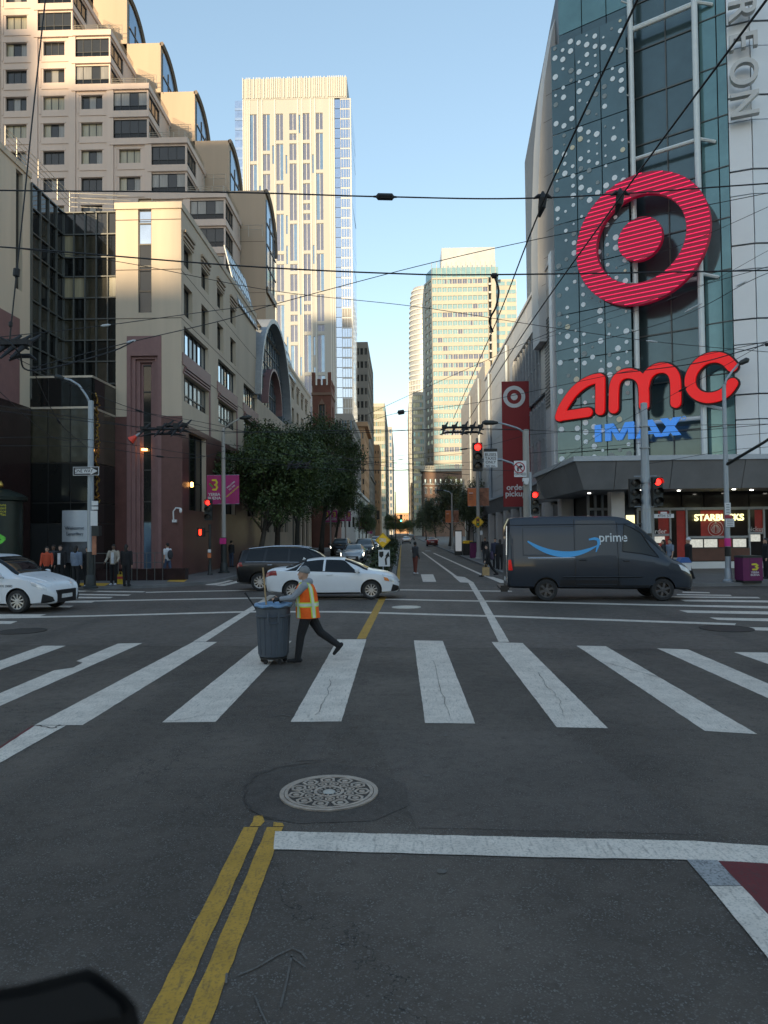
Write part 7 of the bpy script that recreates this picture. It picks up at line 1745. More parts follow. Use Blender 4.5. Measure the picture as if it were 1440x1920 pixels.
def build_banner_pole():
    y = 40.0; x = AY(419.5,1000,y).x; Z = lambda py: AY(419,py,y).z; X = lambda px: AY(px,920,y).x
    rt = root('banner_pole', (x,y,0.13), 'grey lamp pole with two magenta neighbourhood banners on the left kerb', 'street lamp')
    pole(rt, x, y, 0.9, Z(803), 0.13, 0.10, 'pole_concrete', False); pole(rt, x, y, 0.13, Z(1008), 0.17, 0.16, 'pole_dark', True, 'pole_base')
    lamp_arm(rt, [(x,y,Z(806)),(X(432),y,Z(795)),(X(450),y,Z(785))], (X(472),y,Z(782)), 'pole_concrete')
    banner(rt, X(388), X(416), Z(945), Z(891), y, 'yb'); banner(rt, X(423), X(448.5), Z(945), Z(891), y, 'welcome')
    box('wrap', 'pink_wrap', rt, x-0.18, x+0.18, y-0.2, y-0.15, Z(1020), Z(1009))
build_banner_pole()
def build_left_signal():
    y = 38.0; x = AY(393.5,1000,y).x; Z = lambda py: AY(393,py,y).z; X = lambda px: AY(px,950,y).x
    rt = root('traffic_signal', (x,y,0.13), 'black signal post with red light and red hand on the left corner', 'traffic signal')
    pole(rt, x, y, 0.13, Z(984), 0.075, 0.07, 'pole_dark'); signal_head(rt, X(390.5), y-0.05, Z(936), 'red', 1.1)
    h = MB().box(X(370),X(384),y-0.1,y+0.12,Z(1006),Z(989)).build('walk_signal', 'sign_black', rt, True)
    c = AY(376.5,998,y); m = MB()
    m.prism(stroke_poly([(c.x,c.z-0.10),(c.x,c.z)], 0.13), lambda u,v,d:(u,d,v), y-0.125, y-0.105)
    m.build('hand', 'lamp_hand', h)
    for k in range(3): MB().prism(stroke_poly([(c.x-0.045+0.045*k,c.z+0.02),(c.x-0.045+0.045*k,c.z+0.14)], 0.034), lambda u,v,d:(u,d,v), y-0.13, y-0.104).build('hand', 'lamp_hand', h)
    MB().tube([(X(384),y,Z(997)),(x,y,Z(997))], 0.03, 6).build('bracket', 'pole_dark', rt, True)
    box('push_button', 'banner_orange', rt, x-0.09, x+0.09, y-0.14, y-0.06, Z(1046), Z(1037)); box('notice', 'sign_white', rt, x-0.08, x+0.08, y-0.11, y-0.075, Z(1036), Z(1030))
build_left_signal()
def build_right_mast():
    y = 34.0; x = AY(988,950,y).x; Z = lambda py: AY(985,py,y).z; X = lambda px: AY(px,880,y).x
    rt = root('mast_signal', (x,y,0.13), 'concrete pole on the right corner with mast arm signal and lamp arm', 'traffic signal')
    pole(rt, x, y, 0.13, Z(806), 0.19, 0.15, 'pole_concrete')
    lamp_arm(rt, [(x,y,Z(812)),(X(970),y,Z(802)),(X(948),y,Z(795)),(X(935),y,Z(792))], (X(905),y,Z(791)), 'galv')
    MB().tube([(x,y,Z(893)),(X(975),y,Z(881)),(X(960),y,Z(868)),(X(940),y,Z(861)),(X(896),y,Z(860))], 0.05, 8).build('mast_arm', 'galv', rt, True, smooth=True)
    signal_head(rt, X(895), y-0.25, Z(830), 'red', 1.30)
    s = box('lane_sign', 'sign_white', rt, X(907), X(932), y-0.15, y-0.13, Z(876), Z(847)); box('lane_sign_cap', 'sign_black', rt, X(907), X(932), y-0.15, y-0.13, Z(846.5), Z(841))
    for i, (w_, sz) in enumerate((('BUSES',.20),('TAXIS',.20),('ONLY',.18),('NO ALL',.13))):
        t = text_mesh(w_, sz, 'sign_black', 0.002, bold=0.01); t.transform(Matrix.Translation((X(919.5),y-0.156,Z(852.5+7*i))) @ Matrix.Rotation(R(90),4,'X')); ob('lettering', t, s)
    n = box('turn_sign', 'sign_white', rt, X(962), X(985), y-0.3, y-0.28, Z(895), Z(865)); c = AY(973.5,877,y-0.3); 
    m = MB(); A, B = arc(c.x,c.z,0.265,0,360,24), arc(c.x,c.z,0.215,0,360,24)
    for i in range(24): m.add([(A[i][0],y-0.31,A[i][1]),(A[i+1][0],y-0.31,A[i+1][1]),(B[i+1][0],y-0.31,B[i+1][1]),(B[i][0],y-0.31,B[i][1])], [(0,1,2,3)])
    m.build('ban_ring', 'sign_red', n)
    MB().prism(stroke_poly([(c.x-.06,c.z-.17),(c.x-.06,c.z+.0),(c.x+.0,c.z+.05),(c.x+.06,c.z+.05)], 0.075, False), lambda u,v,d:(u,d,v), y-0.307, y-0.303).build('arrow', 'sign_black', n)
    MB().prism([(c.x+.05,c.z-.05),(c.x+.17,c.z+.05),(c.x+.05,c.z+.16)], lambda u,v,d:(u,d,v), y-0.307, y-0.303).build('arrow_head', 'sign_black', n)
    MB().prism(stroke_poly([(c.x-.16,c.z+.16),(c.x+.16,c.z-.16)], 0.05, False), lambda u,v,d:(u,d,v), y-0.314, y-0.310).build('ban_bar', 'sign_red', n)
    t = text_mesh('ON RED', 0.17, 'sign_black', 0.002, bold=0.01); t.transform(Matrix.Translation((X(973.5),y-0.306,Z(890))) @ Matrix.Rotation(R(90),4,'X') @ Matrix.Diagonal((0.85,1,1,1))); ob('lettering', t, n)
    m = MB(); q = AY(986,905,y-0.3); m.lathe([(0.1,-0.16),(0.1,0.12)], (q.x,q.y,q.z), 12, 'y'); m.box(q.x-0.14,q.x+0.14,q.y-0.05,q.y+0.2,q.z+0.06,q.z+0.22); m.build('camera', 'sign_white', rt, True)
    y2 = 33.2; x2 = AY(995.5,950,y2).x
    r2_ = root('traffic_signal', (x2,y2,0.13), 'slim galvanised post with red signal right behind the van roof', 'traffic signal')
    pole(r2_, x2, y2, 0.13, AY(995,886,y2).z, 0.06, 0.055, 'galv'); signal_head(r2_, AY(1002,930,y2).x, y2-0.1, AY(1002,921,y2).z, 'red', 1.05)
build_right_mast()
def build_big_pole():
    b = G(1214, 1095, 0.13); y = b.y; x = b.x; Z = lambda py: AY(1214,py,y).z; X = lambda px: AY(px,950,y).x
    rt = root('signal_pole', (x,y,0.13), 'thick blue-grey steel pole with signals each side behind the van bonnet', 'traffic signal')
    pole(rt, x, y, Z(1000), Z(756), 0.20, 0.13, 'galv', False); pole(rt, x, y, 0.13, Z(1000), 0.23, 0.21, 'pole_dark', True, 'pole_base')
    signal_head(rt, X(1232.5), y-0.1, Z(895.5), 'red', 1.12); 
    h = signal_head(rt, X(1192), y+0.05, Z(897), None, 1.12)
    for py in (893, 950): MB().tube([(X(1190),y,Z(py)),(X(1232),y,Z(py))], 0.025, 6).build('bracket', 'galv', rt, True)
    s = box('street_name_sign', 'sign_white', rt, X(1226), X(1263), y-0.02, y, Z(971.5), Z(964)); t = text_mesh('4TH ST', 0.15, 'sign_black', 0.002, bold=0.01); t.transform(Matrix.Translation((X(1245),y-0.024,Z(967.8))) @ Matrix.Rotation(R(90),4,'X') @ Matrix.Diagonal((1.15,1,1,1))); ob('lettering', t, s)
    box('street_name_sign', 'sign_white', rt, X(1238), X(1250), y-0.02, y, Z(963.5), Z(960))
    MB().tube([(x,y,Z(983)),(X(1202),y,Z(981)),(X(1191),y-0.1,Z(985)),(X(1190),y-0.1,Z(990))], 0.03, 6).build('bracket', 'pole_dark', rt, True)
    for py in (800, 840, 905, 955): MB().lathe([(0.2,-.02),(0.2,.02)], (x,y,Z(py)), 12).build('strap', 'metal_grey', rt, True)
build_big_pole()
def build_right_lamp():
    b = G(1366, 1091, 0.13); y = b.y; x = b.x; Z = lambda py: AY(1363,py,y).z; X = lambda px: AY(px,900,y).x
    rt = root('street_lamp', (x,y,0.13), 'slim steel street lamp with parking signs by the coffee shop', 'street lamp')
    pole(rt, x, y, 0.13, Z(722), 0.115, 0.075, 'galv')
    lamp_arm(rt, [(x,y,Z(730)),(X(1366),y,Z(712)),(X(1378),y,Z(696)),(X(1390),y,Z(683))], (X(1410),y,Z(674)))
    MB().tube([(x,y,Z(872)),(X(1400),y-1.5,Z(838)),(X(1470),y-4.5,Z(765))], [0.07,0.06,0.05], 8).build('mast_arm', 'pole_dark', rt, True, smooth=True)
    for (p0,p1,q0,q1,m_) in ((1355,1366,943,965,'sign_white'),(1355,1368,966,972,'sign_red'),(1356,1372,973,988,'sign_white')):
        s = plate_sign(rt, 'parking_sign', X(p0), X(p1), Z(q1), Z(q0), y-0.14, m_)
        if m_ == 'sign_white':
            for k in range(4): MB().box(X(p0)+0.05,X(p1)-0.05,y-0.144,y-0.141,Z(q1)+(Z(q0)-Z(q1))*(0.14+0.22*k),Z(q1)+(Z(q0)-Z(q1))*(0.24+0.22*k)).build('print_line', 'metal_grey', s)
    MB().lathe([(0.12,Z(1024)),(0.12,Z(1009))], (x,y,0), 14, cap=False).build('wrap', 'pink_wrap', rt, True); MB().lathe([(0.12,Z(1043)),(0.12,Z(1025))], (x,y,0), 14, cap=False).build('wrap', 'sign_black', rt, True)
build_right_lamp()
def recycling():
    b = G(1411, 1093, 0.13); y = b.y; x0, x1 = AY(1393,1060,y).x, AY(1430,1060,y).x; z1 = AY(1410,1042,y).z
    rt = root('litter_bin', ((x0+x1)/2,y,0.13), 'purple square litter bin with yellow mark on the right pavement', 'litter bin'); mat('bin_purple', (0.14,0.012,0.085), 0.5, var=0.1)
    box('body', 'bin_purple', rt, x0, x1, y, y+0.75, 0.22, z1-0.08); box('plinth', 'sign_black', rt, x0+0.03, x1-0.03, y+0.03, y+0.72, 0.13, 0.22)
    m = MB(); m.prism([(x0-0.02,z1-0.08),(x1+0.02,z1-0.08),(x1-0.03,z1),(x0+0.03,z1)], lambda u,v,d:(u,d,v), y-0.02, y+0.77); m.build('lid', 'pole_dark', rt, True)
    cx, cz = (x0+x1)/2+0.08, AY(1411,1063,y).z
    MB().prism(stroke_poly([(cx-.08,cz-.1),(cx+.06,cz-.1),(cx+.11,cz-.04),(cx+.04,cz+.01),(cx+.1,cz+.06),(cx+.04,cz+.11),(cx-.1,cz+.1)], 0.07), lambda u,v,d:(u,d,v), y-0.008, y-0.003).build('logo', 'banner_logo', rt, True)
    for k, w_ in enumerate(('YERBA','BUENA')): text(w_, 0.11, 'sign_white', (cx, y-0.006, cz-0.22-0.1*k), rt, depth=0.003, bold=0.01)
    box('door_gap', 'sign_black', rt, x0+0.27, x0+0.28, y-0.004, y, 0.25, z1-0.1)
recycling()
def news_box():
    b = G(1284, 1097, 0.13); y = b.y; x = b.x; rt = root('news_box', (x,y,0.13), 'white post box with blue cap in front of the van nose', 'news box'); mat('cap_blue', (0.04,0.12,0.35), 0.5, var=0.1)
    box('post', 'sign_white', rt, x-0.05, x+0.05, y, y+0.1, 0.13, 0.7); box('case', 'sign_white', rt, x-0.22, x+0.22, y-0.1, y+0.3, 0.7, 1.0); MB().prism([(x-0.25,1.0),(x+0.25,1.0),(x+0.12,1.2),(x-0.12,1.2)], lambda u,v,d:(u,d,v), y-0.12, y+0.32).build('cap', 'cap_blue', rt, True)
news_box()
def diamond(rt, cx, cz, y, r):
    MB().prism([(cx-r,cz),(cx,cz-r),(cx+r,cz),(cx,cz+r)], lambda u,v,d:(u,d,v), y, y+0.015).build('diamond', 'sign_yellow', rt, True)
    m = MB(); q = r*0.92; q2 = r*0.87; C = [(-1,0),(0,-1),(1,0),(0,1)]
    for i in range(4): a, b = C[i], C[(i+1)%4]; m.add([(cx+a[0]*q,y-0.003,cz+a[1]*q),(cx+b[0]*q,y-0.003,cz+b[1]*q),(cx+b[0]*q2,y-0.003,cz+b[1]*q2),(cx+a[0]*q2,y-0.003,cz+a[1]*q2)], [(0,1,2,3)])
    m.build('border', 'sign_black', rt, True)
def far_poles():
    # signal-ahead sign and banners on the right pavement
    y = 57.0; x = AY(897,1000,y).x; Z = lambda py: AY(897,py,y).z; X = lambda px: AY(px,950,y).x
    rt = root('banner_pole', (x,y,0.13), 'lamp pole with orange banners and yellow signal-ahead diamond on the right pavement', 'street lamp')
    pole(rt, x, y, 0.13, Z(822), 0.17, 0.10, 'pole_concrete'); banner(rt, X(877), X(894), Z(949), Z(915), y, 'orange'); banner(rt, X(899), X(917), Z(949), Z(915), y, 'photo')
    c = AY(896,979,y-0.25); diamond(rt, c.x, c.z, y-0.25, 11.5*y/F)
    s = MB().box(c.x-0.12,c.x+0.12,y-0.262,y-0.256,c.z-0.29,c.z+0.29).build('signal_picture', 'sign_black', rt, True)
    for k, m_ in enumerate(('sign_red','sign_yellow','green_leafy')): MB().lathe([(0.07,-.01),(0.07,0)], (c.x,y-0.265,c.z+0.18-0.18*k), 12, 'y').build('picture_light', m_, s)
    box('notice', 'sign_white', rt, X(899), X(904), y-0.1, y-0.08, Z(1003), Z(995))
    # farther pole
    y = 84.0; x = AY(848,1000,y).x; Z = lambda py: AY(848,py,y).z; X = lambda px: AY(px,950,y).x
    rt = root('banner_pole', (x,y,0.13), 'farther lamp pole with an orange and a white banner before the right trees', 'street lamp')
    pole(rt, x, y, 0.13, Z(925), 0.13, 0.09, 'pole_concrete'); lamp_arm(rt, [(x,y,Z(928)),(X(843),y,Z(922)),(X(832),y,Z(919))], (X(818),y,Z(919)))
    banner(rt, X(835), X(846), Z(980), Z(957), y, 'orange'); banner(rt, X(850), X(860), Z(980), Z(957), y, 'photo')
    # median sign
    y = 37.4; c = AY(718,1013,y); Z = lambda py: AY(718,py,y).z; X = lambda px: AY(px,1040,y).x
    rt = root('median_sign', (c.x,y,0.15), 'yellow diamond above a white keep-right plate at the median tip', 'road sign')
    pole(rt, c.x, y+0.03, 0.15, Z(1000), 0.03, 0.03, 'galv', False); diamond(rt, c.x, c.z, y-0.02, 14.5*y/F)
    m = MB(); 
    for k in range(3): m.prism(stroke_poly([(c.x-.17,c.z-.08+.09*k),(c.x-.04,c.z-.02+.05*k),(c.x+.16,c.z-.1+.08*k)], 0.03), lambda u,v,d:(u,d,v), y-0.03-0.004*k, y-0.024-0.004*k)
    m.build('scratches', 'sign_white', rt, True)
    p = box('keep_right_plate', 'sign_white', rt, X(709.5), X(731), y-0.04, y-0.025, Z(1062), Z(1031))
    MB().prism(stroke_poly([(X(724),Z(1059)),(X(723),Z(1048)),(X(727),Z(1042))], 0.09, False), lambda u,v,d:(u,d,v), y-0.052, y-0.045).build('arrow', 'sign_black', p)
    MB().prism([(X(722),Z(1043)),(X(730.5),Z(1044)),(X(728.5),Z(1034))], lambda u,v,d:(u,d,v), y-0.056, y-0.053).build('arrow_head', 'sign_black', p)
    MB().prism([(X(711),Z(1034)),(X(719),Z(1034)),(X(719),Z(1042)),(X(715),Z(1046)),(X(711),Z(1042))], lambda u,v,d:(u,d,v), y-0.052, y-0.045).build('island_mark', 'sign_black', p)
    # pink banners further down on the left, and signals
    for i, (px, py, y, lab) in enumerate(((626,968,92,'first magenta banner under the left trees'),(654,968,112,'second magenta banner beyond the left trees'),(686,985,150,'third magenta banner down the left pavement'),(698,995,185,'fourth magenta banner down the left pavement'))):
        x = AY(px-6,1000,y).x; rt = root('banner_pole', (x,y,0.13), 'grey pole with the '+lab, 'street lamp', 'magenta banner poles')
        Zq = lambda q: AY(px,q,y).z; w_ = 0.75
        pole(rt, x, y, 0.13, Zq(py)+3.0, 0.11, 0.08, 'pole_concrete', False); banner(rt, x+0.1, x+0.1+w_, Zq(py)-0.75, Zq(py)+0.75, y, 'yb' if i < 2 else 'welcome'); banner(rt, x-0.1-w_, x-0.1, Zq(py)-0.75, Zq(py)+0.75, y, 'yb')
    y = 120; x = AY(742,1000,y).x; rt = root('far_signal_mast', (x,y,0.15), 'tall thin mast on the median with far signal arm', 'traffic signal'); pole(rt, x, y, 0.15, AY(742,922,y).z, 0.12, 0.06, 'pole_dark', False)
    signal_head(rt, AY(752,970,y).x, y-0.2, AY(752,965,y).z, 'green', 1.2); MB().tube([(x,y,AY(742,968,y).z),(AY(752,966,y).x,y,AY(742,966,y).z)], 0.05, 6).build('mast_arm', 'pole_dark', rt, True)
    y = 130; x = AY(690,1000,y).x; rt = root('far_signal_mast', (x,y,0.13), 'dark far signal on an arm at the left side of the street', 'traffic signal'); pole(rt, x-1.6, y, 0.13, AY(700,945,y).z, 0.1, 0.08, 'pole_dark', False); signal_head(rt, AY(709,965,y).x, y, AY(709,957,y).z, None, 1.6); MB().tube([(x-1.6,y,AY(700,950,y).z),(AY(709,950,y).x,y+0.15,AY(709,958,y).z)], 0.05, 6).build('mast_arm', 'pole_dark', rt, True)
    # pavement clutter on the right
    y = 75; q = G(878,1041,0.13); rt = root('tool_bin', (q.x,q.y,0.13), 'black bin with yellow lid on the right pavement near the trees', 'bin'); box('body', 'black', rt, q.x-0.45, q.x+0.45, q.y, q.y+0.8, 0.13, 1.2); MB().prism([(q.x-0.5,1.2),(q.x+0.5,1.2),(q.x+0.4,1.45),(q.x-0.4,1.45)], lambda u,v,d:(u,d,v), q.y-0.05, q.y+0.85).build('lid', 'sign_yellow', rt, True)
    q = G(860,1041,0.13); rt = root('lit_panel', (q.x,q.y,0.13), 'bright white upright advertising panel on the right pavement', 'advertising panel'); box('frame', 'pole_dark', rt, q.x-0.35, q.x+0.35, q.y, q.y+0.2, 0.13, 2.4); box('sheet', mat('ad_white', (0.8,0.8,0.8), 0.4, var=0.03, emit=(1,1,1), es=0.04), rt, q.x-0.28, q.x+0.28, q.y-0.02, q.y-0.003, 0.5, 2.3)
    q = G(889,1046,0.13); rt = root('litter_bin', (q.x,q.y,0.13), 'purple litter bin beside the orange banner pole', 'litter bin'); box('body', 'bin_purple', rt, q.x-0.3, q.x+0.3, q.y, q.y+0.6, 0.13, 1.35); box('lid', 'pole_dark', rt, q.x-0.32, q.x+0.32, q.y-0.02, q.y+0.62, 1.352, 1.45)
    for (px, py) in ((748,1000),):
        pass
far_poles()
def kiosk():
    y = 31.6; cx = AY(-2,1000,y).x; r = 1.0; z1 = AY(20,930,y).z
    rt = root('advert_column', (cx,y,0.13), 'round dark green advertising column with green arrow at the left edge', 'advertising column'); mat('kiosk_green', (0.012,0.022,0.018), 0.4, var=0.2); mat('arrow_green', (0.10,0.42,0.05), 0.5, var=0.5, scale=5, emit=(0.1,0.5,0.05), es=0.05); mat('gold', (0.5,0.33,0.08), 0.3, 0.9, var=0.1)
    m = MB(); m.lathe([(r,0.13),(r,0.5),(r*0.96,0.55),(r*0.96,z1-0.25),(r*1.14,z1-0.2),(r*1.16,z1-0.05),(r*0.9,z1+0.1),(r*0.4,z1+0.3),(0.05,z1+0.36)], (cx,y,0), 36); m.build('drum', 'kiosk_green', rt, True, smooth=True, angle=35)
    MB().lathe([(0.04,z1+0.34),(0.09,z1+0.40),(0.10,z1+0.5),(0.05,z1+0.58),(0.01,z1+0.66)], (cx+0.25,y-0.3,0), 12).build('finial', 'gold', rt, True, smooth=True)
    def cyl(pts, wd, m_, name):
        S_ = lambda t: (pts[0][0]+(pts[1][0]-pts[0][0])*t*2, pts[0][1]+(pts[1][1]-pts[0][1])*t*2) if t < 0.5 else (pts[1][0]+(pts[2][0]-pts[1][0])*(t*2-1), pts[1][1]+(pts[2][1]-pts[1][1])*(t*2-1))
        def gf(a, b_): u, v = S_(a); v += (b_-0.5)*wd; q = r*0.96+0.012; return (cx+q*math.sin(u/r), y-q*math.cos(u/r), v)
        MB().grid(gf, 16, 1).build(name, m_, rt, True)
    zc = AY(20,1010,y-1).z
    for k in range(3): cyl([(-0.6,zc+0.62-0.16*k),(0.3,zc+0.34-0.10*k),(0.78-0.05*k,zc+0.02-0.02*k)], 0.08, 'arrow_green', 'arrow_stroke'); cyl([(0.78-0.05*k,zc-0.02-0.05*k),(0.2,zc-0.22-0.10*k),(-0.6,zc-0.45-0.14*k)], 0.08, 'arrow_green', 'arrow_stroke')
    for k, w_ in enumerate(('runs','accelerated','video inference','on Mac')):
        t = text_mesh(w_, 0.17, 'cream_lit' if False else 'banner_logo', 0.0, align='RIGHT'); 
        for v in t.vertices:
            u, q = v.co.x+0.80, v.co.y+AY(30,946+6*k,y-1).z; v.co = (cx+(r*0.96+0.014)*math.sin(u/r), y-(r*0.96+0.014)*math.cos(u/r), q)
        ob('lettering', t, rt, True)
kiosk()
def barrier():
    y0 = 33.9; xs = [AY(px,1060,y0).x for px in (178,200,222,247,257,275,290,305)]; rt = root('rail_barrier', (xs[0],y0,0.13), 'thin metal rail barrier along the hotel base behind the waiting people', 'railing')
    z1 = AY(250,1037,y0).z
    for x in xs: MB().tube([(x,y0,0.13),(x,y0,z1)], 0.017, 6).build('post', 'frame_grey', rt, True)
    for z in (z1, z1-0.45): MB().tube([(xs[0],y0,z),(xs[-1],y0,z)], 0.016, 6).build('rail', 'frame_grey', rt, True)
    p = root('planter_wall', (xs[3],y0+0.6,0.13), 'low black stone plinth at the foot of the hotel corner', 'wall'); box('block', 'granite_dark', p, AY(165,1080,y0).x, AY(345,1080,y0).x, y0+0.15, y0+0.7, 0.13, 0.62); box('cap', 'granite_dark', p, AY(165,1080,y0).x-0.03, AY(345,1080,y0).x+0.03, y0+0.12, y0+0.73, 0.623, 0.68)
barrier()
# ---------------------------------------------------------------- overhead wires
def catmull(P, n=8):
    P = [Vector(p) for p in P]; out = []
    for i in range(len(P)-1):
        a, b, c, d = P[max(0,i-1)], P[i], P[i+1], P[min(len(P)-1,i+2)]
        for j in range(n): t = j/n; out.append(0.5*((2*b)+(c-a)*t+(2*a-5*b+4*c-d)*t*t+(3*b-a-3*c+d)*t**3))
    return out+[P[-1]]
def wire(pts, r, label, group=None, beads=(), m_='wire', n=8):
    P = [AY(px, py, Y) for px, py, Y in pts]; C = catmull(P, n) if len(P) > 2 else P
    o = MB().tube(C, r, 5).build('overhead_wire', m_, None, smooth=True); tag(o, label, 'wire', group)
    for (px, py, Y, L, rr) in beads:
        c = AY(px, py, Y); i = min(range(len(C)-1), key=lambda k: (C[k]-c).length); d = (C[min(i+1,len(C)-1)]-C[max(0,i-1)]).normalized()
        MB().tube([c-d*L*0.5, c-d*L*0.38, c-d*L*0.3, c+d*L*0.3, c+d*L*0.38, c+d*L*0.5], [r*1.2,r*1.6,rr,rr,r*1.6,r*1.2], 8).build('insulator', 'wire' if rr > 0.03 else 'porcelain', o)
    return o
GW = 'thin span wires over the junction'
wire([(-300,350,15),(0,357,15),(440,361,15),(722,369,15),(1018,371,15),(1440,344,15),(1800,318,15)], 0.016, 'thick upper cable spanning the whole street with a black insulator in the sky', beads=[(722,369,15,0.5,0.075)])
wire([(-300,445,15),(0,463,15),(440,498,15),(740,513,15),(927,515,15),(1440,507,15),(1800,497,15)], 0.017, 'thick lower cable spanning the whole street below the insulator cable', beads=[(927,517,15,0.16,0.06)])
wire([(927,519,15),(935,545,15),(930,575,15),(918,600,15.5),(924,622,16)], 0.022, 'black looped jumper cable hanging from the lower cable before the right tower')
wire([(1220,-60,5.2),(1195,0,5.6),(1018,380,9),(935,592,14),(885,706,20),(850,785,28)], 0.011, 'trolley wire running overhead from top centre right to the far crossing')
wire([(1480,-60,5.2),(1437,0,5.4),(1163,370,9),(985,620,14),(905,745,22),(880,785,28)], 0.011, 'trolley wire running overhead from the top right corner over the red ring')
for (px, py, Y) in ((1018,372,9.2),(1163,366,9.2)):
    c = AY(px,py,Y); rt = root('wire_hanger', tuple(c), 'black trolley wire hanger on the %s overhead line' % ('left' if px < 1100 else 'right'), 'wire fitting'); MB().tube([c+Vector((-.12,0,.0)),c+Vector((-.06,0,.03)),c+Vector((.06,0,.03)),c+Vector((.12,0,0))], [0.01,0.03,0.03,0.01], 8).build('clamp', 'wire', rt, True); MB().tube([c+Vector((0,0,.09)),c,c+Vector((-.01,0.02,-.10)),c+Vector((-.03,0.1,-.2))], [0.015,0.055,0.05,0.015], 8).build('cone', 'wire', rt, True)
wire([(92,-60,13),(85,0,13),(60,230,13),(50,330,13),(32,505,13),(22,600,13),(18,640,13)], 0.014, 'steep black pull-off cable with bead at the far left', beads=[(31,511,13,0.22,0.06),(20,608,13,0.12,0.035)])
wire([(-100,620,13),(0,633,13),(35,660,13),(62,695,14),(200,662,16),(250,640,17)], 0.017, 'heavy junction cable at the far left under the bead')
wire([(60,690,16),(230,645,17),(420,600,20),(510,572,21),(780,500,22),(1010,448,22),(1440,362,22)], 0.012, 'diagonal wire rising from lower left to upper right across the towers', beads=[(246,640,17,0.25,0.028)])
wire([(0,632,16),(198,610,17),(420,580,20),(510,572,21)], 0.010, 'second diagonal wire meeting the rising one before the arch', beads=[(198,610,17,0.25,0.028)])
wire([(0,462,20),(230,492,20),(510,545,21),(780,575,22),(1040,615,22),(1240,642,22),(1440,660,22)], 0.010, 'diagonal wire falling from upper left to lower right across the towers', beads=[(1222,640,22,0.35,0.03)])
wire([(700,788,30),(753,773,30),(880,757,30),(1040,725,26),(1440,640,24)], 0.010, 'wire rising to the right across the street gap with a grey bead', beads=[(752,773,30,0.4,0.10)])
wire([(640,800,30),(880,690,30),(1090,602,26),(1440,500,24)], 0.010, 'thin wire rising from the left trees to the red ring', GW)
wire([(1040,660,24),(1260,600,22),(1400,530,20),(1440,512,20)], 0.010, 'thin wire with beads right below the red ring', GW, beads=[(1300,577,21,0.6,0.03),(1390,532,20,0.3,0.03)])
wire([(1160,700,24),(1300,682,22),(1385,660,20),(1440,645,20),(1500,632,20)], 0.016, 'thick cable with a ring at the right edge above the red letters', beads=[(1438,646,20,0.1,0.05)])
rs = random.Random(6); WL = ['thin wire from the far left edge down to the banner pole', 'thin wire running level from the left edge past the mast signal to the right edge', 'thin wire from the one-way lamp post over the left trees to the mast signal', 'thin sagging wire between the one-way lamp post and the banner pole', 'thin wire dropping from the far left knot to the one-way lamp post', 'dark wire level with the lamp arm, between banner pole and right mast', 'thin wire sagging from the banner pole over the tree tops to the right mast', 'wire slanting from the one-way lamp top down into the far street', 'thin wire from the left edge slanting to the lamp arm of the banner pole', 'upper thin wire from the right mast to the thick pole and the right edge', 'lower thin wire from the right mast to the thick pole and the right edge', 'thin wire over the street between the two lamp poles at banner height', 'dark wire across the far street just above the brownstone roof', 'dark wire across the far street in front of the right tower foot', 'dark wire across the far street tilting up to the right', 'faint wire crossing the right half of the red ring', 'faint wire climbing from the right corner signal across the red letters', 'thin wire dropping from the left edge to the one-way lamp post', 'thin wire below the blue letters between thick pole and right lamp', 'faint wire climbing across the lower red ring to the right edge']
for (pts, r) in (([(-60,752,24),(60,770,25),(250,800,28),(420,838,31)],0.012), ([(-60,763,22),(300,803,27),(640,812,31),(870,803,34),(1200,812,31),(1500,790,27)],0.012),
                 ([(-60,822,22),(165,824,24),(420,860,31),(640,880,33),(860,880,34),(990,884,34)],0.010), ([(-60,836,22),(165,838,24),(300,856,27),(370,858,29),(420,846,31)],0.010),
                 ([(60,690,16),(110,790,20),(160,836,24)],0.010), ([(420,812,31),(560,808,32),(860,806,34),(1000,806,34)],0.014), ([(420,832,31),(620,860,33),(870,842,34),(990,815,34)],0.009),
                 ([(170,760,30),(420,800,36),(700,870,45),(860,890,50)],0.012), ([(0,655,18),(90,700,20),(260,770,24),(420,810,30)],0.010), ([(990,815,34),(1214,800,30),(1440,795,28)],0.010), ([(990,850,34),(1214,830,30),(1440,812,28)],0.010),
                 ([(420,858,31),(700,872,45),(990,862,34)],0.010), ([(560,886,50),(740,882,55),(880,890,50)],0.018), ([(570,860,60),(740,868,60),(870,873,60)],0.016), ([(640,876,70),(750,862,70),(870,850,70)],0.018),
                 ([(1160,500,22),(1300,450,21),(1440,388,20)],0.008), ([(990,920,34),(1100,830,30),(1280,730,25),(1440,640,22)],0.008), ([(0,735,18),(100,820,22),(165,825,26)],0.009), ([(1214,870,30),(1363,845,30),(1440,838,28)],0.009), ([(1000,640,30),(1260,560,24),(1440,470,22)],0.007)):
    bd = []
    if rs.random() < 0.55: k = len(pts)//2; q = pts[k]; bd = [(q[0],q[1],q[2],0.5,0.035)]
    wire(pts, r, WL.pop(0), GW, bd, n=6)
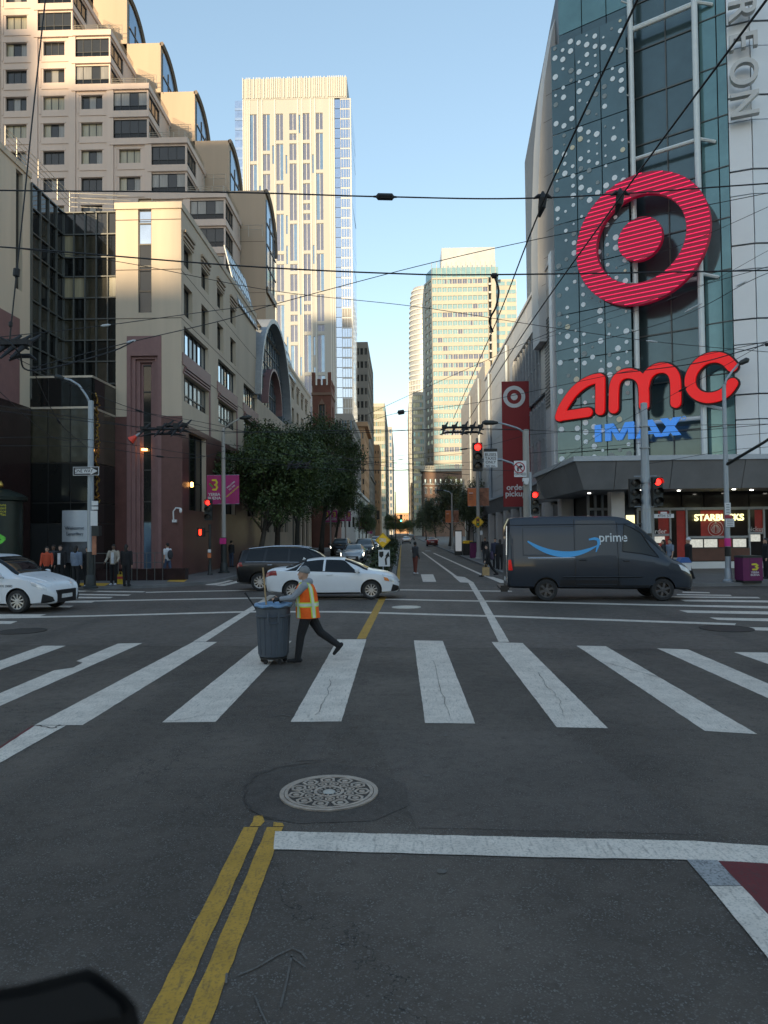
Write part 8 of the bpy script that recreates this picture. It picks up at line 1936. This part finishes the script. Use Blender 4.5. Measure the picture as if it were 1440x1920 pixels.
def frog(cx, cy, Y, w_, label):
    c = AY(cx, cy, Y); rt = root('trolley_crossing', tuple(c), label, 'wire fitting')
    for k in range(2):
        m = MB(); m.tube([c+Vector((-w_,0.3*k,-0.06-.14*k)),c+Vector((-w_*0.5,0.3*k,0.03-.14*k)),c+Vector((w_*0.5,0.3*k,0.03-.14*k)),c+Vector((w_,0.3*k,-0.06-.14*k))], [0.02,0.05,0.05,0.02], 7); m.build('rail', 'wire', rt, True)
    for k in range(3):
        x = -w_*0.7+w_*0.7*k; m = MB(); m.tube([c+Vector((x-.12,-.3,-.3)),c+Vector((x,0,0.02)),c+Vector((x+.16,.3,.3))], [0.02,0.06,0.025], 7); m.box(c.x+x-.1,c.x+x+.1,c.y-.1,c.y+.1,c.z+.02,c.z+.13); m.build('switch', 'wire', rt, True)
frog(852, 803, 28, 0.55, 'black trolley wire crossing hardware left of the red mast signal'); frog(886, 803, 28.4, 0.45, 'black trolley wire crossing hardware right above the mast signal')
frog(300, 806, 27, 0.9, 'black trolley switch hardware before the hotel corner'); frog(28, 650, 14, 0.28, 'knotted trolley hardware at the far left edge'); frog(330, 800, 27.5, 0.5, 'trolley switch with bright clamps right of the red cone'); frog(560, 872, 40, 0.7, 'trolley hardware in front of the left trees')
def red_cone():
    c = AY(250,822,26); rt = root('red_cone_lamp', tuple(c), 'small red cone hanging from the wires before the hotel corner', 'wire fitting'); d = Vector((-0.75,0,-0.6)).normalized()
    m = MB(); m.tube([c+d*(-0.14),c+d*0.12], [0.05,0.15], 12); m.build('cone', mat('cone_red', (0.75,0.06,0.03), 0.4, var=0), rt, True, smooth=True, angle=40); m = MB(); m.tube([c+d*0.12,c+d*0.15], [0.155,0.15], 12); m.build('rim', 'sign_black', rt, True); m = MB(); m.tube([c-d*0.14,c-d*0.3], [0.05,0.03], 8); m.build('stem', 'metal_grey', rt, True)
red_cone()
def dashboard():
    """dark device on the bus dashboard, close to the lens"""
    O = [(-70,1862),(40,1846),(120,1826),(165,1815),(190,1826),(240,1866),(255,1884),(262,1910),(280,2060),(-70,2060)]
    c = AY(100,1900,0.42); rt = root('dashboard_device', tuple(c), 'black out-of-focus dashboard device in the bottom left corner', 'device'); mat('device_black', (0.006,0.006,0.0065), 0.5, var=0.1); mat('device_top', (0.012,0.012,0.013), 0.6, var=0.1)
    P0 = [AY(px,py,0.42) for px, py in O]; n = len(P0); P1 = [AY(px-6,py+16,0.52) for px, py in O]
    MB().add(P0+P1, [tuple(range(n)), tuple(reversed(range(n,2*n)))]+[(i,n+i,n+(i+1)%n,(i+1)%n) for i in range(n)]).build('case', 'device_black', rt, True)
    T = [(-60,1885),(60,1866),(162,1838),(222,1882),(228,1905),(60,1935),(-60,1950)]; Q = [AY(px,py,0.413) for px, py in T]; k = len(Q); Q1 = [AY(px,py,0.4195) for px, py in T]
    MB().add(Q+Q1, [tuple(range(k))]+[(i,k+i,k+(i+1)%k,(i+1)%k) for i in range(k)]).build('cover', 'device_top', rt, True)
dashboard()
# ================================================================ trees and shrubs
def leaf_mat(name, c, c2):
    m = bpy.data.materials.new(name); m.use_nodes = True; n = m.node_tree.nodes; l = m.node_tree.links; b = n['Principled BSDF']
    tc = n.new('ShaderNodeTexCoord'); nz = n.new('ShaderNodeTexNoise'); nz.inputs['Scale'].default_value = 1.1; nz.inputs['Detail'].default_value = 5; l.new(tc.outputs['Object'], nz.inputs['Vector'])
    rp = n.new('ShaderNodeValToRGB'); rp.color_ramp.elements[0].position = 0.35; rp.color_ramp.elements[1].position = 0.68; rp.color_ramp.elements[0].color = c+(1,); rp.color_ramp.elements[1].color = c2+(1,)
    l.new(nz.outputs['Fac'], rp.inputs['Fac']); l.new(rp.outputs['Color'], b.inputs['Base Color']); b.inputs['Roughness'].default_value = 0.5
    M[name] = m
leaf_mat('leaf', (0.022, 0.045, 0.014), (0.085, 0.125, 0.030)); leaf_mat('leaf_olive', (0.030, 0.045, 0.018), (0.085, 0.105, 0.038)); leaf_mat('leaf_shrub', (0.020,0.040,0.016), (0.060,0.085,0.03))
mat('bark', (0.075, 0.065, 0.055), 0.9, var=0.3, scale=5, bump=0.6, bscale=15)
def crown_mesh(name, m_, rx, ry, rz, n, leaf, seed, lobes=9, hollow=0.45):
    rnd = random.Random(seed); vs = []; fs = []
    cl = []
    for i in range(lobes):
        a = rnd.uniform(0, 2*math.pi); h = rnd.uniform(-0.85, 0.75); q = math.sqrt(max(0,1-h*h))*rnd.uniform(0.35,0.72); cl.append((Vector((math.cos(a)*q*rx, math.sin(a)*q*ry, h*rz*0.72)), rnd.uniform(0.34,0.52)))
    # clumps on the lobes, each a tuft of leaves
    nc = n//36
    for c in range(nc):
        lb, s = cl[rnd.randrange(lobes)]; d = Vector((rnd.gauss(0,1), rnd.gauss(0,1), rnd.gauss(0.25,1))).normalized(); rr = s*(hollow+(1.02-hollow)*rnd.random()**0.45)
        cc = lb+Vector((d.x*rx*rr, d.y*ry*rr, d.z*rz*rr)); tr = leaf*rnd.uniform(1.6,3.0)
        for k in range(36):
            p = cc+Vector((rnd.gauss(0,1), rnd.gauss(0,1), rnd.gauss(0,0.8)))*tr*0.55
            nrm = (d*0.6+Vector((rnd.uniform(-1,1), rnd.uniform(-1,1), rnd.uniform(-0.3,1.2)))).normalized(); t = nrm.cross(Vector((rnd.uniform(-1,1),rnd.uniform(-1,1),rnd.uniform(-1,1)))).normalized(); b = nrm.cross(t)
            L = leaf*rnd.uniform(0.7,1.25); W = L*0.45; i0 = len(vs)
            vs += [p-t*L*0.5, p+b*W*0.5+nrm*L*0.06, p+t*L*0.5, p-b*W*0.5+nrm*L*0.06]; fs.append((i0,i0+1,i0+2,i0+3))
    me = bpy.data.meshes.new(name); me.from_pydata([tuple(v) for v in vs], [], fs); me.materials.append(M[m_]); return me
def trunk(m, base, top, r0, r1, seed, bend=0.3, limbs=6, spread=2.0, rise=2.2):
    rnd = random.Random(seed); base, top = Vector(base), Vector(top); k = 7; P = []
    for i in range(k): t = i/(k-1); P.append(base.lerp(top, t)+Vector((math.sin(t*3.1+seed)*bend*t*(1.2-t), math.cos(t*2.3+seed)*bend*t*(1.2-t), 0)))
    m.tube(P, [r0*(1.25 if i == 0 else 1)+(r1-r0)*i/(k-1) for i in range(k)], 9)
    for q in range(limbs):
        a = 2*math.pi*q/limbs+rnd.uniform(-.4,.4); s = P[rnd.choice((3,4,5,6))]; e = s+Vector((math.cos(a)*spread*rnd.uniform(.6,1), math.sin(a)*spread*rnd.uniform(.6,1), rise*rnd.uniform(.7,1.2))); mid = s.lerp(e,0.5)+Vector((0,0,-0.2*rise*0.5))
        m.tube([s, mid, e], [r1*0.75, r1*0.5, r1*0.2], 6)
        for w_ in range(2): f = e.lerp(mid,0.4); g_ = f+Vector((rnd.uniform(-1,1), rnd.uniform(-1,1), rnd.uniform(0.3,1.0)))*0.8; m.tube([f, g_], [r1*0.25, r1*0.1], 5)
CR = [crown_mesh('crown', 'leaf', 3.9, 3.6, 3.3, 22000, 0.22, 1, 12), crown_mesh('crown', 'leaf', 3.7, 3.7, 3.6, 20000, 0.25, 5, 11), crown_mesh('crown', 'leaf_olive', 3.0, 3.0, 3.4, 9000, 0.26, 8, 9, 0.3)]
def tree(label, x, y, h, cz, crown, scale, rz, lean=(0.3,0), r0=0.22, seed=1, group=None):
    rt = root('street_tree', (x,y,0.13), label, 'tree', group); m = MB(); top = Vector((lean[0], lean[1], cz*0.72))
    trunk(m, (0,0,-0.05), top, r0, r0*0.55, seed, 0.35, 7, 1.7*scale[0], cz*0.28); m.build('trunk', 'bark', rt, smooth=True)
    c = inst(CR[crown], 'crown', (lean[0]*1.1, lean[1]*1.1, cz), rt, False, rz, scale)
TG = 'street trees on the left pavement'
tree('broad dark green tree nearest the banner pole', -9.3, 45.5, 9, 6.3, 0, (1.02,1,1.0), 0.3, (1.0,0.4), 0.2, 1, TG)
tree('second dark green tree along the left kerb', -9.4, 53.5, 9, 6.9, 1, (1,1,1.0), 1.3, (0.5,0), 0.24, 2, TG)
tree('third dark green tree along the left kerb', -9.2, 63, 10, 7.6, 0, (1,1,1.12), 2.6, (0.4,0.3), 0.25, 3, TG)
tree('tall dark green tree at the right end of the left row', -8.6, 77, 13, 9.6, 1, (1.02,1.05,1.5), 0.8, (0.7,0.2), 0.28, 4, TG)
tree('small dark tree beyond the tall left one', -8.9, 96, 10, 7.0, 0, (0.85,0.9,1.1), 4.0, (0.5,0), 0.22, 5, TG)
tree('narrow dark tree far down by the left kerb', -7.4, 150, 8, 5.2, 1, (0.6,0.7,1.0), 2.0, (0,0), 0.2, 6, TG)
TR = 'street trees on the right pavement'
tree('loose olive tree before the brownstone block on the right', 7.2, 108, 9, 6.6, 2, (1.1,1.1,1.25), 0.0, (0.2,0), 0.18, 7, TR)
tree('second olive tree left of the loose one on the right', 6.6, 140, 8, 5.6, 2, (1.0,1.0,1.05), 1.5, (0,0), 0.18, 8, TR)
tree('small olive tree farthest along the right kerb', 6.4, 185, 8, 5.4, 2, (1.0,1.1,1.1), 2.7, (0,0), 0.18, 9, TR)
tree('olive tree leaning over the right banner pole', 8.6, 92, 8, 5.6, 2, (0.9,0.9,1.0), 4.2, (0.2,0), 0.18, 10, TR)
tree('dark tree low in the gap at the end of the street', -4.5, 330, 9, 6.5, 1, (1.2,1.2,1.1), 0.5, (0,0), 0.2, 11, 'trees at the end of the street'); tree('dark round tree in the right of the street gap', 3.6, 420, 9, 6.0, 0, (1.3,1.2,1.2), 0.5, (0,0), 0.2, 12, 'trees at the end of the street'); tree('dark round tree in the left of the street gap', -1.0, 520, 9, 6.0, 0, (1.6,1.2,1.2), 0.5, (0,0), 0.2, 13, 'trees at the end of the street')
# median shrubs
SM = [crown_mesh('shrub_leaves', 'leaf_shrub', 0.62, 1.0, 0.75, 900, 0.2, 21+k, 5, 0.2) for k in range(3)]
for i in range(18):
    y = 38.6+i*2.3+i*i*0.13; rt = root('median_shrub', (-1.1,y,0.19), 'dark green shrub in the planted median strip', 'shrub', 'shrubs planted in the median'); s = random.uniform(0.75,1.1)
    inst(SM[i % 3], 'leaves', (random.uniform(-.05,.05),0,0.62*s), rt, False, random.choice((0,math.pi)), (s*0.9,s,s)); m = MB()
    for k in range(5): a = k*1.3; m.tube([(0.05*math.cos(a),0.05*math.sin(a),-0.03),(0.3*math.cos(a),0.4*math.sin(a),0.7*s)], [0.02,0.008], 4)
    m.build('stems', 'bark', rt)
# ================================================================ bake the modifiers
bpy.context.view_layer.update()
dg = bpy.context.evaluated_depsgraph_get()
done = []
for o in LATE:
    me = bpy.data.meshes.new_from_object(o.evaluated_get(dg), preserve_all_data_layers=True, depsgraph=dg); done.append((o, me))
for o, me in done:
    o.modifiers.clear(); o.data = me
    if '_cut' in o.keys():
        c = bpy.data.objects.get(o['_cut'])
        if c: bpy.data.objects.remove(c)
        del o['_cut']
        me.polygons.foreach_set('use_smooth', [True]*len(me.polygons)); me.set_sharp_from_angle(angle=R(38))
    else:
        me.polygons.foreach_set('use_smooth', [True]*len(me.polygons))
